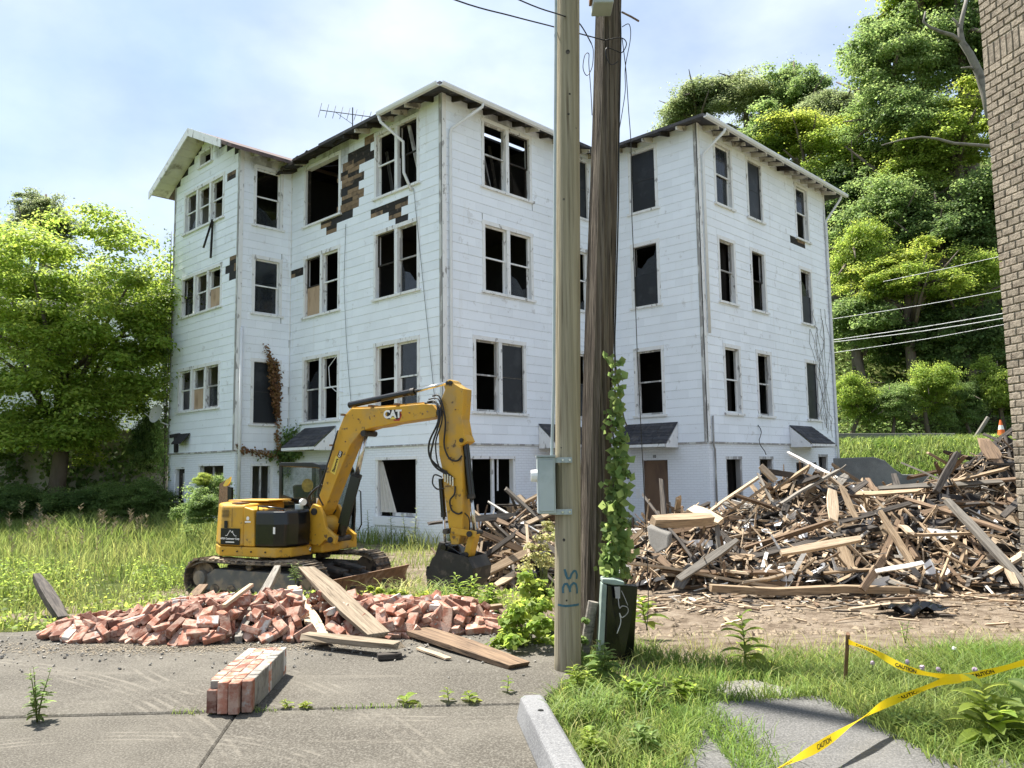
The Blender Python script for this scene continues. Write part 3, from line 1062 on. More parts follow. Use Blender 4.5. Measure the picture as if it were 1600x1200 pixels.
# ---- lean-to roofs over the doors: shingled courses, white board sides
def canopy(f, t0, t1, ztop, zbot, out, tt0, tt1):
    """tt0,tt1: top edge along the wall; t0,t1: bottom edge"""
    mb = MB()
    n = 6
    for i in range(n):
        a, b = i / n, (i + 1) / n
        z0, z1 = ztop + (zbot - ztop) * a, ztop + (zbot - ztop) * b
        o0, o1 = 0.04 + out * a, 0.04 + out * b
        e = 0.018
        x0a, x1a = tt0 + (t0 - tt0) * a, tt1 + (t1 - tt1) * a
        x0b, x1b = tt0 + (t0 - tt0) * b, tt1 + (t1 - tt1) * b
        w = (x1a - x0a)
        m = 4
        sh = (i % 2) * 0.5 / m
        cuts = [0] + [min(1, (j + sh + (0.5 / m if not sh else 0))/ m) for j in range(m)] + [1]
        cuts = sorted(set(cuts))
        for c0, c1 in zip(cuts, cuts[1:]):
            if c1 - c0 < 0.01: continue
            P = lambda u, xa, xb, z, o: f.p(xa + (xb - xa) * u, z, o)
            g = 0.003
            mb.hexa([P(c0 + g, x0b, x1b, z1 - 0.01, o1), P(c1 - g, x0b, x1b, z1 - 0.01, o1), P(c1 - g, x0a, x1a, z0 - 0.012, o0), P(c0 + g, x0a, x1a, z0 - 0.012, o0),
                     P(c0 + g, x0b, x1b, z1 + e, o1), P(c1 - g, x0b, x1b, z1 + e, o1), P(c1 - g, x0a, x1a, z0 + 0.004, o0), P(c0 + g, x0a, x1a, z0 + 0.004, o0)])
    r = mb.build('canopy_roof', 'roof_shingle', house)
    mb = MB()
    f.slab(mb, t0, t1, zbot - 0.10, zbot - 0.015, 0.04 + out - 0.045, 0.04 + out - 0.005)
    for x, y in ((tt0, t0), (tt1, t1)):
        s = 1 if x == tt0 else -1
        mb.prism([f.p(x + s * 0.02, ztop - 0.05, 0.036), f.p(y + s * 0.02, zbot - 0.05, out - 0.01), f.p(y + s * 0.02, zbot - 0.12, out - 0.01), f.p(x + s * 0.02, zbot - 0.12, 0.036)], f.d * s * 0.02)
    mb.build('canopy_side', 'trim', r)
canopy(rleft, 0.95, 2.95, 2.96, 2.30, 0.78, 1.0, 2.95)
canopy(rright, 5.3, 7.1, 2.96, 2.32, 0.80, 5.3, 7.05)
canopy(cleft, 5.1, 7.0, 3.02, 2.38, 0.80, 5.1, 6.9)
canopy(cright, 3.75, 5.7, 2.95, 2.32, 0.78, 3.75, 5.7)
# little broken canopy and lamp over the far left door
mb = MB()
mb.prism([gable.p(3.2, 2.95, 0.05), gable.p(4.05, 2.95, 0.05), gable.p(4.0, 2.62, 0.35), gable.p(3.25, 2.62, 0.35)], (0, 0, 0.05))
mb.bar(gable.p(4.0, 2.97, 0.06), gable.p(4.75, 2.94, 0.07), 0.06, 0.12)
mb.bar(gable.p(4.25, 2.9, 0.08), gable.p(4.2, 2.35, 0.08), 0.1, 0.16)
mb.build('broken_canopy', 'tar_paper', house)

# ---- roofs
SL = 0.30
def off_poly(poly, k):
    """rectilinear (a,b) polygon, clockwise seen so that +k grows it"""
    n = len(poly)
    out = []
    area = sum(poly[i][0] * poly[(i + 1) % n][1] - poly[(i + 1) % n][0] * poly[i][1] for i in range(n))
    sg = 1 if area > 0 else -1
    for i in range(n):
        p0, p1, p2 = poly[i - 1], poly[i], poly[(i + 1) % n]
        d1 = (p1[0] - p0[0], p1[1] - p0[1])
        d2 = (p2[0] - p1[0], p2[1] - p1[1])
        n1 = (d1[1], -d1[0])
        n2 = (d2[1], -d2[0])
        l1, l2 = math.hypot(*n1), math.hypot(*n2)
        out.append((p1[0] + sg * k * (n1[0] / l1 + n2[0] / l2), p1[1] + sg * k * (n1[1] / l1 + n2[1] / l2)))
    return out
main = [(0, 0), (6.955, 0), (6.955, -3.935), (16.19, -3.935), (16.19, 12.987), (0, 12.987)]
OH = 0.62
outer, inner = off_poly(main, OH), off_poly(main, -2.4)
ze, zi = ZT + 0.03 - OH * SL, ZT + 0.03 + 2.4 * SL
n = len(main)
for i in range(n):
    j = (i + 1) % n
    a, b, c, d = outer[i], outer[j], inner[j], inner[i]
    if i == 5:     # burned edge above the big empty window: two lengths with a ragged gap sagging between
        segs = []
        for (u0, u1, dz, m) in ((0.0, 0.42, 0.0, 'roof_shingle'), (0.42, 0.53, -0.05, 'char_wood'), (0.53, 0.585, -0.14, 'char_wood'), (0.585, 0.625, -0.24, 'char_wood'), (0.625, 1.0, -0.1, 'roof_shingle')):
            u0, u1 = 1 - u1, 1 - u0
            segs.append((u0, u1, dz, m))
    else:
        segs = [(0, 1, 0.0, 'roof_shingle')]
    for (u0, u1, dz, m) in segs:
        L_ = lambda p, q, u: (p[0] + (q[0] - p[0]) * u, p[1] + (q[1] - p[1]) * u)
        A0, B0, C0, D0 = L_(a, b, u0), L_(a, b, u1), L_(d, c, u1), L_(d, c, u0)
        mb = MB()
        h = 0.09
        mb.hexa([AB(*A0, ze + dz), AB(*B0, ze + dz), AB(*C0, zi + dz), AB(*D0, zi + dz), AB(*A0, ze + h + dz), AB(*B0, ze + h + dz), AB(*C0, zi + h + dz), AB(*D0, zi + h + dz)])
        mb.build('roof', m, house)
# flat middle closes the inside except where the fire broke through
mb = MB()
abslab(mb, 2.35, 9.4, 2.75, 10.7, zi + 0.02, zi + 0.1)
abslab(mb, 9.41, 13.9, -1.6, 10.7, zi + 0.02, zi + 0.1)
mb.build('roof_deck', 'char', house)
# rafter tails
rs = random.Random(8)
for f in (cleft, cright, rleft, rright, narrow):
    t = 0.35
    while t < f.L - 0.15:
        if not (f is cleft and 4.6 < t < 7.0):
            z0 = f.zt + (0.0 if f is narrow else 0.0)
            mb = MB()
            w = 0.028
            o1 = OH - 0.04 - (rs.uniform(0, 0.2) if rs.random() < 0.15 else 0)
            z1 = z0 - o1 * SL
            mb.hexa([f.p(t - w, z0 - 0.155, 0.03), f.p(t + w, z0 - 0.155, 0.03), f.p(t + w, z1 - 0.10, o1), f.p(t - w, z1 - 0.10, o1),
                     f.p(t - w, z0 + 0.012, 0.03), f.p(t + w, z0 + 0.012, 0.03), f.p(t + w, z1 + 0.012, o1), f.p(t - w, z1 + 0.012, o1)])
            mb.build('rafter_tail', 'rafter' if rs.random() < 0.8 else 'char_wood', house)
        t += 0.62 + rs.uniform(-0.03, 0.03)
# burned drooping boards along the gap
for k in range(9):
    t = rs.uniform(4.2, 7.2)
    mb = MB()
    mb.bar(cleft.p(t, ZT + rs.uniform(-0.05, 0.1), rs.uniform(0.1, 0.55)), cleft.p(t + rs.uniform(0.5, 1.1), ZT - rs.uniform(0.02, 0.18), rs.uniform(0.05, 0.5)), 0.1, 0.03)
    mb.build('burned_board', 'char_wood', house)
# gable roof of the left wing: two slopes, rake boards, soffit boards
def gz(b, d=0.0): return 13.62 - abs(b - 10.475) * 0.465 + d
a0, a1 = -2.62, 3.2
for s in (-1, 1):
    be = 10.475 + s * 3.2
    mb = MB()
    mb.hexa([AB(a0, be, gz(be) - 0.12), AB(a1, be, gz(be) - 0.12), AB(a1, 10.475, 13.5), AB(a0, 10.475, 13.5),
             AB(a0, be, gz(be)), AB(a1, be, gz(be)), AB(a1, 10.475, 13.62), AB(a0, 10.475, 13.62)])
    mb.build('roof', 'roof_red', house)
    mb = MB()
    if s > 0:
        e0, e1 = 0.0, 3.24
    else:
        e0, e1 = 0.0, 2.5
    q = [AB(a0 - 0.035, 10.475 + s * x, gz(10.475 + s * x, dz)) for x, dz in ((e0, -0.28), (e1, -0.26), (e1, 0.015), (e0, 0.015))]
    mb.prism(q, A * 0.033)
    mb.build('rake_board', 'trim', house)
    nb = 9
    for i in range(nb):
        x0, x1 = 0.05 + i * 3.1 / nb, 0.05 + (i + 1) * 3.1 / nb - 0.012
        if s < 0 and x0 > 2.3: continue
        b0, b1 = 10.475 + s * x0, 10.475 + s * x1
        mb = MB()
        mb.hexa([AB(a0 + 0.0, b0, gz(b0, -0.145)), AB(-1.94, b0, gz(b0, -0.145)), AB(-1.94, b1, gz(b1, -0.145)), AB(a0 + 0.0, b1, gz(b1, -0.145)),
                 AB(a0 + 0.0, b0, gz(b0, -0.125)), AB(-1.94, b0, gz(b0, -0.125)), AB(-1.94, b1, gz(b1, -0.125)), AB(a0 + 0.0, b1, gz(b1, -0.125))])
        mb.build('soffit_board', 'soffit', house)
# ---- gutters and downspouts
def gutter(p0, p1, o):
    mb = MB()
    o = Vector(o)
    d = (Vector(p1) - Vector(p0))
    prof = [(0, 0), (0.10, 0), (0.125, 0.06), (0.125, 0.11), (0.11, 0.11), (0.095, 0.03), (0.0, 0.03)]
    mb.prism([Vector(p0) + o * x + Z * z for x, z in prof], d)
    return mb.build('gutter', 'gutter', house)
zz = ze - 0.05
gutter(cleft.p(-OH, zz, OH + 0.004), cleft.p(2.1, zz, OH + 0.004), cleft.o)
gutter(cright.p(-OH, zz, OH + 0.004), cright.p(4.3, zz - 0.05, OH + 0.004), cright.o)
gutter(rright.p(-OH, zz, OH + 0.004), rright.p(9.235 + OH, zz - 0.03, OH + 0.004), rright.o)
def pipe(pts, r=0.045, mat='gutter'):
    MB().tube(pts, r, 8).build('downspout', mat, house, smooth=True)
pipe([cright.p(0.95, zz + 0.02, OH + 0.06), cright.p(0.92, zz - 0.12, OH + 0.06), cright.p(0.24, ZT - 1.0, 0.11), cright.p(0.22, ZT - 1.15, 0.10), cright.p(0.20, 2.0, 0.10), cright.p(0.20, 0.3, 0.06)])
pipe([cleft.p(2.05, zz, OH + 0.06), cleft.p(2.0, zz - 0.2, OH + 0.02), cleft.p(1.55, ZT - 1.0, 0.16), cleft.p(1.6, ZT - 1.9, 0.1), cleft.p(1.3, ZT - 2.5, 0.07)])
pipe([rright.p(0.55, zz, OH + 0.06), rright.p(0.5, zz - 0.12, OH + 0.06), rright.p(0.2, ZT - 0.95, 0.11), rright.p(0.17, ZT - 1.1, 0.10), rright.p(0.16, 5.6, 0.10)])
pipe([rright.p(9.2 + 0.3, zz, OH - 0.0), rright.p(9.2 + 0.28, zz - 0.15, OH - 0.05), rright.p(9.14, ZT - 1.2, 0.11), rright.p(9.12, 2.5, 0.10), rright.p(9.12, 0.0, 0.10)])
pipe([rright.p(0.18, 3.1, 0.08), rright.p(0.17, 2.2, 0.08), rright.p(0.28, 2.1, 0.05), rright.p(0.27, 0.0, 0.05)], 0.03, 'trim_old')
pipe([narrow.p(0.1, 6.3, 0.10), narrow.p(0.1, 0.2, 0.10)], 0.055)
# soil and wire runs on the walls
MB().tube([rright.p(3.0 + 0.15 * math.sin(i), 2.9 - 0.12 * i, 0.06 + 0.02 * i) for i in range(9)], 0.014, 6).build('service_cable', 'dark_metal', house)
MB().tube([cleft.p(1.2 - i * 0.09 , 9.7 - 0.62 * i, 0.06) for i in range(11)], 0.007, 5).build('service_cable', 'dark_metal', house)
MB().tube([cleft.p(4.6, 9.4, 0.06), cleft.p(4.65, 7.5, 0.08), cleft.p(4.5, 5.5, 0.07), cleft.p(4.2, 3.3, 0.06)], 0.007, 5).build('service_cable', 'dark_metal', house)
MB().tube([cleft.p(5.1, 5.2, 0.05), cleft.p(5.4, 4.9, 0.12), cleft.p(5.3, 4.3, 0.14), cleft.p(5.0, 4.1, 0.12), cleft.p(4.7, 4.05, 0.06)], 0.012, 6).build('service_cable', 'gutter', house)
# two charred laths hanging from the gable window
MB().bar(gable.p(1.78, 10.3, 0.1), gable.p(2.15, 9.35, 0.22), 0.07, 0.03).build('hanging_lath', 'char', house)
MB().bar(gable.p(1.75, 10.3, 0.1), gable.p(1.62, 8.9, 0.2), 0.07, 0.03).build('hanging_lath', 'char', house)
# roof aerial
ant = empty('roof_aerial', AB(2.6, 6.0, 13.0), 'thin metal television aerial on the burned roof', 'aerial')
m0, m1 = at(500, 172, 25.2), at(560, 180, 25.2)
MB().tube([at(551, 196, 25.2) - Z * 0.9, at(551, 168, 25.2)], 0.018, 6).build('mast', 'dark_metal', ant)
MB().tube([m0, m1 + (m1 - m0) * 0.55], 0.014, 6).build('boom', 'dark_metal', ant)
for k in range(9):
    q = m0 + (m1 - m0) * (k * 0.185)
    h = 0.28 - 0.01 * k
    MB().tube([q + Vector((0.03, 0.1, h)), q - Vector((0.03, 0.1, h))], 0.009, 5).build('rod', 'dark_metal', ant)
MB().tube([m0 + (m1 - m0) * 0.4, at(551, 194, 25.2)], 0.008, 5).build('brace', 'dark_metal', ant)
# satellite dish on the left end
dish = empty('satellite_dish', gable.p(4.95, 3.4, 0.1), 'grey satellite dish on the left end of the white house', 'dish')
c = at(243, 646, 29.2)
mb = MB()
nr = 18
dn = Vector((-0.5, -0.85, 0.25)).normalized()
ux = dn.orthogonal().normalized()
uy = dn.cross(ux)
vs = [c - dn * 0.10]
fs = []
for r_, dp in ((0.18, -0.07), (0.34, 0.0)):
    for i in range(nr):
        t = 2 * math.pi * i / nr
        vs.append(c + (ux * math.cos(t) + uy * math.sin(t)) * r_ + dn * dp)
for i in range(nr):
    fs.append((0, 1 + i, 1 + (i + 1) % nr))
    fs.append((1 + i, 1 + nr + i, 1 + nr + (i + 1) % nr, 1 + (i + 1) % nr))
mb.add(vs, fs)
mb.build('reflector', 'gutter', dish, smooth=True)
MB().tube([c - dn * 0.1, c - dn * 0.25 - Z * 0.25, gable.p(5.0, 3.35, 0.0)], 0.025, 6).build('arm', 'gutter', dish)
MB().tube([c - Z * 0.3, c + dn * 0.45 - Z * 0.12], 0.015, 6).build('feed_arm', 'gutter', dish)

# ------------------------------------------------------------------ more materials
def concrete_mat(name, c0, c1, c2, scratch=True, tyre=()):
    m = bpy.data.materials.new(name)
    m.use_nodes = True
    nt = m.node_tree
    L = nt.links.new
    b = nt.nodes['Principled BSDF']
    tc = nt.nodes.new('ShaderNodeTexCoord')
    def nz(s, d=8, r=0.6, st=None):
        n = nt.nodes.new('ShaderNodeTexNoise')
        n.inputs['Scale'].default_value = s
        n.inputs['Detail'].default_value = d
        n.inputs['Roughness'].default_value = r
        if st:
            mp = nt.nodes.new('ShaderNodeMapping')
            mp.inputs['Scale'].default_value = st
            mp.inputs['Rotation'].default_value = (0, 0, 0.7)
            L(tc.outputs['Object'], mp.inputs['Vector'])
            L(mp.outputs['Vector'], n.inputs['Vector'])
        else:
            L(tc.outputs['Object'], n.inputs['Vector'])
        return n.outputs['Fac']
    def mixc(a, bb, f):
        x = nt.nodes.new('ShaderNodeMix')
        x.data_type = 'RGBA'
        for s, q in (('A', a), ('B', bb)):
            if isinstance(q, tuple): x.inputs[s].default_value = rgb(q)
            else: L(q, x.inputs[s])
        L(f, x.inputs['Factor'])
        return x.outputs['Result']
    def mr(f, lo, hi, tmax=1.0):
        r = nt.nodes.new('ShaderNodeMapRange')
        r.interpolation_type = 'SMOOTHSTEP'
        r.inputs['From Min'].default_value = lo
        r.inputs['From Max'].default_value = hi
        r.inputs['To Max'].default_value = tmax
        L(f, r.inputs['Value'])
        return r.outputs['Result']
    c = mixc(c0, c1, mr(nz(0.9, 9, 0.6), 0.38, 0.66))
    c = mixc(c, c2, mr(nz(70, 4, 0.7), 0.42, 0.68, 0.75))
    c = mixc(c, tuple(v * 0.42 for v in c0), mr(nz(95, 3, 0.6), 0.56, 0.70, 0.7))
    if scratch:
        c = mixc(c, tuple(min(1, v * 1.5) for v in c1), mr(nz(1.0, 7, 0.7, (0.5, 9, 1)), 0.57, 0.68, 0.45))
        c = mixc(c, tuple(v * 0.5 for v in c0), mr(nz(0.55, 6, 0.7), 0.60, 0.74, 0.6))
    if tyre:
        for (cx, cy, r0, r1, th_) in tyre:
            mp = nt.nodes.new('ShaderNodeVectorMath')
            mp.operation = 'DISTANCE'
            L(tc.outputs['Object'], mp.inputs[0])
            mp.inputs[1].default_value = (cx, cy, 0)
            w = nt.nodes.new('ShaderNodeMath')
            w.operation = 'SINE'
            w2 = nt.nodes.new('ShaderNodeMath')
            w2.operation = 'MULTIPLY'
            w2.inputs[1].default_value = th_
            L(mp.outputs['Value'], w2.inputs[0])
            L(w2.outputs[0], w.inputs[0])
            band = nt.nodes.new('ShaderNodeMapRange')
            band.inputs['From Min'].default_value = r0
            band.inputs['From Max'].default_value = r1
            L(mp.outputs['Value'], band.inputs['Value'])
            bb_ = nt.nodes.new('ShaderNodeMath')
            bb_.operation = 'PINGPONG'
            bb_.inputs[1].default_value = 0.5
            L(band.outputs['Result'], bb_.inputs[0])
            p_ = nt.nodes.new('ShaderNodeMath')
            p_.operation = 'MULTIPLY'
            L(mr(w.outputs[0], 0.0, 0.9), p_.inputs[0])
            L(mr(bb_.outputs[0], 0.02, 0.12), p_.inputs[1])
            p2 = nt.nodes.new('ShaderNodeMath')
            p2.operation = 'MULTIPLY'
            L(p_.outputs[0], p2.inputs[0])
            L(mr(nz(2.2, 7, 0.7), 0.42, 0.66, 0.55), p2.inputs[1])
            c = mixc(c, tuple(min(1, v * 1.9) for v in c1), p2.outputs[0])
    L(c, b.inputs['Base Color'])
    b.inputs['Roughness'].default_value = 0.9
    b.inputs['Specular IOR Level'].default_value = 0.2
    bp = nt.nodes.new('ShaderNodeBump')
    bp.inputs['Distance'].default_value = 0.006
    L(nz(60, 6, 0.7), bp.inputs['Height'])
    L(bp.outputs['Normal'], b.inputs['Normal'])
    MATS[name] = m
concrete_mat('concrete_lot', (0.068, 0.061, 0.050), (0.112, 0.102, 0.085), (0.20, 0.187, 0.16), tyre=((-2.2, 3.2, 1.15, 1.45, 90), (-2.4, 3.3, 1.75, 2.05, 90), (-6.5, 2.0, 5.4, 5.75, 80), (-6.5, 2.0, 6.5, 6.75, 80), (-0.2, 9.0, 3.5, 3.7, 70)))
concrete_mat('concrete_walk', (0.082, 0.081, 0.079), (0.128, 0.126, 0.122), (0.22, 0.216, 0.21))
concrete_mat('concrete_pale', (0.176, 0.167, 0.150), (0.220, 0.207, 0.185), (0.264, 0.255, 0.238), False)
concrete_mat('concrete_grey', (0.137, 0.139, 0.144), (0.209, 0.211, 0.216), (0.274, 0.274, 0.274), True)
concrete_mat('concrete_dark', (0.128, 0.128, 0.122), (0.238, 0.238, 0.221), (0.340, 0.340, 0.323), False)
concrete_mat('stucco', (0.30, 0.27, 0.22), (0.42, 0.39, 0.32), (0.46, 0.43, 0.36), True)
M('sawdust', (0.30, 0.25, 0.18), 0.95, 0.3, 12, col2=(0.20, 0.17, 0.13), lo=0.4, hi=0.6, scale2=6)
M('paint_yellow', (0.56, 0.315, 0.03), 0.45, 0.16, 3, col2=(0.42, 0.27, 0.085), lo=0.46, hi=0.70, scale2=2.5, col3=(0.13, 0.085, 0.04), lo3=0.595, hi3=0.68, scale3=7, spec=0.35)
M('paint_black', (0.0025, 0.0028, 0.0035), 0.22, 0.3, 5, col2=(0.009, 0.009, 0.0095), lo=0.55, hi=0.8, scale2=3, spec=0.5)
M('steel_dark', (0.04, 0.038, 0.036), 0.6, 0.4, 8, col2=(0.12, 0.10, 0.085), lo=0.52, hi=0.7, scale2=5, metal=0.2)
M('mud', (0.30, 0.24, 0.17), 0.95, 0.4, 14, col2=(0.17, 0.13, 0.09), scale2=8, bump=0.02, bscale=30)
M('track_steel', (0.055, 0.05, 0.045), 0.7, 0.4, 10, col2=(0.24, 0.19, 0.135), lo=0.42, hi=0.6, scale2=6, rand=0.2, bump=0.005, bscale=40)
M('track_frame', (0.13, 0.135, 0.13), 0.8, 0.3, 6, col2=(0.25, 0.21, 0.16), lo=0.45, hi=0.65, scale2=3, bump=0.004, bscale=40)
M('rust', (0.19, 0.11, 0.065), 0.75, 0.35, 7, col2=(0.30, 0.21, 0.15), lo=0.5, hi=0.65, scale2=4, col3=(0.09, 0.06, 0.045), scale3=12, bump=0.003, bscale=50)
M('chrome', (0.62, 0.61, 0.58), 0.22, 0.1, 5, metal=0.9)
M('hose', (0.016, 0.016, 0.018), 0.5, 0.2, 9, spec=0.4)
M('galvanised', (0.40, 0.45, 0.455), 0.5, 0.12, 9, col2=(0.33, 0.38, 0.385), scale2=3, metal=0.1)
M('pedestal_green', (0.27, 0.335, 0.30), 0.6, 0.15, 6, col2=(0.20, 0.25, 0.225), scale2=4)
M('decal_white', (0.80, 0.80, 0.78), 0.5, 0.05, 5)
M('decal_black', (0.012, 0.012, 0.012), 0.4, 0.05, 5)
M('decal_red', (0.35, 0.03, 0.03), 0.4, 0.05, 5)
M('decal_yellow', (0.72, 0.55, 0.10), 0.4, 0.05, 5)
M('seat_cloth', (0.05, 0.05, 0.055), 0.8, 0.2, 5)
M('spray_blue', (0.055, 0.13, 0.17), 0.8, 0.35, 30)
glass_mat('cab_glass', (0.03, 0.06, 0.055), 0.32, 0.06)
def wood_mat(name, c0, c1, c2, gs=(1.0, 17, 17), rand=0.25, bump=0.003, coord='Object', crack=(0.05, 0.04, 0.03)):
    M(name, c0, 0.85, 0.42, 3.0, col2=c1, lo=0.40, hi=0.60, scale2=2.2, col3=c2, lo3=0.53, hi3=0.68, scale3=2.6, stretch=gs, rand=rand, island=rand, bump=bump, bscale=4.0, spec=0.15, coord=coord)
wood_mat('pole_new', (0.345, 0.305, 0.22), (0.28, 0.245, 0.17), (0.165, 0.135, 0.09), gs=(13, 13, 0.30), rand=0, bump=0.012)
wood_mat('pole_old', (0.194, 0.162, 0.126), (0.108, 0.086, 0.068), (0.014, 0.012, 0.010), gs=(20, 20, 0.30), rand=0, bump=0.03)
wood_mat('timber_weathered', (0.207, 0.169, 0.124), (0.151, 0.120, 0.086), (0.076, 0.059, 0.041))
wood_mat('timber_pale', (0.427, 0.344, 0.248), (0.358, 0.276, 0.193), (0.234, 0.172, 0.117))
wood_mat('timber_tan', (0.317, 0.241, 0.162), (0.248, 0.182, 0.120), (0.131, 0.097, 0.066))
wood_mat('timber_brown', (0.172, 0.120, 0.079), (0.124, 0.086, 0.059), (0.062, 0.045, 0.033))
wood_mat('timber_grey', (0.207, 0.190, 0.165), (0.151, 0.138, 0.120), (0.076, 0.069, 0.062))
wood_mat('timber_char', (0.045, 0.04, 0.037), (0.08, 0.07, 0.06), (0.02, 0.018, 0.017))
wood_mat('timber_white', (0.595, 0.586, 0.561), (0.527, 0.510, 0.476), (0.289, 0.238, 0.187))
M('brick_red', (0.29, 0.13, 0.09), 0.9, 0.3, 14, col2=(0.41, 0.28, 0.22), lo=0.40, hi=0.60, scale2=11, col3=(0.42, 0.385, 0.345), lo3=0.60, hi3=0.68, scale3=8, rand=0.28, island=0.28, bump=0.004, bscale=60, spec=0.1)
M('brick_dark', (0.17, 0.08, 0.06), 0.9, 0.3, 12, col2=(0.30, 0.20, 0.16), lo=0.44, hi=0.6, scale2=12, rand=0.25, island=0.25, bump=0.004, bscale=60, spec=0.1)
M('brick_white', (0.52, 0.495, 0.46), 0.9, 0.2, 10, col2=(0.42, 0.20, 0.14), lo=0.50, hi=0.58, scale2=11, rand=0.12, bump=0.004, bscale=60, spec=0.1)
M('mortar', (0.27, 0.255, 0.225), 0.95, 0.3, 20, col2=(0.18, 0.165, 0.145), scale2=8, bump=0.006, bscale=50)
M('brick_brown', (0.285, 0.245, 0.195), 0.92, 0.3, 18, col2=(0.20, 0.17, 0.135), lo=0.45, hi=0.6, scale2=16, col3=(0.17, 0.13, 0.10), lo3=0.6, hi3=0.7, scale3=9, rand=0.16, bump=0.009, bscale=45, spec=0.1)
M('mortar_dark', (0.40, 0.35, 0.28), 0.95, 0.25, 20, col2=(0.28, 0.24, 0.19), scale2=6)

# ------------------------------------------------------------------ parking lot, pavement
def flat(name, pts, z, thick, mat, parent=None, n_sub=0, **t):
    mb = MB()
    mb.prism([Vector((p[0], p[1], z)) for p in pts], (0, 0, -thick))
    return mb.build(name, mat, parent, bevel=0.012, seg=1, **t)
g = lambda x, y: tuple(gnd(x, y))[:2]
lot = empty('parking_lot', (-3, 5, 0))
tag(lot, kind='structure')
c0, c1, c2 = g(-400, 1133), g(372, 1112), g(838, 1101)
e = 0.004
flat('slab', [(-14, -3), (-0.62, -3), g(310, 1200), (c1[0] - 0.003, c1[1] - e), (c0[0], c0[1] - e), (-14, c0[1] - e)], 0.0, 0.12, 'concrete_lot', lot)
flat('slab', [(-0.614, -3), (0.80, -3), (0.45, 3.0), (0.22, 5.2), (c2[0], c2[1] - e), (c1[0] + 0.003, c1[1] - e), (g(310, 1200)[0] + 0.006, g(310, 1200)[1])], 0.004, 0.12, 'concrete_lot', lot)
far = [(-14, c0[1] + e), (c0[0], c0[1] + e), (c1[0], c1[1] + e), (c2[0], c2[1] + e), (0.20, 5.9), (0.42, 6.35), (0.40, 7.1), (0.25, 8.1), (-0.3, 8.75), (-2.0, 9.1), (-4.3, 8.9), (-5.1, 8.55), (-14, 8.4)]
flat('slab', far, 0.010, 0.12, 'concrete_lot', lot)
# pale sawdust and chips spilled in front of the brick heap
mb = MB()
rs = random.Random(2)
for k in range(5200):
    x, y = rs.gauss(-3.0, 0.85), rs.gauss(7.72, 0.14)
    if y > 8.2 or y < 7.2: continue
    s_ = rs.uniform(0.003, 0.012)
    a = rs.uniform(0, 6.28)
    ca, sa = math.cos(a) * s_, math.sin(a) * s_
    z = 0.0125 + rs.uniform(0.001, 0.006)
    mb.add([(x + ca * 1.6, y + sa * 1.6, z), (x - sa * 0.7, y + ca * 0.7, z + 0.002), (x - ca * 1.6, y - sa * 1.6, z), (x + sa * 0.7, y - ca * 0.7, z + 0.002)], [(0, 1, 2, 3)])
mb.build('sawdust', 'sawdust', kind='stuff', label='pale sawdust and chips spilled in front of the brick heap', cat='sawdust')
walk = empty('footpath', (1.9, 4.6, 0))
tag(walk, kind='structure')
flat('slab', [g(1106, 1099), g(1284, 1088), g(1345, 1121), g(1500, 1202), g(1640, 1290), g(1000, 1290), g(1062, 1200)], 0.012, 0.1, 'concrete_walk', walk)
flat('slab', [g(1122, 1066), g(1178, 1062), g(1236, 1077), g(1262, 1087), g(1118, 1096)], 0.006, 0.1, 'concrete_pale', walk)
flat('kerb_block', [g(1545, 1202), g(1575, 1180), g(1660, 1168), g(1760, 1230), g(1560, 1240)], 0.05, 0.14, 'concrete_walk', walk)
# wheel stop
p0, p1 = Vector((0.10, 5.42, 0.004)), Vector((0.42, 2.9, 0.004))
d = (p1 - p0).normalized()
s = Vector((-d.y, d.x, 0))
mb = MB()
mb.prism([p0 + s * x + Z * z for x, z in ((-0.105, 0), (0.105, 0), (0.075, 0.135), (0.05, 0.15), (-0.05, 0.15), (-0.075, 0.135))], p1 - p0)
ws = mb.build('wheel_stop', 'concrete_grey', label='grey concrete wheel stop at the edge of the parking lot', cat='wheel stop', bevel=0.012)
for u in (0.14, 0.55):
    q = p0 + (p1 - p0) * u + Z * 0.148
    MB().cyl(q, q + Z * 0.006, 0.018, 0.018, 8).build('bolt_hole', 'decal_black', ws)

# ------------------------------------------------------------------ brown brick building at the right edge
bb = empty('brick_building', (4.90, 8.0, 0), 'tall brown rock-faced brick building corner at the right edge of the picture', 'building')
C0 = Vector((4.90, 8.0, 0))
wd = Vector((0.205, -0.979, 0))      # along the visible wall, towards the viewer
wo = Vector((-0.979, -0.205, 0))     # outward
wb = Vector((0.979, 0.205, 0))
mb = MB()
def wbx(mb, s0, s1, z0, z1, o0, o1):
    P = lambda s_, z_, o_: C0 + wd * s_ + wo * o_ + Z * z_
    return mb.hexa([P(s0, z0, o0), P(s1, z0, o0), P(s1, z0, o1), P(s0, z0, o1), P(s0, z1, o0), P(s1, z1, o0), P(s1, z1, o1), P(s0, z1, o1)])
wbx(mb, 0.03, 6.0, -0.3, 8.2, -0.006, -5.0)
mb.build('mortar_bed', 'mortar_dark', bb)
CHB, BLN = 0.0775, 0.152
bm_ = {}
def bmesh_brick(l, h, d_, key):
    if key not in bm_:
        me = bmesh.new()
        bmesh.ops.create_cube(me, size=1.0)
        bmesh.ops.scale(me, vec=(l, d_, h), verts=me.verts)
        bmesh.ops.bevel(me, geom=me.edges[:], offset=0.006, segments=1, affect='EDGES')
        rr = random.Random(key)
        for v in me.verts:
            v.co += Vector((rr.uniform(-1, 1), rr.uniform(-1, 1), rr.uniform(-1, 1))) * 0.0016
        o = bpy.data.meshes.new('brick')
        me.to_mesh(o)
        me.free()
        o.materials.append(MATS['brick_brown'])
        bm_[key] = o
    return bm_[key]
rs = random.Random(21)
rest = MB()
cand = []
nc = int(8.4 / CHB)
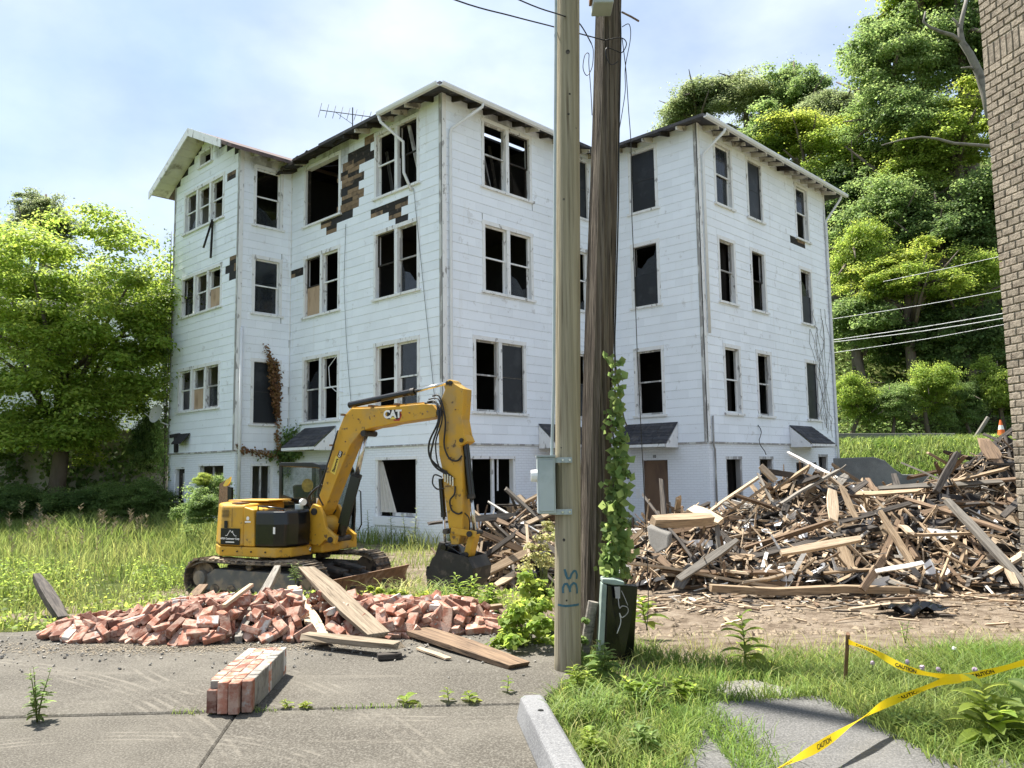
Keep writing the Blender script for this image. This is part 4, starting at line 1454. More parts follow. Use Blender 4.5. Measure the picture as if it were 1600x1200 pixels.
for i in range(nc):
    z = -0.2 + i * CHB
    soldier = 75 <= i <= 77
    if soldier:
        if i == 75:
            for j in range(18):
                cand.append((0.035 + j * CHB, z + CHB * 1.5 - 0.004, CHB - 0.011, CHB * 3 - 0.012, 'v'))
        continue
    off = 0 if i % 2 else BLN / 2
    s_ = -off
    while s_ < 2.2:
        a, b = max(0.0, s_), s_ + BLN - 0.011
        if b - a > 0.03: cand.append(((a + b) / 2, z + CHB / 2, b - a, CHB - 0.011, 'h'))
        s_ += BLN
def bpx(c):
    return proj(C0 + wd * c[0] + Z * c[1])
inside = [c for c in cand if (lambda p: p[0] < 1612 and -14 < p[1] < 905)(bpx(c))]
inside.sort(key=lambda c: bpx(c)[0])
keep = set(id(c) for c in inside[:296])
for c in cand:
    ctr = C0 + wd * c[0] + Z * c[1] + wo * (-0.044 + rs.uniform(-0.002, 0.004))
    if id(c) in keep:
        full_ = abs(c[2] - (BLN - 0.011)) < 1e-4
        key = 100 + rs.randrange(5) if c[4] == 'h' and full_ else (int(c[2] * 1000) * 10 + (5000 if c[4] == 'v' else 0) + 500 + rs.randrange(2))
        me = bmesh_brick(c[2], c[3], 0.1, key)
        mw = Matrix(((wd.x, wo.x, 0, ctr.x), (wd.y, wo.y, 0, ctr.y), (0, 0, 1, ctr.z), (0, 0, 0, 1)))
        ob('brick', me, None, bb, mw=mw @ Matrix.Rotation(rs.gauss(0, 0.004), 4, 'Y'))
    elif c[0] < 2.0:
        wbx(rest, c[0] - c[2] / 2, c[0] + c[2] / 2, c[1] - c[3] / 2, c[1] + c[3] / 2, -0.09, 0.006)
rest.build('bricks', 'brick_brown', bb, kind='stuff')

# ------------------------------------------------------------------ utility poles
def pole(px0, py0, px1, py1, dist, r0, r1, zend, mat, label):
    a = gnd(px0, py0, 0.0)
    k = dist
    a = at(px0, py0, k)
    b = at(px1, py1, k * 1.0)
    d = (b - a)
    top = a + d * ((zend - a.z) / d.z)
    a = a - d.normalized() * 0.35
    root = empty('utility_pole', (a.x, a.y, 0), label, 'utility pole')
    rs = random.Random(int(px0))
    mb = MB()
    n = 26
    pts, rad = [], []
    for i in range(n + 1):
        u = i / n
        pts.append(a + (top - a) * u)
        rad.append((r0 + (r1 - r0) * u))
    mb.tube(pts, rad, 28)
    # weathering: shallow checks running up the shaft
    amp = 0.010 if mat == 'pole_old' else 0.0015
    ph = [rs.uniform(-1, 1) * amp + (-amp * 2.0 if rs.random() < 0.18 and mat == 'pole_old' else 0) for _ in range(28)]
    v = []
    for i, c in enumerate(mb.v):
        ring, k2 = divmod(i, 28)
        ctr = pts[min(ring, n)]
        q = Vector(c) - ctr
        wob = 1 + (ph[k2] + 0.3 * amp * math.sin(ring * 0.8 + k2)) / max(0.05, q.length)
        v.append(tuple(ctr + q * wob))
    mb.v = v
    mb.build('shaft', mat, root, smooth=(mat == 'pole_new'))
    return root, a, top
P1, p1a, p1t = pole(887, 1036, 888, 0, 6.68, 0.108, 0.088, 9.5, 'pole_new', 'smooth tan wooden utility pole with blue sprayed number and grey box')
P2, p2a, p2t = pole(924, 1004, 952, 0, 7.40, 0.142, 0.098, 10.5, 'pole_old', 'dark weathered cracked utility pole overgrown with vine')
ax1, ax2 = (p1t - p1a).normalized(), (p2t - p2a).normalized()
def on_pole(a, ax, z):
    return a + ax * ((z - a.z) / ax.z)
# knots on the new pole
rs = random.Random(4)
for (px, py, s_) in ((886, 90, 1.3), (889, 155, 0.6), (887, 186, 0.7), (880, 317, 0.7), (899, 206, 0.4), (880, 842, 0.8), (884, 935, 0.5), (876, 700, 0.4)):
    q = at(px, py, 6.68)
    c = on_pole(p1a, ax1, q.z)
    v = Vector((q.x - c.x, -0.5, 0))
    rr = 0.108 - 0.02 * (q.z / 9.5)
    v = Vector((q.x - c.x, -math.sqrt(max(1e-4, rr ** 2 - (q.x - c.x) ** 2)), 0))
    mb = MB()
    pts = []
    nn = v.normalized()
    tx = Vector((-nn.y, nn.x, 0))
    for k in range(12):
        t = 2 * math.pi * k / 12
        pts.append(c + v * 1.012 + tx * math.cos(t) * 0.011 * s_ * 1.3 + Z * math.sin(t) * 0.016 * s_)
    mb.add(pts, [tuple(range(12))])
    mb.build('knot', 'timber_char', P1)
# grey meter box, straps and conduit on the new pole
cb = on_pole(p1a, ax1, 1.4)
bx0, bx1 = at(840, 802, 6.62), at(866, 714, 6.62)
mb = MB()
mb.box((bx0.x, 6.50, bx0.z), (bx1.x - 0.0, 6.74, bx1.z))
mbx = mb.build('meter_box', 'galvanised', P1, bevel=0.008)
mb = MB()
mb.box((bx0.x + 0.012, 6.492, bx0.z + 0.02), (bx1.x - 0.012, 6.4985, bx1.z - 0.025))
mb.build('box_lid', 'galvanised', mbx, bevel=0.004)
mb = MB()
mb.box((bx0.x - 0.006, 6.485, bx1.z), (bx1.x + 0.006, 6.75, bx1.z + 0.012))
mb.build('box_cap', 'galvanised', mbx)
mb = MB()
q = Vector((bx0.x - 0.02, 6.56, bx0.z + 0.30))
mb.cyl(q + Vector((0.022, 0, 0)), q - Vector((0.03, 0, 0)), 0.05, 0.045, 12)
mb.build('meter', 'decal_white', mbx)
for py in (719, 800):
    z = at(866, py, 6.55).z
    mb = MB()
    c = on_pole(p1a, ax1, z)
    x0, x1 = at(857, py, 6.57).x, at(893.5, py, 6.57).x
    mb.box((x0, 6.545, z - 0.021), (x1, 6.562, z + 0.021))
    st = mb.build('strap', 'galvanised', P1)
    for px in (879, 890):
        q = at(px, py, 6.55)
        MB().cyl((q.x, 6.55, z), (q.x, 6.532, z), 0.009, 0.009, 8).build('bolt', 'chrome', st)
MB().tube([(bx1.x - 0.02, 6.60, bx1.z + 0.01), (at(865, 600, 6.62).x, 6.60, at(865, 600, 6.62).z), (at(869.5, 0, 6.62).x - 0.006, 6.60, at(868, 0, 6.62).z), (at(872, -200, 6.62).x, 6.60, 8.5)], 0.013, 8).build('conduit', 'galvanised', P1)
# blue sprayed figures on the pole, read sideways
def on_shaft(px, py, a, ax, r, dist):
    q = at(px, py, dist - r)
    c = on_pole(a, ax, q.z)
    dx = max(-r * 0.97, min(r * 0.97, q.x - c.x))
    return Vector((c.x + dx, c.y - math.sqrt(max(1e-5, r * r - dx * dx)) - 0.0, q.z))
strokes = [[(872, 946), (884, 947), (896, 946), (905, 945.5)], 
           [(880, 927), (879.5, 919), (882, 913), (886, 912), (890, 920), (891, 925)], [(890, 922), (892, 915), (896, 911), (900, 913), (902, 920), (902, 928)],
           [(882.5, 890), (884, 898), (887, 904), (891, 903), (893, 897), (897, 892), (900, 893), (902, 899), (901, 905)], [(886, 903), (884.5, 896), (882, 889.5)]]
for stn in strokes:
    r_ = 0.1085
    pts = [on_shaft(x, y, p1a, ax1, r_, 6.68) for x, y in stn]
    fine = []
    for a_, b_ in zip(pts, pts[1:]):
        for k in range(4): fine.append(a_.lerp(b_, k / 4))
    fine.append(pts[-1])
    mb = MB()
    v0, n_ = len(mb.v), len(fine)
    vs = []
    for i, p in enumerate(fine):
        c = on_pole(p1a, ax1, p.z)
        nn = (p - c).normalized()
        t = (fine[min(i + 1, n_ - 1)] - fine[max(i - 1, 0)]).normalized()
        sd = nn.cross(t).normalized() * 0.0085
        for w_ in (-1, 1):
            q = p + sd * w_
            cc = on_pole(p1a, ax1, q.z)
            vs.append(cc + (q - cc).normalized() * (0.1098))
    mb.add(vs, [(2 * i, 2 * i + 1, 2 * i + 3, 2 * i + 2) for i in range(n_ - 1)])
    mb.build('sprayed_figure', 'spray_blue', P1)
# fittings and wires on the old pole
q = at(942, 8, 7.15)
mb = MB()
mb.box((q.x - 0.10, 7.02, q.z - 0.05), (q.x + 0.085, 7.26, q.z + 0.5))
mb.build('terminal_box', 'galvanised', P2, bevel=0.01)
mb = MB()
mb.box((q.x - 0.125, 7.04, q.z + 0.02), (q.x - 0.102, 7.2, q.z + 0.5))
mb.build('box_hinge', 'rust', P2)
def wire(name, pts, r, label=None, parent=None, n=5, mat='hose', cat='wire'):
    # smooth Catmull-Rom through the points
    P = [Vector(p) for p in pts]
    out = []
    for i in range(len(P) - 1):
        a, b, c, d_ = P[max(i - 1, 0)], P[i], P[i + 1], P[min(i + 2, len(P) - 1)]
        for k in range(6):
            t = k / 6
            out.append(0.5 * ((2 * b) + (c - a) * t + (2 * a - 5 * b + 4 * c - d_) * t * t + (3 * b - a - 3 * c + d_) * t ** 3))
    out.append(P[-1])
    mb = MB()
    mb.tube(out, r, n)
    return mb.build(name, mat, parent, smooth=True, label=label, cat=(cat if label else None))
D2_ = 7.24
wire('overhead_wire', [at(480, -95, 4.0), at(712, 0, 5.6), at(800, 25, 6.2), at(866, 42, 6.7), at(945, 63, 7.22)], 0.006, 'black overhead wire, lower of the two running left from the poles')
wire('overhead_wire', [at(560, -120, 4.4), at(812, 0, 6.0), at(875, 23, 6.5), at(903, 34, 6.85), at(924, 68, 7.2)], 0.006, 'black overhead wire, upper of the two running left from the poles')
wire('cable_loop', [at(945, 63, 7.22), at(970, 59, 7.18), at(979, 68, 7.2), at(972, 82, 7.22), at(962, 79, 7.2), at(948, 75, 7.18), at(947, 88, 7.18), at(955, 101, 7.2), at(966, 96, 7.25)], 0.005, parent=P2)
wire('cable_loop', [at(924, 68, 7.2), at(927, 80, 7.2), at(925, 105, 7.2), at(917, 118, 7.2), at(911, 106, 7.2), at(914, 86, 7.2), at(920, 84, 7.2), at(920, 100, 7.2), at(923, 140, 7.25), at(925, 180, 7.3)], 0.004, parent=P2)
wire('drop_cable', [at(969, 18, 7.22), at(970, 60, 7.3), at(969, 120, 7.32), at(967, 220, 7.36), at(966, 330, 7.40), at(962, 480, 7.46), at(961, 560, 7.5), at(972, 640, 7.7), at(979, 665, 7.9)], 0.0075, parent=P2)
wire('drop_cable', [at(972, 42, 7.25), at(983, 38, 7.25), at(985, 60, 7.25), at(977, 105, 7.3), at(977, 140, 7.35), at(973, 170, 7.4), at(968, 200, 7.4)], 0.004, parent=P2)
wire('drop_cable', [at(972, 60, 7.25), at(978, 110, 7.3), at(982, 170, 7.35), at(986, 230, 7.4), at(987, 330, 7.5), at(991, 420, 7.6), at(996, 560, 7.8), at(1003, 700, 7.95), at(1010, 840, 8.0), at(1013, 935, 7.9), at(1010, 985, 7.8)], 0.0042, parent=P2)
MB().tube([at(972, 19, 7.2), at(986, 26, 7.1), at(998, 33, 7.05)], 0.009, 6).build('guy_hook', 'rust', P2)
# severed stub post beside the old pole
mb = MB()
mb.tube([at(913, 1022, 7.0), at(927, 940, 7.0)], [0.045, 0.045], 10)
mb.build('post_stub', 'timber_grey', label='short sawn off wooden stub leaning against the old pole', cat='post')
# green and black telephone pedestal
ped = empty('cable_pedestal', (0.93, 7.0, 0), 'open green and black telephone pedestal standing in weeds by the old pole', 'pedestal')
a0 = gnd(946, 1010)
dd = 6.85
def pp(px, py, dy=0.0): return at(px, py, dd + dy)
mb = MB()
mb.prism([pp(941, 912), pp(948.5, 914), pp(943, 1032), pp(934, 1030)], (0, 0.16, 0))
mb.build('housing', 'pedestal_green', ped, bevel=0.006)
mb = MB()
mb.prism([pp(941, 904), pp(960, 905), pp(976, 909.5), pp(975.5, 915), pp(958, 914.5), pp(941, 911)], (0, 0.17, 0))
mb.build('lid', 'pedestal_green', ped, bevel=0.01)
mb = MB()
mb.prism([pp(949, 914, 0.02), pp(974, 915, 0.02), pp(996.5, 916, 0.10), pp(990, 1026, 0.10), pp(975, 1032, 0.03), pp(945, 1032, 0.02)], (0, 0.13, 0))
mb.build('inner_case', 'paint_black', ped, bevel=0.005)
mb = MB()
mb.prism([pp(960, 917, 0.0), pp(969, 917, 0.0), pp(969, 935, 0.0), pp(962, 935, 0.0)], (0, 0.02, 0))
mb.build('terminal_block', 'trim_old', ped)
wire('cable', [pp(966, 935, -0.01), pp(968, 950, -0.03), pp(972, 947, -0.04), pp(980, 949, -0.03), pp(981, 957, -0.02), pp(972, 965, -0.02), pp(968, 958, -0.02), pp(970, 972, -0.02), pp(964, 990, -0.02)], 0.004, parent=ped, mat='trim_old')
wire('cable', [pp(971, 923, -0.01), pp(976, 934, -0.02), pp(981, 946, -0.02)], 0.003, parent=ped, mat='trim_old')

# ------------------------------------------------------------------ excavator
EO = Vector((-4.01, 14.56, 0))
EF = Vector((0.906, -0.423, 0)).normalized()
EQ = Vector((0.423, 0.906, 0)).normalized()
EZ = -0.47
def X(f, q, z): return EO + EF * f + EQ * q + Z * z
def PF(px, py, q):
    r = ray(px, py)
    k = (EO - Vector((0, 0, CAMZ))).dot(EQ) + q
    k = k / r.dot(EQ)
    p = Vector((0, 0, CAMZ)) + r * k
    return (p - EO).dot(EF), p.z
exc = empty('excavator', EO + Z * EZ, 'yellow tracked mini excavator with raised boom parked before the white house', 'excavator')
def ebox(f0, f1, q0, q1, z0, z1, mb=None):
    mb = mb or MB()
    return mb.hexa([X(f0, q0, z0), X(f1, q0, z0), X(f1, q1, z0), X(f0, q1, z0), X(f0, q0, z1), X(f1, q0, z1), X(f1, q1, z1), X(f0, q1, z1)])
def eprism(plan, z0, z1, mb=None):
    mb = mb or MB()
    return mb.prism([X(f, q, z0) for f, q in plan], (0, 0, z1 - z0))
def side(prof, q0, q1, mb=None):
    """profile in (f,z), extruded sideways"""
    mb = mb or MB()
    return mb.prism([X(f, q0, z) for f, z in prof], EQ * (q1 - q0))
# tracks
TR, TH_, TF0, TF1 = 0.31, 0.62, -1.26, 1.44
def stadium(u):
    """u in metres round the belt -> (f, z, tangent angle)"""
    st = TF1 - TF0 - 2 * TR
    arc = math.pi * TR
    per = 2 * st + 2 * arc
    u = u % per
    if u < st: return TF0 + TR + u, EZ, 0.0
    u -= st
    if u < arc:
        t = u / TR
        return TF1 - TR + TR * math.sin(t), EZ + TR - TR * math.cos(t), t
    u -= arc
    if u < st: return TF1 - TR - u, EZ + 2 * TR, math.pi
    u -= st
    t = u / TR
    return TF0 + TR - TR * math.sin(t), EZ + TR + TR * math.cos(t), math.pi + t
PER = 2 * (TF1 - TF0 - 2 * TR) + 2 * math.pi * TR
NSH = 52
shoe = MB()
shoe.box((-0.058, -0.21, -0.012), (0.058, 0.21, 0.012))
shoe.box((-0.05, -0.21, -0.034), (-0.036, 0.21, -0.0125))
shoe.box((0.03, -0.21, -0.028), (0.042, 0.21, -0.0125))
shoe_me = shoe.mesh('track_shoe')
shoe_me.materials.append(MATS['track_steel'])
for sgn in (-1, 1):
    qc = sgn * 0.89
    fr = MB()
    side([(TF0 + 0.42, EZ + 0.12), (TF1 - 0.42, EZ + 0.12), (TF1 - 0.34, EZ + 0.34), (TF1 - 0.55, EZ + 0.45), (TF0 + 0.6, EZ + 0.47), (TF0 + 0.36, EZ + 0.34)], qc - 0.13, qc + 0.13, fr)
    trk = fr.build('track', 'track_frame', exc, bevel=0.015)
    mb = MB()
    mb.disc(X(TF0 + TR, qc, EZ + TR), EQ, TR - 0.055, 22, 0.16)
    mb.build('sprocket', 'track_steel', trk)
    mb = MB()
    mb.disc(X(TF0 + TR, qc - 0.02, EZ + TR), EQ, 0.13, 18, 0.34)
    mb.build('drive_motor', 'track_frame', trk, bevel=0.01)
    mb = MB()
    mb.disc(X(TF1 - TR, qc, EZ + TR), EQ, TR - 0.05, 22, 0.14)
    mb.build('idler', 'track_steel', trk)
    for k in range(5):
        f = TF0 + 0.62 + k * 0.36
        mb = MB()
        mb.disc(X(f, qc, EZ + 0.13), EQ, 0.095, 14, 0.3)
        mb.build('roller', 'track_steel', trk)
    mb = MB()
    mb.disc(X(0.1, qc, EZ + 2 * TR - 0.09), EQ, 0.06, 12, 0.3)
    mb.build('roller', 'track_steel', trk)
    for k in range(NSH):
        f, z, t = stadium(k * PER / NSH)
        sag = 0.0
        if abs(t - math.pi) < 1e-6: sag = -0.035 * math.sin(math.pi * (f - TF0 - TR) / (TF1 - TF0 - 2 * TR))
        tx = EF * math.cos(t) + Z * math.sin(t)
        tz = tx.cross(EQ) * -1
        nz_ = EQ.cross(tx) * -1
        up = tx.cross(EQ)
        c = X(f, qc, z + sag)
        y = EQ
        zz_ = tx.cross(y)
        mw = Matrix(((tx.x, y.x, zz_.x, c.x), (tx.y, y.y, zz_.y, c.y), (tx.z, y.z, zz_.z, c.z), (0, 0, 0, 1)))
        ob('track_shoe', shoe_me, None, trk, mw=mw)
    # dried mud lying along the upper run
    rs = random.Random(7 + sgn)
    mud = MB()
    nn, mm = 26, 5
    vs = []
    for i in range(nn + 1):
        f = TF0 + 0.12 + (TF1 - TF0 - 0.24) * i / nn
        end = min(1, 6 * min(i, nn - i) / nn)
        zb_ = EZ + 2 * TR - 0.02 - 0.035 * math.sin(math.pi * i / nn) - (1 - end) ** 2 * 0.11
        for j in range(mm + 1):
            w = -0.2 + 0.4 * j / mm
            edge = 0 if j in (0, mm) else 1
            vs.append(X(f, qc + w + rs.uniform(-0.01, 0.01), zb_ + (0.015 + rs.uniform(0.02, 0.07)) * edge))
    mud.add(vs, [(i * (mm + 1) + j, (i + 1) * (mm + 1) + j, (i + 1) * (mm + 1) + j + 1, i * (mm + 1) + j + 1) for i in range(nn) for j in range(mm)])
    mud.build('mud_crust', 'mud', trk, smooth=True)
# car body, slew ring
mb = ebox(-0.75, 0.9, -0.66, 0.66, EZ + 0.22, EZ + 0.5)
mb.build('undercarriage', 'steel_dark', exc, bevel=0.03)
mb = MB().cyl(X(0, 0, EZ + 0.5), X(0, 0, 0.215), 0.45, 0.45, 28)
mb.build('slew_ring', 'steel_dark', exc)
# dozer blade with its arms and cylinders
bp = []
for k in range(7):
    t = k / 6
    bp.append((1.74 + 0.09 * (1 - math.sin(math.pi * t)) , EZ - 0.01 + 0.41 * t))
side(bp + [(p[0] - 0.035, p[1]) for p in bp[::-1]], -1.13, 1.13).build('blade', 'rust', exc)
for q in (-0.45, 0.45):
    MB().bar(X(0.7, q, EZ + 0.25), X(1.76, q, EZ + 0.16), 0.12, 0.13).build('blade_arm', 'steel_dark', exc, bevel=0.01)
for q, w in ((-0.22, 0.2), (0.28, 0.2)):
    mb = MB().bar(X(0.86, q, EZ + 0.5), X(1.42, q, EZ + 0.40), w, 0.06)
    mb.build('blade_cylinder_guard', 'steel_dark', exc, bevel=0.012)
    MB().cyl(X(1.40, q, EZ + 0.36), X(1.74, q, EZ + 0.27), 0.045, 0.045, 12).build('blade_cylinder', 'steel_dark', exc)
# revolving frame skirt
plan = [(-0.60, -0.98), (0.60, -0.98), (0.78, -0.80), (0.80, -0.30), (0.72, -0.28), (0.72, 0.02), (0.76, 0.06), (0.76, 1.03), (-0.62, 1.03), (-1.02, 0.68), (-1.16, 0.2), (-1.16, -0.2), (-1.02, -0.64)]
eprism(plan, 0.215, 0.375).build('frame_skirt', 'paint_yellow', exc, bevel=0.02, seg=3)
# counterweight and engine hood
hood = [(-0.60, -0.985), (-0.085, -0.985), (-0.085, 0.04), (-0.25, 0.06), (-0.25, 1.03), (-0.60, 1.03), (-1.02, 0.68), (-1.16, 0.2), (-1.16, -0.2), (-1.02, -0.64)]
mb = MB()
n = len(hood)
bot = [X(f, q, 0.385) for f, q in hood]
top = [X(f * 0.97 + 0.0 if f < -0.3 else f, q * 0.97, 1.06 + 0.05 * (1 - abs(q))) for f, q in hood]
mb.add(bot + top, [tuple(range(n))[::-1], tuple(range(n, 2 * n))] + [(i, (i + 1) % n, n + (i + 1) % n, n + i) for i in range(n)])
hd = mb.build('engine_hood', 'paint_yellow', exc, bevel=0.045, seg=3)
side([(-0.075, 0.385), (0.16, 0.385), (0.155, 0.70), (0.135, 0.985), (-0.078, 1.035)], -0.985, -0.25).build('side_panel', 'paint_yellow', exc, bevel=0.02, seg=2)
ebox(-0.8, 0.1, -0.6, 0.0, 1.105, 1.13).build('hood_lid', 'paint_yellow', exc, bevel=0.012)
ebox(-0.42, -0.22, -0.9, -0.7, 1.075, 1.10).build('exhaust_cover', 'rust', exc)
ebox(-0.495, -0.425, -0.993, -0.988, 0.68, 0.80).build('hood_latch', 'decal_black', exc)
# orange tail marker
q_ = -0.15
mp_ = [PF(x, y, q_) for x, y in ((355.5, 806), (361.5, 806), (361.5, 762), (355.5, 760))]
side(mp_, q_, q_ + 0.05).build('mirror_post', 'paint_black', exc)
side([PF(x, y, q_) for x, y in ((350.5, 758), (355, 750), (362, 745), (361, 752), (356, 759), (352, 760))], q_ - 0.03, q_).build('mirror_back', 'decal_yellow', exc)
# dark tank cover on the right front
tank = [(0.165, -0.99), (0.55, -0.985), (0.74, -0.90), (0.84, -0.72), (0.86, -0.42), (0.165, -0.42)]
mb = MB()
n = len(tank)
bot = [X(f, q, 0.385) for f, q in tank]
midr = [X(f + (0.02 if f > 0.3 else 0), q, 0.75) for f, q in tank]
top = [X(f * 0.99, q * 0.99, 0.965 + (0.0 if q < -0.6 else 0.02)) for f, q in tank]
mb.add(bot + midr + top, [tuple(range(n))[::-1], tuple(range(2 * n, 3 * n))] + [(k * n + i, k * n + (i + 1) % n, (k + 1) * n + (i + 1) % n, (k + 1) * n + i) for k in range(2) for i in range(n)])
tk = mb.build('tank_cover', 'paint_black', exc, bevel=0.04, seg=3)
mb = MB()
mb.tube([X(0.18, -0.93, 0.97), X(0.18, -0.93, 1.045), X(0.42, -0.93, 1.03), X(0.66, -0.86, 1.0), X(0.66, -0.86, 0.96)], 0.014, 8)
mb.build('hand_rail', 'paint_black', tk, smooth=True)
ebox(0.56, 0.60, -0.994, -0.986, 0.60, 0.71).build('warning_label', 'decal_white', tk)
mb = MB().cyl(X(0.72, -0.55, 0.98), X(0.72, -0.55, 1.06), 0.07, 0.07, 12)
mb.build('work_lamp_base', 'galvanised', tk)
mb = MB().cyl(X(0.80, -0.58, 1.10), X(0.86, -0.60, 1.10), 0.055, 0.055, 14)
mb.build('work_lamp', 'decal_white', tk)
# cab: posts, roof, glass, door side, seat inside
cab0, cab1, qa, qb = -0.24, 0.70, 0.06, 1.02
roofp = [(cab0 - 0.02, 1.70), (cab0 + 0.02, 1.775), (0.50, 1.765), (0.64, 1.72), (0.69, 1.64), (0.60, 1.66), (cab0 + 0.04, 1.70)]
cab = side(roofp, qa - 0.01, qb + 0.01).build('cab', 'paint_black', exc, bevel=0.015)
for q0, q1 in ((qa, qa + 0.05), (qb - 0.05, qb)):
    side([(cab0, 0.375), (cab0 + 0.06, 0.375), (cab0 + 0.05, 1.70), (cab0 - 0.01, 1.70)], q0, q1).build('cab_post', 'paint_black', cab)
    mb = MB()
    side([(0.66, 1.66), (0.70, 1.62), (0.735, 1.25), (0.74, 0.9), (0.72, 0.5), (0.70, 0.376), (0.64, 0.376), (0.665, 0.6), (0.68, 0.95), (0.675, 1.25), (0.635, 1.62)], q0, q1, mb)
    mb.build('cab_post', 'paint_black', cab)
mb = MB()
side([(cab0 + 0.06, 1.20), (0.40, 1.04), (0.62, 1.12), (0.68, 1.20), (0.675, 1.15), (0.62, 1.07), (0.40, 0.99), (cab0 + 0.06, 1.14)], qa + 0.004, qa + 0.044, mb)
mb.build('window_bar', 'paint_black', cab)
side([(cab0 + 0.055, 1.20), (0.40, 1.045), (0.62, 1.12), (0.67, 1.20), (0.665, 1.35), (0.63, 1.66), (cab0 + 0.045, 1.70)], qa + 0.015, qa + 0.021).build('side_window', 'cab_glass', cab)
side([(cab0 + 0.058, 0.376), (0.63, 0.376), (0.66, 0.7), (0.665, 1.06), (0.62, 1.065), (0.40, 0.985), (cab0 + 0.058, 1.13)], qa + 0.01, qa + 0.03).build('lower_panel', 'cab_glass', cab)
mb = MB()
mb.hexa([X(0.70, qa + 0.06, 0.42), X(0.715, qa + 0.06, 0.42), X(0.715, qb - 0.06, 0.42), X(0.70, qb - 0.06, 0.42), X(0.655, qa + 0.06, 1.66), X(0.662, qa + 0.06, 1.66), X(0.662, qb - 0.06, 1.66), X(0.655, qb - 0.06, 1.66)])
mb.build('windscreen', 'cab_glass', cab)
side([(cab0 + 0.06, 0.376), (0.64, 0.376), (0.66, 1.62), (cab0 + 0.06, 1.69)], qb - 0.03, qb - 0.022).build('cab_door', 'cab_glass', cab)
ebox(cab0 + 0.002, cab0 + 0.03, qa + 0.052, qb - 0.052, 0.376, 1.0).build('rear_panel', 'paint_black', cab)
mb = MB()
ebox(-0.05, 0.32, 0.35, 0.75, 0.72, 0.82, mb)
mb.build('seat', 'seat_cloth', cab, bevel=0.04)
mb = MB()
side([(-0.12, 0.78), (-0.03, 0.78), (-0.10, 1.38), (-0.19, 1.36)], 0.33, 0.77, mb)
mb.build('backrest', 'seat_cloth', cab, bevel=0.04)
for q in (0.28, 0.82):
    MB().cyl(X(0.25, q, 0.82), X(0.28, q, 1.10), 0.018, 0.03, 8).build('joystick', 'paint_black', cab)
# round orange beacon reflector inside the side glass
mb = MB().disc(X(0.36, 0.10, 1.36), EQ, 0.12, 18, 0.02)
mb.build('warning_disc', 'decal_yellow', cab)
side([(0.60, 1.14), (0.72, 1.14), (0.72, 1.10), (0.65, 1.10), (0.65, 0.86), (0.70, 0.86), (0.70, 0.83), (0.60, 0.83)], qa - 0.012, qa - 0.006).build('bracket_plate', 'decal_white', cab)
# grab rail in front of the cab
MB().tube([X(0.80, qb, 1.25), X(0.84, qb, 1.22), X(0.86, qb, 0.62), X(0.80, qb, 0.52), X(0.76, qb, 0.52)], 0.013, 8).build('grab_rail', 'paint_black', cab, smooth=True)
# boom foot: swing bracket
QB = -0.05
side([(0.70, 0.40), (0.98, 0.36), (1.10, 0.46), (1.30, 0.40), (1.33, 0.52), (1.12, 0.66), (1.06, 0.88), (0.97, 1.02), (0.84, 1.06), (0.66, 0.78), (0.68, 0.64), (0.80, 0.60), (0.74, 0.46), (0.52, 0.43), (0.52, 0.38)], QB - 0.30, QB - 0.22).build('swing_bracket', 'paint_yellow', exc, bevel=0.012)
side([(0.70, 0.40), (0.98, 0.36), (1.10, 0.46), (1.30, 0.40), (1.33, 0.52), (1.12, 0.66), (1.06, 0.88), (0.97, 1.02), (0.84, 1.06), (0.66, 0.78), (0.68, 0.64), (0.80, 0.60), (0.74, 0.46), (0.52, 0.43), (0.52, 0.38)], QB + 0.22, QB + 0.30).build('swing_bracket', 'paint_yellow', exc, bevel=0.012)
eprism([(0.55, -0.28), (1.0, -0.28), (1.02, 0.18), (0.55, 0.18)], 0.24, 0.40).build('swing_post', 'paint_yellow', exc, bevel=0.03)
MB().cyl(X(0.86, QB - 0.215, 0.70), X(0.86, QB + 0.215, 0.70), 0.16, 0.16, 20).build('swing_hub', 'paint_yellow', exc, bevel=0.02)
MB().cyl(X(0.88, QB - 0.32, 0.93), X(0.88, QB + 0.32, 0.93), 0.06, 0.06, 14).build('pivot_pin', 'steel_dark', exc)
MB().cyl(X(1.22, QB - 0.32, 0.47), X(1.22, QB + 0.32, 0.47), 0.05, 0.05, 14).build('pivot_pin', 'steel_dark', exc)
ebox(0.46, 0.72, -0.62, -0.30, 0.60, 0.66).build('step_plate', 'paint_yellow', exc, bevel=0.01)
ebox(0.52, 0.58, -0.56, -0.50, 0.38, 0.595).build('step_post', 'paint_yellow', exc)
MB().cyl(X(0.42, -0.55, 0.30), X(0.80, -0.32, 0.30), 0.05, 0.05, 14).build('swing_cylinder', 'chrome', exc)
# boom
boom_px = [(493, 790), (503.8, 758), (519.5, 698.5), (530, 668.8), (537, 651), (549, 638), (580, 637), (620, 634.5), (660, 630.5), (675, 632), (682, 640), (683, 646), (680, 652), (654.7, 656), (615, 661.7), (597.5, 666), (582, 668), (570, 672), (561, 678), (553, 688), (546.6, 697), (529, 740.5), (507, 797), (501, 806), (492, 801)]
BW = 0.16
bprof = [PF(x, y, QB - BW) for x, y in boom_px]
boom = side(bprof, QB - BW, QB + BW).build('boom', 'paint_yellow', exc, bevel=0.014)
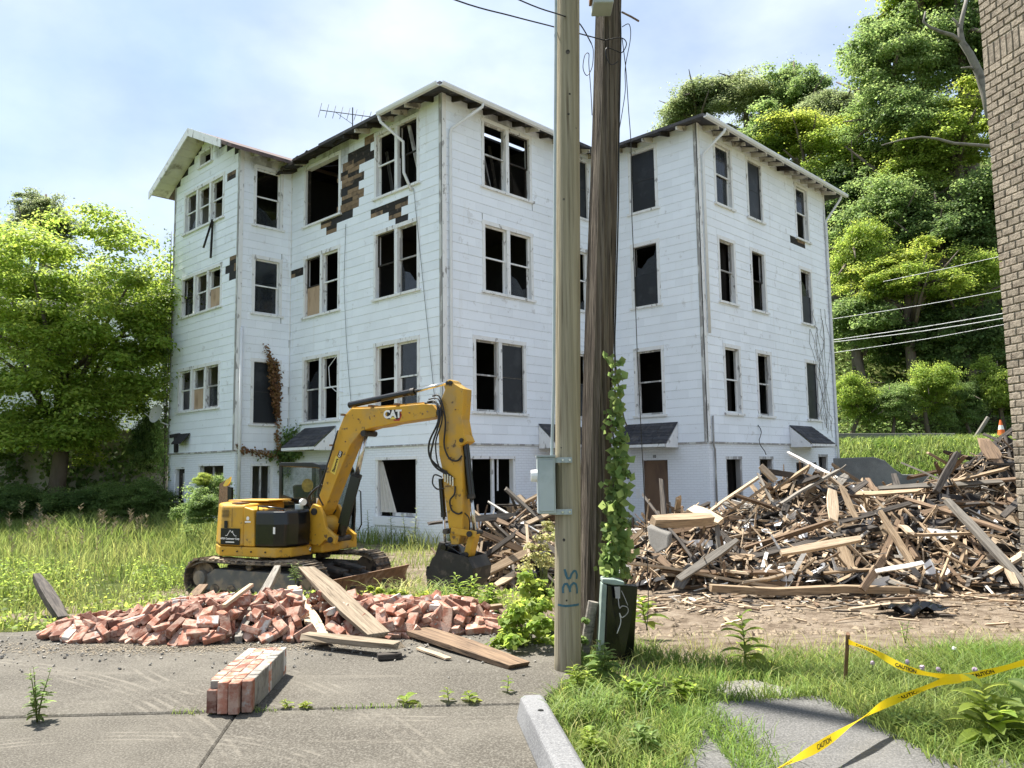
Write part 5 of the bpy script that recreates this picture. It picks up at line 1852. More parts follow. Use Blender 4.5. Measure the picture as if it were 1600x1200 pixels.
# welded edge plates on the boom
mb = MB()
top_line = bprof[1:9]
for (f0, z0), (f1, z1) in zip(top_line, top_line[1:]):
    mb.bar(X(f0, QB - BW + 0.05, z0 + 0.015), X(f1, QB - BW + 0.05, z1 + 0.015), 0.022, 0.022)
mb.build('hose_pipe', 'paint_yellow', boom)
mb = MB()
for (f0, z0), (f1, z1) in zip(top_line, top_line[1:]):
    mb.bar(X(f0, QB - 0.03, z0 + 0.018), X(f1, QB - 0.03, z1 + 0.018), 0.022, 0.022)
mb.build('hose_pipe', 'paint_yellow', boom)
for i in (1, 3, 5, 6):
    f0, z0 = bprof[i + 1]
    MB().bar(X(f0 - 0.03, QB - 0.06, z0 + 0.03), X(f0 + 0.03, QB - 0.06, z0 + 0.03), 0.30, 0.03).build('pipe_clamp', 'rust', boom)
f0, z0 = PF(568, 677, QB - BW)
MB().cyl(X(f0, QB - BW - 0.02, z0), X(f0, QB + BW + 0.02, z0), 0.05, 0.05, 14).build('pivot_pin', 'steel_dark', boom)
# sticker: yellow strip with lettering and a small black square
def sidept(px, py, q): 
    f, z = PF(px, py, q)
    return X(f, q, z)
def decal_quad(pxs, q, name, mat, parent):
    mb = MB()
    mb.add([sidept(x, y, q) for x, y in pxs], [tuple(range(len(pxs)))])
    return mb.build(name, mat, parent)
qd = QB - BW - 0.004
decal_quad([(524.5, 712), (531, 716), (523.5, 742), (516, 737.5)], qd, 'decal', 'decal_yellow', boom)
decal_quad([(530, 704), (536, 706), (533, 715), (527, 712.5)], qd, 'decal', 'decal_black', boom)
u = (sidept(528, 714, qd) - sidept(520, 739, qd))
v = (sidept(519.5, 712, qd) - sidept(525, 714, qd))
me = text_mesh('Stowers', 0.072, bold=0.002)
un = u.normalized()
vn = (EQ.cross(un)).normalized() * (1 if EQ.cross(un).dot(v) > 0 else -1)
place(me, sidept(524, 727, qd) - EQ * 0.003, un, vn, 'lettering', 'decal_black', boom)
me = text_mesh('CAT', 0.05, bold=0.002)
place(me, sidept(531.5, 709.5, qd) - EQ * 0.003, un, vn, 'lettering', 'decal_white', boom)
# big emblem: red hexagon, black plate, white letters, yellow wedge
cx, cy = 613.5, 648
decal_quad([(615, 657.5), (624, 657.5), (628, 648.5), (624, 640), (616, 640)], qd, 'emblem', 'decal_red', boom)
decal_quad([(604.5, 640.5), (623, 640), (626, 648), (622, 655), (605, 655)], qd - 0.003, 'emblem', 'decal_black', boom)
me = text_mesh('CAT', 0.175, bold=0.008)
place(me, sidept(613.5, 647.6, qd) - EQ * 0.007, EF, Z, 'lettering', 'decal_white', boom)
decal_quad([(609, 655), (614, 650.5), (619, 655)], qd - 0.011, 'emblem', 'decal_yellow', boom)
# stick
stick_px = [(696.7, 597.5), (699, 594), (702.5, 592.8), (706, 594.5), (709, 599), (718.8, 605), (725, 607.4), (723.5, 632.5), (721.8, 656), (725.8, 679), (730.5, 690), (719, 697), (721, 715), (722.5, 760), (722.5, 826), (716, 851), (705, 851), (702.7, 838), (694.4, 774), (691, 734), (686, 711), (685, 673), (686.7, 650), (688.5, 625.5), (695, 609), (693, 603)]
SWD = 0.135
sprof = [PF(x, y, QB - SWD) for x, y in stick_px]
stick = side(sprof, QB - SWD, QB + SWD).build('stick', 'paint_yellow', exc, bevel=0.012)
decal_quad([(699, 613), (711.5, 613), (711.5, 627), (703, 628.5), (699, 625)], QB - SWD - 0.004, 'cover_plate', 'paint_yellow', stick)
for (x, y, r_) in ((699.5, 598.5, 0.028), (704.5, 598, 0.03), (721.5, 688, 0.035), (706, 829, 0.045), (687.5, 645, 0.06)):
    f, z = PF(x, y, QB - SWD)
    MB().cyl(X(f, QB - SWD - 0.025, z), X(f, QB + SWD + 0.025, z), r_, r_, 14).build('pivot_pin', 'steel_dark', stick)
def P_(x, y, q): 
    f, z = PF(x, y, q)
    return X(f, q, z)
# hydraulic cylinders
def ram(b0, b1, r1, rb, rr, q, parent, nm):
    MB().cyl(P_(*b0, q), P_(*b1, q), rb, rb, 18).build(nm, 'paint_black', parent, smooth=False)
    MB().cyl(P_(*b1, q), P_(*r1, q), rr, rr, 14).build('rod', 'chrome', parent, smooth=True)
    MB().cyl(P_(*b1, q), P_(*b1, q) + (P_(*b1, q) - P_(*b0, q)).normalized() * -0.07, rb * 1.12, rb * 1.12, 18).build('gland', 'steel_dark', parent)
ram((533, 835), (558, 741), (571, 681), 0.080, 0.042, QB - 0.02, exc, 'boom_cylinder')
MB().bar(P_(536, 820, QB - 0.12), P_(556, 745, QB - 0.12), 0.20, 0.03, up=EQ).build('cylinder_guard', 'paint_black', exc)
ram((546, 633), (648, 611.5), (698, 598.5), 0.055, 0.030, QB, exc, 'stick_cylinder')
ram((727, 692), (736.5, 779), (742, 829), 0.058, 0.032, QB, exc, 'bucket_cylinder')
ram((689, 748), (693.5, 808), (695.5, 854), 0.042, 0.022, QB, exc, 'thumb_cylinder')
# linkage
for q in (QB - 0.15, QB + 0.13):
    MB().bar(P_(705, 829, q), P_(744, 835, q), 0.10, 0.04, up=EQ).build('link', 'paint_yellow', exc, bevel=0.01)
MB().bar(P_(742, 833, QB), P_(733, 868, QB), 0.11, 0.20, up=EQ).build('link', 'paint_yellow', exc, bevel=0.015)
for (x, y) in ((742, 833), (733, 866), (705, 829)):
    f, z = PF(x, y, QB)
    MB().cyl(X(f, QB - 0.2, z), X(f, QB + 0.2, z), 0.045, 0.045, 14).build('pivot_pin', 'steel_dark', exc)
# bucket: curved shell, cheeks, teeth, coupler
shell_px = [(745, 868), (754, 885), (751, 905), (738, 920), (717, 934), (697, 932), (684, 916), (682, 895)]
outer_ = [PF(x, y, QB) for x, y in shell_px]
inn = []
cx_, cz_ = sum(p[0] for p in outer_) / len(outer_), sum(p[1] for p in outer_) / len(outer_)
inn = [(f + (cx_ - f) * 0.09, z + (cz_ - z) * 0.09) for f, z in outer_]
BQ = 0.30
bk = side(outer_ + inn[::-1], QB - BQ, QB + BQ).build('bucket', 'steel_dark', exc)
for q in (QB - BQ - 0.012, QB + BQ - 0.012):
    side(outer_ + [PF(690, 870, QB), PF(704, 856, QB)], q, q + 0.024).build('bucket_cheek', 'steel_dark', bk)
for k in range(4):
    q = QB - 0.25 + k * 0.165
    f, z = outer_[-1]
    side([(f - 0.03, z - 0.01), (f + 0.04, z - 0.01), (f + 0.0, z + 0.13), (f - 0.015, z + 0.13)], q - 0.03, q + 0.03).build('tooth', 'steel_dark', bk)
side([PF(x, y, QB) for x, y in ((697, 852), (708, 849), (735, 868), (740, 884), (730, 888), (714, 876), (698, 864))], QB - 0.17, QB + 0.17).build('coupler', 'paint_black', bk, bevel=0.015)
for (x, y) in ((702, 854), (727, 874), (727, 892)):
    f, z = PF(x, y, QB)
    MB().cyl(X(f, QB - 0.2, z), X(f, QB + 0.2, z), 0.05, 0.05, 14).build('pivot_pin', 'paint_black', bk)
# thumb behind the bucket
side([PF(x, y, QB) for x, y in ((692, 846), (699, 848), (690, 880), (680, 905), (676, 902), (684, 872))], QB - 0.12, QB + 0.12).build('thumb', 'steel_dark', exc)
# hoses
def hose(pts, r=0.016, q=None, nm='hose'):
    wire(nm, [P_(x, y, qq) for x, y, qq in pts], r, parent=exc, n=7)
hose([(668, 628, -0.25), (680, 627, -0.27), (684, 640, -0.32), (684, 660, -0.34), (671, 690, -0.34), (671, 712, -0.32), (680, 725, -0.28), (697, 738, -0.22), (709, 748, -0.2)])
hose([(664, 630, -0.22), (682, 630, -0.24), (688, 645, -0.3), (684, 668, -0.34), (677, 690, -0.36), (673, 715, -0.34), (682, 731, -0.28), (700, 742, -0.21), (707, 750, -0.2)])
hose([(670, 624, -0.2), (684, 623, -0.24), (690, 640, -0.27), (690, 660, -0.27), (681, 690, -0.3), (683, 720, -0.26), (690, 735, -0.22), (704, 752, -0.2)], 0.012)
hose([(676, 619, -0.2), (685, 618, -0.22), (692, 635, -0.25), (696, 660, -0.24), (694, 695, -0.23), (702, 716, -0.23), (714, 720, -0.22), (722, 712, -0.2)], 0.014)
hose([(711, 760, -0.2), (710, 772, -0.23), (703, 782, -0.24), (706, 797, -0.22), (716, 803, -0.21), (722, 800, -0.19)], 0.014)
hose([(691, 746, -0.18), (679, 742, -0.24), (676, 755, -0.26), (683, 764, -0.24), (694, 763, -0.2)], 0.012)
hose([(724, 800, -0.1), (732, 808, -0.12), (734, 820, -0.1), (733, 832, -0.06)], 0.010)
mb = MB()
for k in range(4):
    p_ = P_(697 + k * 4, 744 + k * 2.2, QB - SWD)
    mb.cyl(p_ - EQ * 0.03 + Z * 0.05, p_ - EQ * 0.03 - Z * 0.09, 0.016, 0.016, 8)
mb.build('hose_fittings', 'chrome', exc)
hose([(505, 790, -0.26), (497, 770, -0.3), (505, 745, -0.3), (515, 715, -0.28), (528, 672, -0.26)], 0.014)
hose([(490, 805, -0.1), (482, 780, -0.15), (492, 765, -0.2), (503, 758, -0.22)], 0.02)
# panel seams, hinges, bolts and vents
for f_, z0_, z1_ in ((-0.33, 0.70, 1.0),):
    ebox(f_ - 0.003, f_ + 0.003, -0.9885, -0.9845, z0_, z1_).build('panel_seam', 'decal_black', exc)
for k in range(6):
    ebox(-0.56 + 0.0, -0.40, -0.9895, -0.985, 0.86 + k * 0.022, 0.868 + k * 0.022).build('vent_slot', 'decal_black', exc)
for f_ in (-0.52, -0.2, 0.1, 0.4):
    MB().cyl(X(f_, -0.985, 0.30), X(f_, -0.999, 0.30), 0.014, 0.014, 8).build('bolt', 'steel_dark', exc)
for (x, y) in ((700, 700), (705, 715), (697, 760), (706, 790), (712, 640), (700, 660)):
    f_, z_ = PF(x, y, QB - SWD)
    MB().cyl(X(f_, QB - SWD, z_), X(f_, QB - SWD - 0.012, z_), 0.012, 0.012, 8).build('bolt', 'rust', stick)
for (x, y) in ((560, 655), (585, 650), (640, 645), (668, 643), (540, 690), (530, 715)):
    f_, z_ = PF(x, y, QB - BW)
    MB().cyl(X(f_, QB - BW, z_), X(f_, QB - BW - 0.012, z_), 0.012, 0.012, 8).build('bolt', 'rust', boom)
decal_quad([(571, 650), (577, 646), (583, 652), (577, 657)], QB - BW - 0.003, 'weld_plate', 'paint_yellow', boom)
# contractor's sign on the hood
qs = -0.992
def sp(f, z): return X(f, qs, z)
mb = MB()
ebox(-0.565, -0.15, -0.995, -0.988, 0.405, 0.675, mb)
sg = mb.build('company_sign', 'decal_black', exc)
mb = MB()
ln = [(-0.46, 0.555), (-0.42, 0.555), (-0.355, 0.645), (-0.315, 0.605), (-0.30, 0.635), (-0.29, 0.59), (-0.245, 0.553), (-0.215, 0.553)]
for (f0, z0), (f1, z1) in zip(ln, ln[1:]):
    mb.bar(X(f0, -0.998, z0), X(f1, -0.998, z1), 0.003, 0.009, up=Z)
mb.build('logo_line', 'decal_white', sg)
me = text_mesh('APEX Contractor Corp', 0.043, bold=0.0012)
place(me, X(-0.357, -0.998, 0.505), EF, Z, 'lettering', 'decal_white', sg)
ebox(-0.45, -0.26, -0.9985, -0.9965, 0.44, 0.458).build('sign_line', 'decal_white', sg)
mb = MB().disc(X(0.02, -0.992, 0.845), EQ, 0.032, 12, 0.004)
mb.build('decal', 'decal_white', exc)
ebox(-0.04, 0.08, -0.9925, -0.988, 0.775, 0.80).build('decal', 'decal_white', exc)
# pale sheet of plywood standing behind the machine
MB().hexa([at(338, 850, 16.6), at(352, 850, 16.9), at(352, 850, 16.93), at(338, 850, 16.63), at(343, 756, 16.6), at(361, 745, 16.9), at(361, 745, 16.93), at(343, 756, 16.63)]).build('plywood_sheet', 'timber_tan', label='tan sheet of wood standing upright behind the excavator hood', cat='board')

# ------------------------------------------------------------------ loose bricks on the lot
def brick_h(x, y):
    h = 0.0
    for cx, cy, rx, ry, hh in ((-3.0, 8.42, 1.0, 0.66, 0.36), (-2.2, 8.48, 0.95, 0.66, 0.40), (-1.35, 8.5, 0.75, 0.6, 0.30), (-0.75, 8.55, 0.55, 0.5, 0.30), (-3.95, 8.36, 0.75, 0.42, 0.20), (-0.35, 8.4, 0.35, 0.35, 0.12)):
        q = ((x - cx) / rx) ** 2 + ((y - cy) / ry) ** 2
        if q < 1: h = max(h, hh * (1 - q) ** 0.6)
    return h * 0.88
BK = []
def brick_mesh(seed, broken):
    rr = random.Random(seed)
    me = bmesh.new()
    bmesh.ops.create_cube(me, size=1.0)
    l = 0.20 if not broken else rr.uniform(0.09, 0.15)
    bmesh.ops.scale(me, vec=(l, 0.095, 0.06), verts=me.verts)
    if broken:
        for v in me.verts:
            if v.co.x > 0: v.co.x += rr.uniform(-0.04, 0.03)
    bmesh.ops.bevel(me, geom=me.edges[:], offset=0.005, segments=1, affect='EDGES')
    for v in me.verts:
        v.co += Vector((rr.uniform(-1, 1), rr.uniform(-1, 1), rr.uniform(-1, 1))) * 0.0025
    o = bpy.data.meshes.new('brick')
    me.to_mesh(o)
    me.free()
    return o
for mname in ('brick_red', 'brick_red', 'brick_red', 'brick_dark', 'brick_white'):
    ms = []
    for k in range(4):
        m_ = brick_mesh(sum(map(ord, mname)) % 100 + k * 7 + len(BK), k == 3)
        m_.materials.append(MATS[mname])
        ms.append(m_)
    BK.append((mname, ms))
rs = random.Random(77)
BLAB = {'brick_red': 'red mortar-flecked brick', 'brick_dark': 'dark brown-red brick', 'brick_white': 'white-smeared brick'}
placed = []
SLOPES = [(at(480, 893, 9.0), 0.56, gnd(590, 1010), 0.10, 0.20), (gnd(372, 1008), 0.05, gnd(432, 952), 0.46, 0.09), (gnd(455, 950), 0.26, gnd(506, 1012), 0.06, 0.13)]
def under_plank(x, y, h):
    for a, za, b, zb_, w in SLOPES:
        d = Vector((b.x - a.x, b.y - a.y))
        u = ((x - a.x) * d.x + (y - a.y) * d.y) / d.length_squared
        if -0.08 < u < 1.05:
            dist = abs((x - a.x) * d.y - (y - a.y) * d.x) / d.length
            if dist < w and h + 0.05 > za + (zb_ - za) * u: return True
    return False
def try_place(layer, mind):
    for _ in range(60):
        x, y = rs.uniform(-4.7, -0.1), rs.uniform(7.75, 9.15)
        h = brick_h(x, y)
        if h < 0.05: continue
        if under_plank(x, y, h): continue
        if all((x - a) ** 2 + (y - b) ** 2 > mind ** 2 for a, b, l in placed if l == layer):
            placed.append((x, y, layer))
            return x, y, h
    return None
spots = []
for layer, fac, n_, md in ((2, 1.0, 330, 0.094), (1, 0.62, 190, 0.11), (0, 0.25, 120, 0.13)):
    for k in range(n_):
        r_ = try_place(layer, md)
        if r_: spots.append((r_[0], r_[1], max(0.045, r_[2] * fac), layer))
for (px, py) in ((95, 984), (130, 990), (158, 978), (712, 985), (690, 975), (730, 970), (740, 972), (655, 978), (250, 1000), (205, 995), (300, 998)):
    q = gnd(px, py, 0.04)
    spots.insert(0, (q.x, q.y, 0.045, 2))
def vis_key(s): return (-s[3], s[1] - s[2] * 2)
spots.sort(key=vis_key)
stuff_b = MB()
for k, (x, y, h, layer) in enumerate(spots):
    gx_, gy_ = (brick_h(x + 0.05, y) - brick_h(x - 0.05, y)) / 0.1, (brick_h(x, y + 0.05) - brick_h(x, y - 0.05)) / 0.1
    nrm = Vector((-gx_ * 0.6, -gy_ * 0.6, 1)).normalized()
    R = nrm.to_track_quat('Z', 'Y').to_matrix().to_4x4() @ Matrix.Rotation(rs.uniform(0, 6.283), 4, 'Z')
    if h > 0.06:
        if rs.random() < 0.3: R = R @ Matrix.Rotation(math.pi / 2, 4, 'X')
        R = R @ Euler((rs.gauss(0, 0.38), rs.gauss(0, 0.38), 0)).to_matrix().to_4x4()
    mw = Matrix.Translation((x, y, 0.014 + h)) @ R
    mname, ms = BK[rs.choices(range(5), (4, 3, 3, 2, 1.3))[0]]
    if k < 292:
        vi = rs.choices(range(4), (3, 3, 3, 4))[0]
        up_ = abs((R.to_3x3() @ Vector((0, 0, 1))).z)
        pose = 'lying flat' if up_ > 0.85 else ('on edge' if up_ < 0.5 else 'tilted')
        zone = ('left end' if x < -3.6 else 'left half' if x < -2.5 else 'middle' if x < -1.6 else 'right half' if x < -0.8 else 'right end') 
        row = 'front edge' if y < 8.1 else ('back edge' if y > 8.75 else 'crown')
        ob('brick', ms[vi], None, mw=mw, label=('broken ' if vi == 3 else 'whole ') + BLAB[mname] + ' ' + pose + ', ' + row + ' of lot heap, ' + zone, cat='brick', group='bricks heaped on the parking lot')
    else:
        stuff_b.box((-0.1, -0.0475, -0.03), (0.1, 0.0475, 0.03), mw)
stuff_b.build('brick_rubble', 'brick_red', kind='stuff', label='bricks lying deeper in the heap on the parking lot', cat='bricks')
# mortar crumbs and chips round the heap
mb = MB()
for k in range(900):
    x, y = rs.uniform(-5.0, 0.3), rs.gauss(8.0, 0.55)
    if y > 9 or y < 6.4: continue
    s_ = rs.uniform(0.003, 0.013)
    mb.box((-s_, -s_ * 0.8, -s_ * 0.5), (s_, s_ * 0.8, s_ * 0.5), Matrix.Translation((x, y, 0.014 + brick_h(x, y) + s_ * 0.4)) @ Euler((rs.random(), rs.random(), rs.random() * 6)).to_matrix().to_4x4())
mb.build('mortar_chips', 'mortar', kind='stuff', label='pale mortar chips scattered round the brick heap', cat='rubble')
# the fallen piece of chimney: bricks still mortared together
ch = empty('chimney_chunk', (-1.9, 6.05, 0), 'fallen block of mortared brickwork, red painted top, on the parking lot', 'masonry')
o0 = Vector((-2.06, 5.58, 0.012))
ux = Vector((0.998, 0.055, 0))
uy = Vector((-0.055, 0.998, 0))
core = MB()
for i in range(4):
    for j in range(11):
        st_ = rs.uniform(-0.03, 0.03) if j == 0 else 0
        x0, x1 = i * 0.077, i * 0.077 + 0.068
        y0, y1 = j * 0.0965 + (st_ if j == 0 else 0), j * 0.0965 + 0.0885
        zt_ = 0.205 + rs.uniform(-0.003, 0.003)
        zb_ = 0.0 if j > 1 else rs.choice((0.0, 0.0, 0.03, 0.012))
        if j == 0 and i == 0: zt_ = 0.15
        P = lambda a, b, c: o0 + ux * a + uy * b + Z * c
        mb = MB()
        mb.hexa([P(x0, y0, zb_), P(x1, y0, zb_), P(x1, y1, zb_), P(x0, y1, zb_), P(x0, y0, zt_), P(x1, y0, zt_), P(x1, y1, zt_), P(x0, y1, zt_)])
        mat = 'brick_white' if (j > 7 and rs.random() < 0.7) else ('brick_dark' if rs.random() < 0.25 else 'brick_red')
        if i == 3 and j > 0: mat = rs.choice(('mortar', 'mortar', 'brick_white'))
        mb.build('brick', mat, ch, bevel=0.004, seg=1)
P = lambda a, b, c: o0 + ux * a + uy * b + Z * c
core.hexa([P(0.012, 0.06, 0.012), P(0.292, 0.06, 0.012), P(0.292, 1.045, 0.012), P(0.012, 1.045, 0.012), P(0.012, 0.06, 0.199), P(0.292, 0.06, 0.199), P(0.292, 1.045, 0.199), P(0.012, 1.045, 0.199)])
core.build('mortar_core', 'mortar', ch)

# ------------------------------------------------------------------ timber
def plank_mesh(l, w, t, seed, jag=0.6):
    rr = random.Random(seed)
    me = MB()
    n = 4
    sec = []
    for i in range(n):
        x = -l / 2 + l * i / (n - 1)
        b = rr.uniform(-1, 1) * 0.01 * l
        sec.append([(x, -w / 2, -t / 2 + b), (x, w / 2, -t / 2 + b), (x, w / 2, t / 2 + b), (x, -w / 2, t / 2 + b)])
    for e_ in (0, n - 1):
        sg = -1 if e_ == 0 else 1
        for k in range(4):
            x, y, z = sec[e_][k]
            sec[e_][k] = (x + sg * rr.uniform(-0.5, 1) * jag * w * 0.7, y * rr.uniform(0.5, 1.0), z)
    vs = [p for s_ in sec for p in s_]
    fs = [(0, 3, 2, 1), tuple((n - 1) * 4 + k for k in range(4))]
    for i in range(n - 1):
        for k in range(4):
            a, b = i * 4 + k, i * 4 + (k + 1) % 4
            fs.append((a, b, b + 4, a + 4))
    me.add(vs, fs)
    return me
def lay(p0, p1, w, t, mat, label, cat='plank', name='plank', up=(0, 0, 1), seed=1, jag=0.5):
    p0, p1 = Vector(p0), Vector(p1)
    x = (p1 - p0)
    l = x.length
    x.normalize()
    y = Vector(up).cross(x).normalized()
    z = x.cross(y)
    c = (p0 + p1) / 2
    mw = Matrix(((x.x, y.x, z.x, c.x), (x.y, y.y, z.y, c.y), (x.z, y.z, z.z, c.z), (0, 0, 0, 1)))
    me = plank_mesh(l, w, t, seed, jag).mesh(name)
    return ob(name, me, mat, mw=mw, label=label, cat=cat, bevel=0.003, seg=1)
def zz(p, z): return Vector((p.x, p.y, z))
lay(zz(at(480, 893, 9.0), 0.56), zz(gnd(590, 1010), 0.10), 0.25, 0.045, 'timber_weathered', 'long wide weathered plank sloping from the brick heap down to the lot', seed=3, jag=0.2)
lay(zz(gnd(588, 975), 0.10), zz(gnd(806, 1046), 0.045), 0.27, 0.045, 'timber_brown', 'broad brown plank with a splintered end lying towards the tan pole', seed=4, jag=0.25)
lay(zz(gnd(482, 1012), 0.10), zz(gnd(624, 1029), 0.10), 0.17, 0.05, 'timber_weathered', 'short dark charred plank lying crosswise in front of the sloping plank', seed=5, jag=0.5)
lay(zz(gnd(590, 1034), 0.04), zz(gnd(627, 1031), 0.04), 0.09, 0.045, 'timber_char', 'small dark wooden block under the crosswise plank', cat='block', name='wood_block', seed=6, jag=0.05)
lay(zz(gnd(455, 950), 0.26), zz(gnd(506, 1012), 0.06), 0.16, 0.03, 'timber_pale', 'short pale splintered board leaning on the bricks', seed=7)
lay(zz(gnd(372, 1008), 0.05), zz(gnd(432, 952), 0.46), 0.09, 0.085, 'timber_grey', 'grey square timber leaning up across the brick heap', cat='timber', name='timber', seed=8, jag=0.1)
lay(zz(gnd(698, 972), 0.11), zz(gnd(784, 967), 0.13), 0.12, 0.05, 'timber_tan', 'short board resting on two bricks at the end of the heap', seed=9, jag=0.1)
lay(zz(gnd(780, 966), 0.12), zz(gnd(812, 982), 0.03), 0.09, 0.03, 'timber_brown', 'dark slat slipping off the end of the brick heap', seed=10)
lay(zz(gnd(653, 1018), 0.03), zz(gnd(700, 1034), 0.025), 0.06, 0.02, 'timber_pale', 'thin pale splinter beside the broad brown plank', seed=11)
lay(at(350, 947, 7.95), at(394, 913, 8.5), 0.05, 0.035, 'timber_pale', 'pale broken stick lying across the brick heap', seed=12)
lay(zz(gnd(55, 944), 0.34), zz(gnd(100, 978), 0.04), 0.13, 0.10, 'timber_char', 'dark rotten post leaning in the weeds at the edge of the lot', cat='post', name='post', seed=13, jag=0.2)
lay(zz(gnd(318, 925, -0.1), 0.0), zz(gnd(296, 940, -0.1), -0.1), 0.14, 0.04, 'timber_brown', 'short board against the excavator track', seed=14)
def gp(px, py, dz=0.03):
    z = -0.4
    for _ in range(6):
        q = gnd(px, py, z)
        z = ground_z(q.x, q.y)
    return Vector((q.x, q.y, z + dz))
lay(gp(1112, 931, 0.09), gp(1418, 929, 0.08), 0.20, 0.11, 'timber_tan', 'long straight beam lying on bare soil before the debris heap', cat='beam', name='beam', seed=15, jag=0.12)
lay(gp(1180, 921, 0.10), gp(1390, 917, 0.09), 0.12, 0.06, 'timber_brown', 'second beam lying just behind the long straight beam', cat='beam', name='beam', seed=16, jag=0.12)
lay(gp(1328, 958, 0.05), gp(1418, 949, 0.06), 0.10, 0.03, 'timber_pale', 'pale broken board beside a scrap of black sheet on the soil', seed=17)
lay(gp(1370, 946, 0.08), gp(1432, 942, 0.08), 0.07, 0.03, 'timber_brown', 'thin brown board behind the scrap of black sheet', seed=18)
mb = MB()
c = gp(1430, 958, 0.0)
n1, n2 = 9, 5
vs = []
for i in range(n1):
    for j in range(n2):
        vs.append((c.x - 0.42 + i * 0.1, c.y - 0.18 + j * 0.1 + 0.03 * math.sin(i * 1.3), c.z + 0.07 + 0.055 * math.sin(i * 1.7 + j) + 0.03 * math.cos(j * 2.1 + i)))
mb.add(vs, [(i * n2 + j, (i + 1) * n2 + j, (i + 1) * n2 + j + 1, i * n2 + j + 1) for i in range(n1 - 1) for j in range(n2 - 1)])
o = mb.build('black_sheet', 'paint_black', label='crumpled scrap of black sheet lying on the bare soil', cat='scrap', smooth=True)
sm = o.modifiers.new('solid', 'SOLIDIFY')
sm.thickness = 0.006

# ------------------------------------------------------------------ debris heaps
HEAPS = [(6.3, 17.2, 4.2, 3.9, 1.56), (10.8, 16.8, 4.4, 3.7, 2.35), (3.4, 16.3, 2.0, 2.6, 1.0), (8.4, 16.3, 3.2, 3.0, 1.5), (13.5, 16.5, 3.5, 3.5, 1.9)]
HEAP_L = [(0.15, 16.4, 1.55, 2.0, 1.15), (1.3, 16.4, 1.4, 1.9, 1.0)]
def heap_h(x, y, hs):
    h = 0.0
    for cx, cy, rx, ry, hh in hs:
        q = math.hypot((x - cx) / rx, (y - cy) / ry)
        if q < 1: h = max(h, hh * (1 - q ** 1.35))
    return h * (1 + 0.16 * vnoise(x * 2.1, y * 2.1, 5))
M('heap_soil', (0.085, 0.065, 0.048), 0.95, 0.5, 5, col2=(0.20, 0.16, 0.12), scale2=4, col3=(0.02, 0.018, 0.016), scale3=3, bump=0.05, bscale=9)
for hs, (x0, x1, y0, y1) in ((HEAPS, (1.4, 17, 12.8, 21.2)), (HEAP_L, (-1.5, 2.8, 14.2, 18.5))):
    st_ = 0.16
    nx_, ny_ = int((x1 - x0) / st_), int((y1 - y0) / st_)
    vs = []
    for j in range(ny_ + 1):
        for i in range(nx_ + 1):
            x, y = x0 + i * st_, y0 + j * st_
            vs.append((x, y, ground_z(x, y) - 0.05 + heap_h(x, y, hs) * 0.9 + 0.05 * vnoise(x * 6, y * 6)))
    fs = [(j * (nx_ + 1) + i, j * (nx_ + 1) + i + 1, (j + 1) * (nx_ + 1) + i + 1, (j + 1) * (nx_ + 1) + i) for j in range(ny_) for i in range(nx_)]
    me = fastmesh('debris_mound', vs, fs, True)
    ob('debris_mound', me, 'heap_soil', kind='stuff', label='dark rubble and ash under the broken timber' + (' beside the excavator bucket' if hs is HEAP_L else ' of the large heap'), cat='debris')
TM = ['timber_pale', 'timber_tan', 'timber_brown', 'timber_grey', 'timber_char', 'timber_white']
TW = [0.21, 0.26, 0.27, 0.09, 0.13, 0.04]
SIZES = [(0.9, 0.10, 0.025), (1.3, 0.09, 0.04), (1.6, 0.14, 0.025), (2.1, 0.10, 0.05), (2.8, 0.12, 0.045), (0.7, 0.20, 0.022), (1.2, 0.045, 0.035), (2.0, 0.05, 0.035)]
VAR = {}
for m_ in TM:
    for si, (l, w, t) in enumerate(SIZES):
        me = plank_mesh(l, w, t, si * 13 + len(m_), 0.9).mesh('plank')
        me.materials.append(MATS[m_])
        VAR[(m_, si)] = me
rs = random.Random(31)
def heap_matrix(x, y, hs, lift, steep):
    e_ = 0.12
    gx_ = (heap_h(x + e_, y, hs) - heap_h(x - e_, y, hs)) / (2 * e_)
    gy_ = (heap_h(x, y + e_, hs) - heap_h(x, y - e_, hs)) / (2 * e_)
    nrm = Vector((-gx_, -gy_, 1)).normalized()
    z = ground_z(x, y) + heap_h(x, y, hs) + lift
    R = nrm.to_track_quat('Z', 'Y').to_matrix().to_4x4() @ Matrix.Rotation(rs.uniform(0, 6.283), 4, 'Z')
    R = R @ Euler((rs.gauss(0, 0.6), rs.gauss(0, steep), 0)).to_matrix().to_4x4()
    return Matrix.Translation((x, y, z)) @ R
ADJ = {'timber_pale': 'pale freshly split', 'timber_tan': 'tan', 'timber_brown': 'dark brown', 'timber_grey': 'grey weathered', 'timber_char': 'charred black', 'timber_white': 'white painted'}
def spot(hs, box):
    while True:
        x, y = rs.uniform(box[0], box[1]), rs.uniform(box[2], box[3])
        h = heap_h(x, y, hs)
        if h > 0.04: return x, y, h
HB, LB = (1.6, 11.5, 13.0, 17.9), (-1.4, 2.2, 14.3, 17.0)
cnt = 0
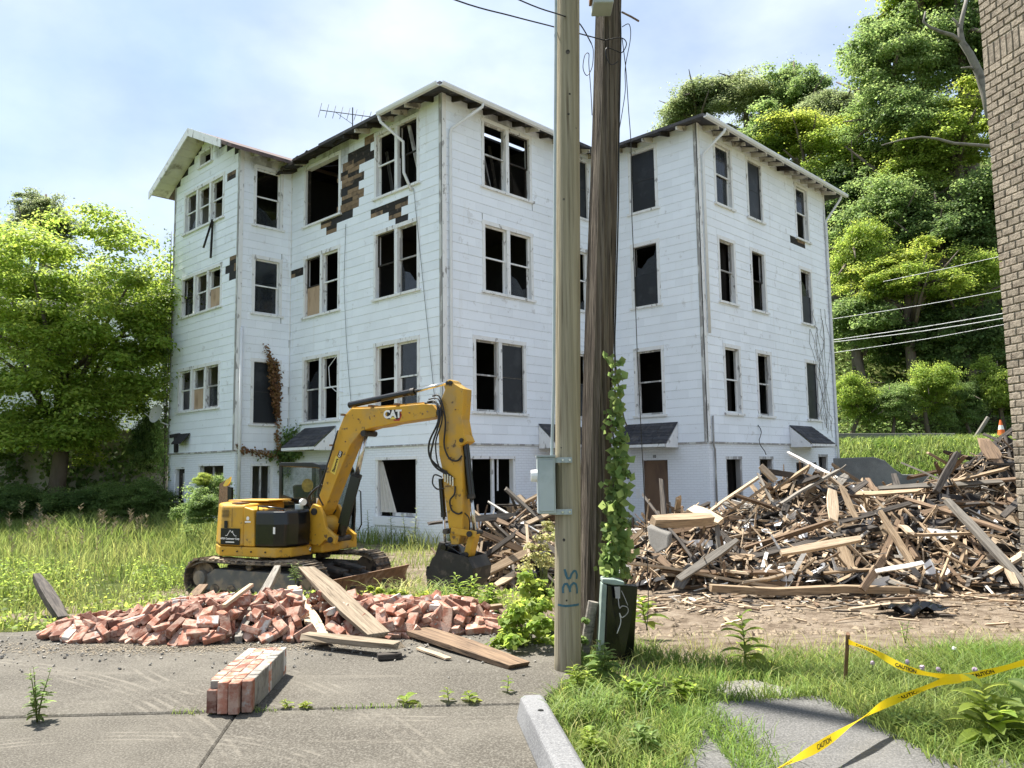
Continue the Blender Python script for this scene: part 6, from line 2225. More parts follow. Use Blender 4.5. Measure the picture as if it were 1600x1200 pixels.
for hs, box, n_, where in ((HEAPS, HB, 236, 'in the large heap'), (HEAP_L, LB, 54, 'in the heap beside the bucket')):
    for k in range(n_):
        x, y, h = spot(hs, box)
        m_ = rs.choices(TM, TW)[0]
        if x > 9.2 and y > 15.6 and rs.random() < 0.5: m_ = 'timber_char'
        si = rs.randrange(len(SIZES))
        mw = heap_matrix(x, y, hs, rs.uniform(0.06, 0.20), 0.22)
        zx = ('left part' if x < 4.2 else 'left middle' if x < 6.4 else 'right middle' if x < 8.6 else 'right part') if hs is HEAPS else ('left side' if x < 0.3 else 'right side')
        zr = 'foot' if h < 0.45 else ('slope' if h < 1.05 else 'crest')
        ln = ['short', 'medium', 'broad', 'long', 'very long', 'stubby', 'short narrow', 'long narrow'][si]
        ob('plank', VAR[(m_, si)], None, mw=mw, label=ln + ' ' + ADJ[m_] + ' plank ' + where + ', ' + zx + ', ' + zr, cat='plank', group='broken planks ' + where)
# the smaller splinters, sheets and scraps: too many to count
mats = [MATS[m_] for m_ in TM] + [MATS['tar_paper'], MATS['white_block']]
mb = MB()
mi = []
for hs, box, n_ in ((HEAPS, HB, 3100), (HEAP_L, LB, 900), (HEAPS, (11.5, 16, 13.2, 18), 350)):
    for k in range(n_):
        x, y, h = spot(hs, box)
        q = rs.random()
        if q < 0.93:
            l, w, t = rs.uniform(0.12, 0.85) * (1.7 if rs.random() < 0.2 else 1), rs.uniform(0.012, 0.075), rs.uniform(0.006, 0.028)
            m_ = rs.choices(range(6), TW)[0]
            if x > 9.2 and y > 15.6 and rs.random() < 0.6: m_ = 4
        elif q < 0.97:
            l, w, t = rs.uniform(0.2, 0.5), rs.uniform(0.15, 0.35), 0.008
            m_ = 6
        else:
            l, w, t = rs.uniform(0.1, 0.4), rs.uniform(0.08, 0.2), 0.008
            m_ = 7
        mw = heap_matrix(x, y, hs, rs.uniform(-0.02, 0.10), 0.42)
        n0 = len(mb.f)
        k_ = plank_mesh(l, w, t, k, 0.8)
        mb.add([mw @ Vector(v) for v in k_.v], k_.f)
        mi += [m_] * (len(mb.f) - n0)
for k in range(420):    # litter thrown forward on the soil
    x = rs.uniform(1.2, 11)
    y = 13.3 - abs(rs.gauss(0, 1.0))
    if y < 9.8: continue
    l, w, t = rs.uniform(0.05, 0.4), rs.uniform(0.015, 0.06), rs.uniform(0.008, 0.025)
    mw = Matrix.Translation((x, y, ground_z(x, y) + 0.01)) @ Euler((rs.gauss(0, 0.15), rs.gauss(0, 0.08), rs.uniform(0, 6.28))).to_matrix().to_4x4()
    n0 = len(mb.f)
    k_ = plank_mesh(l, w, t, k, 0.8)
    mb.add([mw @ Vector(v) for v in k_.v], k_.f)
    mi += [rs.choices(range(6), TW)[0]] * (len(mb.f) - n0)
me = mb.mesh('debris')
for m_ in mats: me.materials.append(m_)
me.polygons.foreach_set('material_index', np.array(mi, dtype=np.int32))
ob('debris', me, None, kind='stuff', label='splinters, shingle scraps and lath of the demolition heaps', cat='debris')
# clods of churned soil
mb = MB()
for k in range(1500):
    x, y = rs.uniform(0.8, 12), rs.uniform(8.6, 14)
    s_ = rs.uniform(0.012, 0.05) * (1.6 if rs.random() < 0.08 else 1)
    z = ground_z(x, y) - 0.02
    q = []
    for a, b, c_ in ((1, 0, 0), (0, 1, 0), (-1, 0, 0), (0, -1, 0), (0, 0, 1)):
        f_ = s_ * rs.uniform(0.6, 1.3)
        q.append((x + a * f_, y + b * f_, z + (c_ * f_ * 0.8 if c_ else 0)))
    mb.add(q, [(0, 1, 4), (1, 2, 4), (2, 3, 4), (3, 0, 4)])
mb.build('soil_clods', 'mud', kind='stuff', label='clods of churned brown soil before the debris heap', cat='soil')
# named big pieces in and on the heaps
def heap_at(px, py, d, dz=0.0): 
    return at(px, py, d) + Z * dz
lay(heap_at(1020, 815, 14.3), heap_at(1112, 812, 14.6), 0.22, 0.16, 'timber_tan', 'thick squared beam sticking out at the near end of the large heap', cat='beam', name='beam', seed=20, jag=0.1, up=(0, -0.5, 1))
lay(heap_at(1480, 780, 14.6), heap_at(1604, 916, 12.9), 0.16, 0.07, 'timber_grey', 'very long grey plank sloping down the right side of the large heap', seed=21, jag=0.1, up=(0, -1, 1))
lay(heap_at(1375, 800, 13.9), heap_at(1425, 880, 13.4), 0.12, 0.06, 'timber_tan', 'steep tan plank standing in the middle of the large heap', seed=22, jag=0.2, up=(0, -1, 0.6))
lay(heap_at(1220, 865, 13.5), heap_at(1345, 842, 13.6), 0.13, 0.07, 'timber_pale', 'bent pale plank lying low across the front of the large heap', seed=23, jag=0.2, up=(0, -1, 1))
lay(heap_at(1368, 893, 13.2), heap_at(1442, 880, 13.3), 0.08, 0.03, 'timber_white', 'white painted board low at the front of the large heap', seed=24, jag=0.2, up=(0, -1, 1))
lay(heap_at(1080, 795, 15.2), heap_at(1121, 815, 14.8), 0.25, 0.10, 'timber_pale', 'bundle-like pale broken joist at the left of the large heap', cat='joist', name='joist', seed=25, up=(0, -1, 1))
lay(heap_at(1060, 905, 13.5), heap_at(1150, 845, 14.0), 0.13, 0.06, 'timber_grey', 'grey plank slanting up the left front of the large heap', seed=26, jag=0.3, up=(0, -1, 1))
lay(heap_at(1190, 735, 16.8), heap_at(1255, 746, 16.6), 0.18, 0.12, 'timber_char', 'charred post lying along the crest of the large heap', cat='post', name='post', seed=27, jag=0.2)
lay(heap_at(1188, 728, 16.6), heap_at(1212, 752, 16.5), 0.12, 0.08, 'timber_pale', 'pale block end sticking up at the crest of the heap by a window', seed=28, jag=0.1, up=(0, -1, 0.4))
lay(heap_at(1300, 765, 14.9), heap_at(1302, 812, 14.3), 0.20, 0.04, 'timber_pale', 'wide pale board standing upright in the large heap', seed=29, jag=0.3, up=(0, -1, 0.2))
lay(heap_at(1316, 762, 14.9), heap_at(1336, 808, 14.3), 0.12, 0.03, 'timber_tan', 'narrow upright board beside the wide pale upright board', seed=30, jag=0.5, up=(0, -1, 0.2))
lay(heap_at(1462, 768, 15.0), heap_at(1496, 708, 15.6), 0.12, 0.09, 'timber_char', 'charred timber rising steeply before the grassy bank', cat='timber', name='timber', seed=33, jag=0.3, up=(0, -1, 0.3))
lay(heap_at(1540, 690, 16.2), heap_at(1556, 720, 15.8), 0.35, 0.04, 'timber_brown', 'brown board peak on top of the heap by the brick building', seed=34, jag=0.6, up=(0, -1, 0.3))
MB().prism([heap_at(1010, 822, 14.0), heap_at(1046, 835, 13.9), heap_at(1044, 856, 13.75), heap_at(1026, 866, 13.7), heap_at(1014, 850, 13.8)], (0.12, 0.32, 0.02)).build('concrete_lump', 'concrete_pale', label='pale concrete lump at the near left end of the large heap', cat='concrete', bevel=0.03)
MB().prism([at(795, 786, 16.6), at(840, 793, 16.9), at(842, 822, 16.7), at(797, 820, 16.4)], (0.01, 0.03, 0)).build('panel', 'timber_grey', label='dark stained panel standing on the smaller debris heap', cat='panel')
lay(at(764, 893, 14.4), at(826, 862, 14.7), 0.16, 0.05, 'timber_tan', 'tan plank low at the front of the smaller debris heap', seed=36, jag=0.2, up=(0, -1, 1))
lay(at(774, 914, 14.2), at(806, 896, 14.5), 0.12, 0.04, 'timber_pale', 'pale plank end at the foot of the smaller debris heap', seed=37, jag=0.2, up=(0, -1, 1))
lay(at(798, 828, 15.2), at(842, 855, 14.7), 0.07, 0.05, 'timber_brown', 'brown lath crossing the middle of the smaller debris heap', seed=38, jag=0.2, up=(0, -1, 1))
lay(at(823, 820, 14.9), at(826, 872, 14.4), 0.05, 0.04, 'timber_pale', 'thin upright pale stick in the smaller debris heap', cat='stick', name='stick', seed=39, jag=0.2, up=(0, -1, 0.2))
lay(at(766, 808, 15.6), at(795, 820, 15.3), 0.10, 0.03, 'timber_brown', 'reddish board end on top of the smaller debris heap', seed=40, jag=0.2, up=(0, -1, 1))

# ------------------------------------------------------------------ vegetation
def leafmat(name, col, col2, trans=0.35, island=0.35, hue=0.018):
    M(name, col, 0.55, 0.22, 0.9, col2=col2, lo=0.42, hi=0.62, scale2=0.6, island=island, hue=hue, trans=trans, spec=0.25)
leafmat('leaf_bright', (0.20, 0.29, 0.05), (0.26, 0.345, 0.07), 0.6)
leafmat('leaf_mid', (0.155, 0.235, 0.075), (0.205, 0.29, 0.095), 0.6)
leafmat('leaf_dark', (0.105, 0.17, 0.055), (0.15, 0.225, 0.07), 0.6)
leafmat('leaf_olive', (0.17, 0.22, 0.095), (0.22, 0.265, 0.125), 0.58)
leafmat('leaf_yellow', (0.27, 0.335, 0.06), (0.215, 0.30, 0.055), 0.6)
leafmat('leaf_brown', (0.16, 0.085, 0.035), (0.22, 0.13, 0.05), 0.2)
leafmat('grass_lush', (0.15, 0.235, 0.05), (0.20, 0.265, 0.075), 0.42, 0.4)
leafmat('grass_dry', (0.25, 0.285, 0.085), (0.35, 0.34, 0.14), 0.4, 0.45)
leafmat('grass_field', (0.15, 0.215, 0.05), (0.24, 0.275, 0.085), 0.45, 0.45)
M('stem_green', (0.10, 0.13, 0.035), 0.7, 0.2, 6)
M('bark', (0.14, 0.115, 0.09), 0.9, 0.4, 8, col2=(0.075, 0.06, 0.05), stretch=(1, 1, 0.3), bump=0.02, bscale=14)
M('bark_pale', (0.20, 0.185, 0.16), 0.9, 0.35, 8, col2=(0.11, 0.10, 0.085), bump=0.01, bscale=14)
NR = np.random.RandomState
def leaf_mesh(name, pos, nrm, size, rng, aspect=0.42, fold=0.12):
    """one folded quad per leaf"""
    n = len(pos)
    nrm = nrm / (np.linalg.norm(nrm, axis=1, keepdims=True) + 1e-9)
    t = rng.normal(size=(n, 3))
    t -= nrm * (t * nrm).sum(1, keepdims=True)
    t /= np.linalg.norm(t, axis=1, keepdims=True) + 1e-9
    b = np.cross(nrm, t)
    s = np.asarray(size).reshape(-1, 1) * np.ones((n, 1))
    v = np.empty((n, 4, 3), dtype=np.float32)
    v[:, 0] = pos - t * s * 0.5
    v[:, 1] = pos + b * s * aspect + nrm * s * fold - t * s * 0.06
    v[:, 2] = pos + t * s * 0.5 - nrm * s * fold * 0.5
    v[:, 3] = pos - b * s * aspect + nrm * s * fold - t * s * 0.06
    return fastmesh(name, v.reshape(-1, 3), np.arange(n * 4).reshape(n, 4))
def clumps(rng, centers, radii, per, up=0.7, flat=0.75):
    P, N = [], []
    for c, r in zip(centers, radii):
        d = rng.normal(size=(per, 3))
        d /= np.linalg.norm(d, axis=1, keepdims=True)
        d[:, 2] = np.where(d[:, 2] < -0.35, -d[:, 2] * 0.5, d[:, 2])
        rad = r * (0.55 + 0.5 * rng.rand(per, 1) ** 0.6) * (1 + 0.25 * rng.normal(size=(per, 1)))
        p = d * rad
        p[:, 2] *= flat
        P.append(np.asarray(c) + p)
        N.append(d * 0.8 + np.array([0, 0, up]) + rng.normal(size=(per, 3)) * 0.45)
    return np.concatenate(P), np.concatenate(N)
def crown_mesh(seed, ncl, per, leaf, rc=(0.20, 0.36), squash=0.9):
    rng = NR(seed)
    nl = 11                                  # main boughs give the crown its uneven outline
    ld = rng.normal(size=(nl, 3))
    ld /= np.linalg.norm(ld, axis=1, keepdims=True)
    ld[:, 2] = np.abs(ld[:, 2]) * 1.2 - 0.35
    lc = ld * rng.uniform(0.35, 0.78, (nl, 1))
    lr = rng.uniform(0.26, 0.48, nl)
    which = rng.randint(0, nl, ncl)
    d = rng.normal(size=(ncl, 3))
    d /= np.linalg.norm(d, axis=1, keepdims=True)
    r = rng.rand(ncl, 1) ** 0.4
    c = lc[which] + d * r * lr[which][:, None]
    fillc = ncl // 4
    c[:fillc] = d[:fillc] * r[:fillc] * 0.5
    c[:, 2] *= squash
    rad = rng.uniform(rc[0], rc[1], ncl) * 0.72
    P, N = clumps(rng, c, rad, per)
    # loose sprays breaking the outline
    k = int(len(P) * 0.004)
    d2 = rng.normal(size=(k, 3))
    d2 /= np.linalg.norm(d2, axis=1, keepdims=True)
    P2 = d2 * (0.8 + 0.2 * rng.rand(k, 1))
    P2[:, 2] *= squash
    P = np.concatenate([P, P2])
    N = np.concatenate([N, d2 + rng.normal(size=(k, 3)) * 0.6])
    return leaf_mesh('crown', P, N, leaf * rng.uniform(0.6, 1.3, len(P)), rng)
CROWN = [crown_mesh(1, 150, 210, 0.040), crown_mesh(2, 140, 220, 0.037), crown_mesh(3, 180, 180, 0.042, (0.14, 0.28)), crown_mesh(4, 130, 235, 0.038, (0.20, 0.36)), crown_mesh(5, 165, 195, 0.040, (0.13, 0.31), 1.0), crown_mesh(6, 170, 190, 0.044, (0.12, 0.26), 1.05)]
def set_mat(o, m):
    if len(o.data.materials) == 0: o.data.materials.append(MATS[m])
    o.material_slots[0].link = 'OBJECT'
    o.material_slots[0].material = MATS[m]
rs = random.Random(99)
def tree(px, py, d, rw, rh, mat, label, var, name='tree', cat='tree', group=None, trunk=True, bark='bark', lean=0.0):
    c = at(px, py, d)
    sx, sz = rw * 1.25 * d / FPX, rh * 1.22 * d / FPX
    gz_ = ground_z(c.x, c.y)
    base = Vector((c.x + lean, c.y, min(gz_, c.z - sz * 0.8) - 0.1))
    t = empty(name, base, label, cat, group)
    mw = Matrix.Translation(c) @ Matrix.Rotation(rs.uniform(0, 6.28), 4, 'Z') @ Matrix.Diagonal((sx, sx * rs.uniform(0.85, 1.05), sz, 1))
    o = ob('crown', CROWN[var], None, t, mw=mw)
    set_mat(o, mat)
    if trunk:
        h = c.z - base.z
        mb = MB()
        r0 = max(0.05, 0.035 * (h + sz))
        pts = [base, base.lerp(c, 0.35) + Vector((rs.uniform(-0.2, 0.2), 0, 0)), base.lerp(c, 0.7) + Vector((rs.uniform(-0.3, 0.3), 0, 0)), c + Z * sz * 0.3, c + Z * sz * 0.75]
        mb.tube(pts, [r0, r0 * 0.8, r0 * 0.6, r0 * 0.35, r0 * 0.1], 9)
        for k in range(6):
            a = rs.uniform(0, 6.28)
            s0 = pts[1].lerp(pts[3], rs.uniform(0.3, 1.0))
            e_ = c + Vector((math.cos(a) * sx * 0.75, math.sin(a) * sx * 0.75, rs.uniform(-0.3, 0.6) * sz))
            mb.tube([s0, s0.lerp(e_, 0.5) + Z * 0.15 * sz, e_], [r0 * 0.35, r0 * 0.22, r0 * 0.06], 6)
        mb.build('trunk', bark, t, smooth=True)
    return t
G1 = 'trees on the hillside'
for a in [
    (1090, 172, 76, 66, 62, 'leaf_olive', 'olive green tree just above the right wing roof, first on the skyline', 0),
    (1165, 165, 75, 66, 58, 'leaf_olive', 'round olive tree on the skyline between two taller crowns', 1),
    (1243, 150, 72, 66, 66, 'leaf_mid', 'tall peaked tree on the skyline left of the gap of sky', 2),
    (1310, 185, 66, 62, 56, 'leaf_olive', 'dull green tree at the foot of the gap of sky', 3),
    (1385, 110, 54, 84, 96, 'leaf_mid', 'large tree crown right of the gap of sky, its outer left lobe', 4),
    (1440, 25, 56, 96, 90, 'leaf_bright', 'highest bright tree crown touching the top of the picture', 0),
    (1500, 85, 53, 92, 110, 'leaf_mid', 'big leafy crown behind the bare forked limb', 1),
    (1600, 60, 52, 100, 130, 'leaf_mid', 'leafy crown partly hidden by the top of the brick building', 2),
    (1400, 205, 52, 84, 70, 'leaf_mid', 'mid green tree under the large crown', 3),
    (1490, 220, 50, 90, 78, 'leaf_yellow', 'yellow green sunlit tree beside the brick building', 4),
    (1190, 232, 60, 80, 62, 'leaf_mid', 'green tree peeping over the ridge of the right wing', 2),
    (1265, 235, 58, 84, 58, 'leaf_yellow', 'bright yellow green tree above the long white gutter', 1),
    (1335, 275, 55, 78, 64, 'leaf_bright', 'bright tree in the middle of the hillside', 0),
    (1420, 300, 51, 86, 66, 'leaf_bright', 'sunlit tree above the horizontal dead branch', 3),
    (1300, 330, 54, 70, 70, 'leaf_dark', 'dark tree close behind the end of the white gutter', 4),
    (1375, 350, 50, 84, 72, 'leaf_mid', 'shaded tree mid slope above the vine covered mound', 1),
    (1465, 365, 48, 88, 76, 'leaf_dark', 'dark green tree left of the brick building halfway up', 2),
    (1560, 330, 47, 84, 96, 'leaf_mid', 'tree half hidden behind the brick building wall', 0),
    (1335, 420, 47, 66, 74, 'leaf_bright', 'bright vine covered tree next to the house corner', 3),
    (1420, 440, 45, 78, 58, 'leaf_yellow', 'yellow green vine covered mound of foliage mid slope', 4),
    (1505, 455, 45, 80, 64, 'leaf_bright', 'bright foliage mound beside the brick building', 1),
    (1345, 515, 46, 72, 70, 'leaf_mid', 'shaded tree behind the power lines near the house', 0),
    (1440, 530, 46, 84, 72, 'leaf_dark', 'dark hollow of foliage below the power lines', 2),
    (1540, 545, 45, 84, 84, 'leaf_dark', 'dark shrubby tree low against the brick building', 3)]:
    tree(*a[:7], a[7], group=G1)
G2 = 'bushes along the road bank'
for a in [
    (1335, 628, 41.5, 48, 52, 'leaf_bright', 'round bright bush nearest the house on the road bank', 0),
    (1392, 640, 41, 46, 42, 'leaf_mid', 'low green bush second from the house on the road bank', 3),
    (1450, 622, 41, 48, 54, 'leaf_bright', 'tall bright bush in the middle of the road bank', 1),
    (1508, 640, 41, 46, 44, 'leaf_mid', 'bush beside the traffic cone on the road bank', 4),
    (1562, 618, 41, 46, 60, 'leaf_bright', 'bush against the brick building on the road bank', 2),
    (1630, 620, 41, 50, 60, 'leaf_mid', 'bush hidden behind the brick building edge', 0)]:
    tree(*a[:7], a[7], name='bush', cat='bush', group=G2, trunk=True)
# left: the big spreading tree and its neighbours
def big_tree():
    c = at(98, 512, 29.5)
    t = empty('tree', (c.x, c.y + 1.5, ground_z(c.x, c.y + 3.5)), 'large bright green spreading tree left of the white house', 'tree')
    rng = NR(17)
    ncl = 230
    d = rng.normal(size=(ncl, 3))
    d /= np.linalg.norm(d, axis=1, keepdims=True)
    r = rng.rand(ncl, 1) ** 0.36
    cc = d * r * np.array([5.0, 3.7, 5.1]) * 0.9
    cc[:, 2] -= 0.0
    keep_ = cc[:, 2] > -4.4
    cc = cc[keep_] + np.array(c)
    for (px, py, d_, n_, rr_) in ((20, 650, 28.6, 34, (2.6, 1.6, 1.3)), (120, 650, 28.9, 26, (1.6, 1.4, 1.0)), (225, 560, 29.6, 26, (0.9, 1.2, 1.8)), (60, 690, 29.6, 20, (2.4, 1.2, 0.8))):
        q = np.array(at(px, py, d_))
        cc = np.concatenate([cc, q + rng.uniform(-1, 1, (n_, 3)) * np.array(rr_)])
    rad = rng.uniform(0.4, 1.1, len(cc))
    P, N = clumps(rng, cc, rad, 290, 0.9, 0.62)
    o = ob('crown', leaf_mesh('crown', P, N, 0.15 * rng.uniform(0.6, 1.3, len(P)), rng, 0.32), 'leaf_bright', t)
    mb = MB()
    b = Vector((c.x - 0.4, c.y + 0.6, 0.0))
    mb.tube([b, b + Vector((0.2, 0, 2.2)), c - Z * 1.0, c + Z * 1.8], [0.32, 0.27, 0.2, 0.05], 10)
    for k in range(11):
        a = k * 0.6
        e_ = c + Vector((math.cos(a) * 3.2, math.sin(a) * 2.6, rs.uniform(-1.5, 2.2)))
        s0 = (b + Vector((0.2, 0, 2.2))).lerp(c, rs.uniform(0, 0.8))
        mb.tube([s0, s0.lerp(e_, 0.5) + Z * 0.5, e_], [0.13, 0.08, 0.02], 7)
    mb.build('trunk', 'bark', t, smooth=True)
big_tree()
tree(70, 345, 44, 56, 48, 'leaf_olive', 'thin feathery tree top rising behind the large left tree', 2)
tree(-70, 470, 34, 120, 150, 'leaf_mid', 'darker tree at the left edge behind the large tree', 1)
tree(-15, 700, 30, 60, 52, 'leaf_dark', 'dark low branches at the left edge before the stained wall', 3, name='bush', cat='bush')
tree(232, 700, 30.5, 34, 74, 'leaf_dark', 'dark ivy covered shrub tight against the left end of the house', 2, name='shrub', cat='shrub', trunk=False)
G3 = 'shrubs in front of the stained wall'
for a in [(22, 792, 27.6, 62, 42, 'leaf_dark', 'large leaved dark shrub at the left edge', 0), (102, 800, 27.6, 58, 36, 'leaf_dark', 'low dark shrub second from the left edge', 1),
          (170, 792, 28.0, 54, 38, 'leaf_mid', 'hedge-like shrub in the middle below the stained wall', 3), (230, 790, 28.6, 44, 40, 'leaf_mid', 'shrub next to the left corner of the house', 4)]:
    tree(*a[:7], a[7], name='shrub', cat='shrub', group=G3, trunk=False)
tree(322, 792, 21.6, 46, 46, 'leaf_mid', 'bushy green shrub in front of the ground floor window behind the excavator', 2, name='shrub', cat='shrub', trunk=False)
tree(318, 752, 21.8, 18, 16, 'leaf_yellow', 'yellow green sprig before the ground floor window frame', 0, name='shrub', cat='shrub', trunk=False)
# undergrowth that clothes the slope between the trees
rng = NR(5)
n = 70000
xs, ys = rng.uniform(11, 44, n), 38 + 40 * rng.rand(n) ** 1.4
zs = np.array([ground_z(x, y) for x, y in zip(xs, ys)])
P = np.stack([xs, ys, zs + rng.rand(n) ** 1.5 * 3.0 * np.clip((ys - 39.5) / 6, 0.06, 1)], 1)
N = rng.normal(size=(n, 3)) * 0.6 + np.array([0, -0.4, 1.0])
ob('undergrowth', leaf_mesh('undergrowth', P, N, rng.uniform(0.12, 0.24, n) * (1 + np.clip((ys - 44) / 30, 0, 1)), rng), 'leaf_mid', kind='stuff', label='dense undergrowth covering the hillside', cat='undergrowth')

# ---- grass
def blades(name, xs, ys, zs, h, w, lean, rng, mat, **t):
    n = len(xs)
    a = rng.uniform(0, 2 * np.pi, n)
    dx, dy = np.cos(a), np.sin(a)
    la = rng.uniform(0, 2 * np.pi, n)
    lx, ly = np.cos(la) * lean * h, np.sin(la) * lean * h
    v = np.empty((n, 6, 3), dtype=np.float32)
    for i, (u, ww, hz) in enumerate(((0, 1.0, 0.0), (0.35, 0.85, 0.62), (1.0, 0.12, 1.0))):
        cx, cy, cz = xs + lx * u, ys + ly * u, zs + h * hz * (1 - 0.25 * u * np.minimum(1, lean))
        v[:, 2 * i] = np.stack([cx - dx * w * ww, cy - dy * w * ww, cz], 1)
        v[:, 2 * i + 1] = np.stack([cx + dx * w * ww, cy + dy * w * ww, cz], 1)
    f = np.arange(n)[:, None] * 6
    f = np.concatenate([f + np.array([0, 1, 3, 2]), f + np.array([2, 3, 5, 4])])
    return ob(name, fastmesh(name, v.reshape(-1, 3), f), mat, **t)
def gzs(xs, ys): return np.array([ground_z(x, y) - 0.03 for x, y in zip(xs, ys)])
walk_poly = [g(1106, 1099), g(1284, 1088), g(1345, 1121), g(1500, 1202), g(1640, 1290), g(1000, 1290), g(1062, 1200)]
walk_poly2 = [g(1122, 1066), g(1178, 1062), g(1236, 1077), g(1262, 1087), g(1118, 1096)]
lot_edge = [(0.46, 3.0), (0.24, 5.2), (0.24, 5.9), (0.46, 6.35), (0.44, 7.1), (0.28, 8.1), (0.2, 9.5), (6.6, 9.5), (6.6, 2.2), (0.6, 2.2)]
rng = NR(12)
def patch(n, x0, x1, y0, y1, ok):
    xs, ys = rng.uniform(x0, x1, n), rng.uniform(y0, y1, n)
    k = np.array([ok(x, y) for x, y in zip(xs, ys)])
    return xs[k], ys[k]
def lawn_ok(x, y):
    if not inpoly(x, y, lot_edge): return False
    if inpoly(x, y, walk_poly) or inpoly(x, y, walk_poly2): 
        return False
    if y > 6.95 + 0.9 * sstep(1.5, 0.7, x) + 0.25 * vnoise(x * 2, y * 2): return False
    if x < 1.15 and 0.25 < vnoise(x * 4.0, y * 4.0, 2): return rs.random() < 0.25
    return True
xs, ys = patch(90000, 0.2, 6.0, 2.6, 8.6, lawn_ok)
tall = 0.10 + 0.11 * np.array([sstep(1.6, 2.8, x) for x in xs]) + 0.07 * np.array([vnoise(x * 2.2, y * 2.2, 1) for x, y in zip(xs, ys)])
h = np.clip(tall * rng.uniform(0.6, 1.4, len(xs)), 0.05, 0.5)
blades('lawn_grass', xs, ys, gzs(xs, ys), h, rng.uniform(0.0025, 0.0048, len(xs)), 0.65, rng, 'grass_lush', kind='stuff', label='bright long grass beside the poles and footpath', cat='grass')
xs, ys = patch(7000, 0.2, 6.4, 3.0, 7.6, lambda x, y: inpoly(x, y, lot_edge) and not inpoly(x, y, walk_poly))
blades('dry_grass', xs, ys, gzs(xs, ys), rng.uniform(0.06, 0.24, len(xs)), rng.uniform(0.002, 0.004, len(xs)), 0.8, rng, 'grass_dry', kind='stuff', label='straw coloured grass among the lawn', cat='grass')
def field_ok(x, y):
    if y < 8.62 + 0.15 * vnoise(x * 2, 0): return False
    if x > -4.6 + 0.5 * vnoise(0, y): return False
    if math.hypot((x + 3.6) / 1.4, (y - 14.2) / 1.15) < 1.8: return False
    if math.hypot((x + 6.0) / 2.2, (y - 12.2) / 1.9) + 0.15 * vnoise(x * 1.3, y * 1.3, 3) < 1.0: return rs.random() < 0.10
    if vnoise(x * 0.9, y * 0.9, 14) > 0.45 and rs.random() < 0.8: return False
    dpt = 0.75 * sstep(1.5, 0.8, abs(y - 10.4 - 0.3 * (x + 5)) + 0.55 * vnoise(x * 1.3, y * 1.3, 3)) * sstep(-8.0, -6, x)
    if rs.random() < dpt * 1.15: return False
    q = Vector((x, y, 0)) - K1
    a, b = q.dot(A), q.dot(B)
    if a > -0.1 and b > -0.1 or (a > -2.1 and b > 7.8): return False
    return y < 29.5
xs, ys = patch(46000, -19, -3.0, 8.5, 29.5, field_ok)
k = np.array([sstep(-4.5, -8.5, x) * (0.35 + 0.65 * max(sstep(-7.0, -8.6, x), sstep(12.5, 15, y))) for x, y in zip(xs, ys)])
h = (0.14 + 0.42 * k * (0.75 + 0.75 * np.array([vnoise(x, y, 8) for x, y in zip(xs, ys)]))) * rng.uniform(0.6, 1.35, len(xs))
blades('field_grass', xs, ys, gzs(xs, ys), np.clip(h, 0.07, 0.95), rng.uniform(0.004, 0.010, len(xs)), 0.5, rng, 'grass_field', kind='stuff', label='tall pale green grass in the field left of the excavator', cat='grass')
xs, ys = patch(16000, -10.5, -4.6, 8.5, 15.5, lambda x, y: field_ok(x, y) and vnoise(x * 1.1, y * 1.1, 4) > -0.35 - 0.5 * sstep(-6.5, -8, x))
P = np.stack([xs, ys, gzs(xs, ys) + rng.rand(len(xs)) * (0.12 + 0.5 * np.array([sstep(-5.2, -7.0, x) for x in xs]))], 1)
N = rng.normal(size=(len(xs), 3)) * 0.5 + np.array([0, -0.2, 1.0])
ob('field_weeds', leaf_mesh('field_weeds', P, N, rng.uniform(0.03, 0.08, len(xs)), rng, 0.3), 'leaf_bright', kind='stuff', label='low leafy weeds at the near edge of the left field', cat='weeds')
# bank grass on the right
xs, ys = patch(34000, 11, 30, 30, 40, lambda x, y: y + 0.2 * (x - 20) > 30.3 and y + 0.2 * (x - 20) < 40)
blades('bank_grass', xs, ys, gzs(xs, ys), rng.uniform(0.15, 0.55, len(xs)), rng.uniform(0.010, 0.022, len(xs)), 0.6, rng, 'grass_lush', kind='stuff', label='sunlit yellow green grass on the road bank', cat='grass')
n = 1600
xs, ys = rng.uniform(13, 28, n), rng.uniform(31, 38, n)
P = np.stack([xs, ys, gzs(xs, ys) + 0.1 + rng.rand(n) * 0.25], 1)
ob('bank_weeds', leaf_mesh('bank_weeds', P, rng.normal(size=(n, 3)) * 0.5 + np.array([0, -0.2, 1.0]), rng.uniform(0.07, 0.15, n), rng), 'leaf_bright', kind='stuff', label='creeping leafy weeds on the road bank', cat='weeds')
# grass creeping over the path edges, sparse growth between the machine and the house
xs, ys = [], []
for poly in (walk_poly, walk_poly2):
    m_ = len(poly)
    for e_ in range(m_):
        (xa, ya), (xb, yb) = poly[e_], poly[(e_ + 1) % m_]
        for k in range(int((420 if poly is walk_poly else 160) * math.hypot(xb - xa, yb - ya))):
            u = rs.random()
            xs.append(xa + (xb - xa) * u + rs.gauss(0, 0.045))
            ys.append(ya + (yb - ya) * u + rs.gauss(0, 0.045))
for k in range(900):
    xs.append(g(1105, 1150)[0] + abs(rs.gauss(0, 0.14)))
    ys.append(rs.uniform(4.2, 5.3))
xs, ys = np.array(xs), np.array(ys)
blades('path_grass', xs, ys, np.full(len(xs), 0.0), rng.uniform(0.04, 0.16, len(xs)), rng.uniform(0.002, 0.004, len(xs)), 0.9, rng, 'grass_lush', kind='stuff', label='grass creeping over the edges of the footpath', cat='grass')
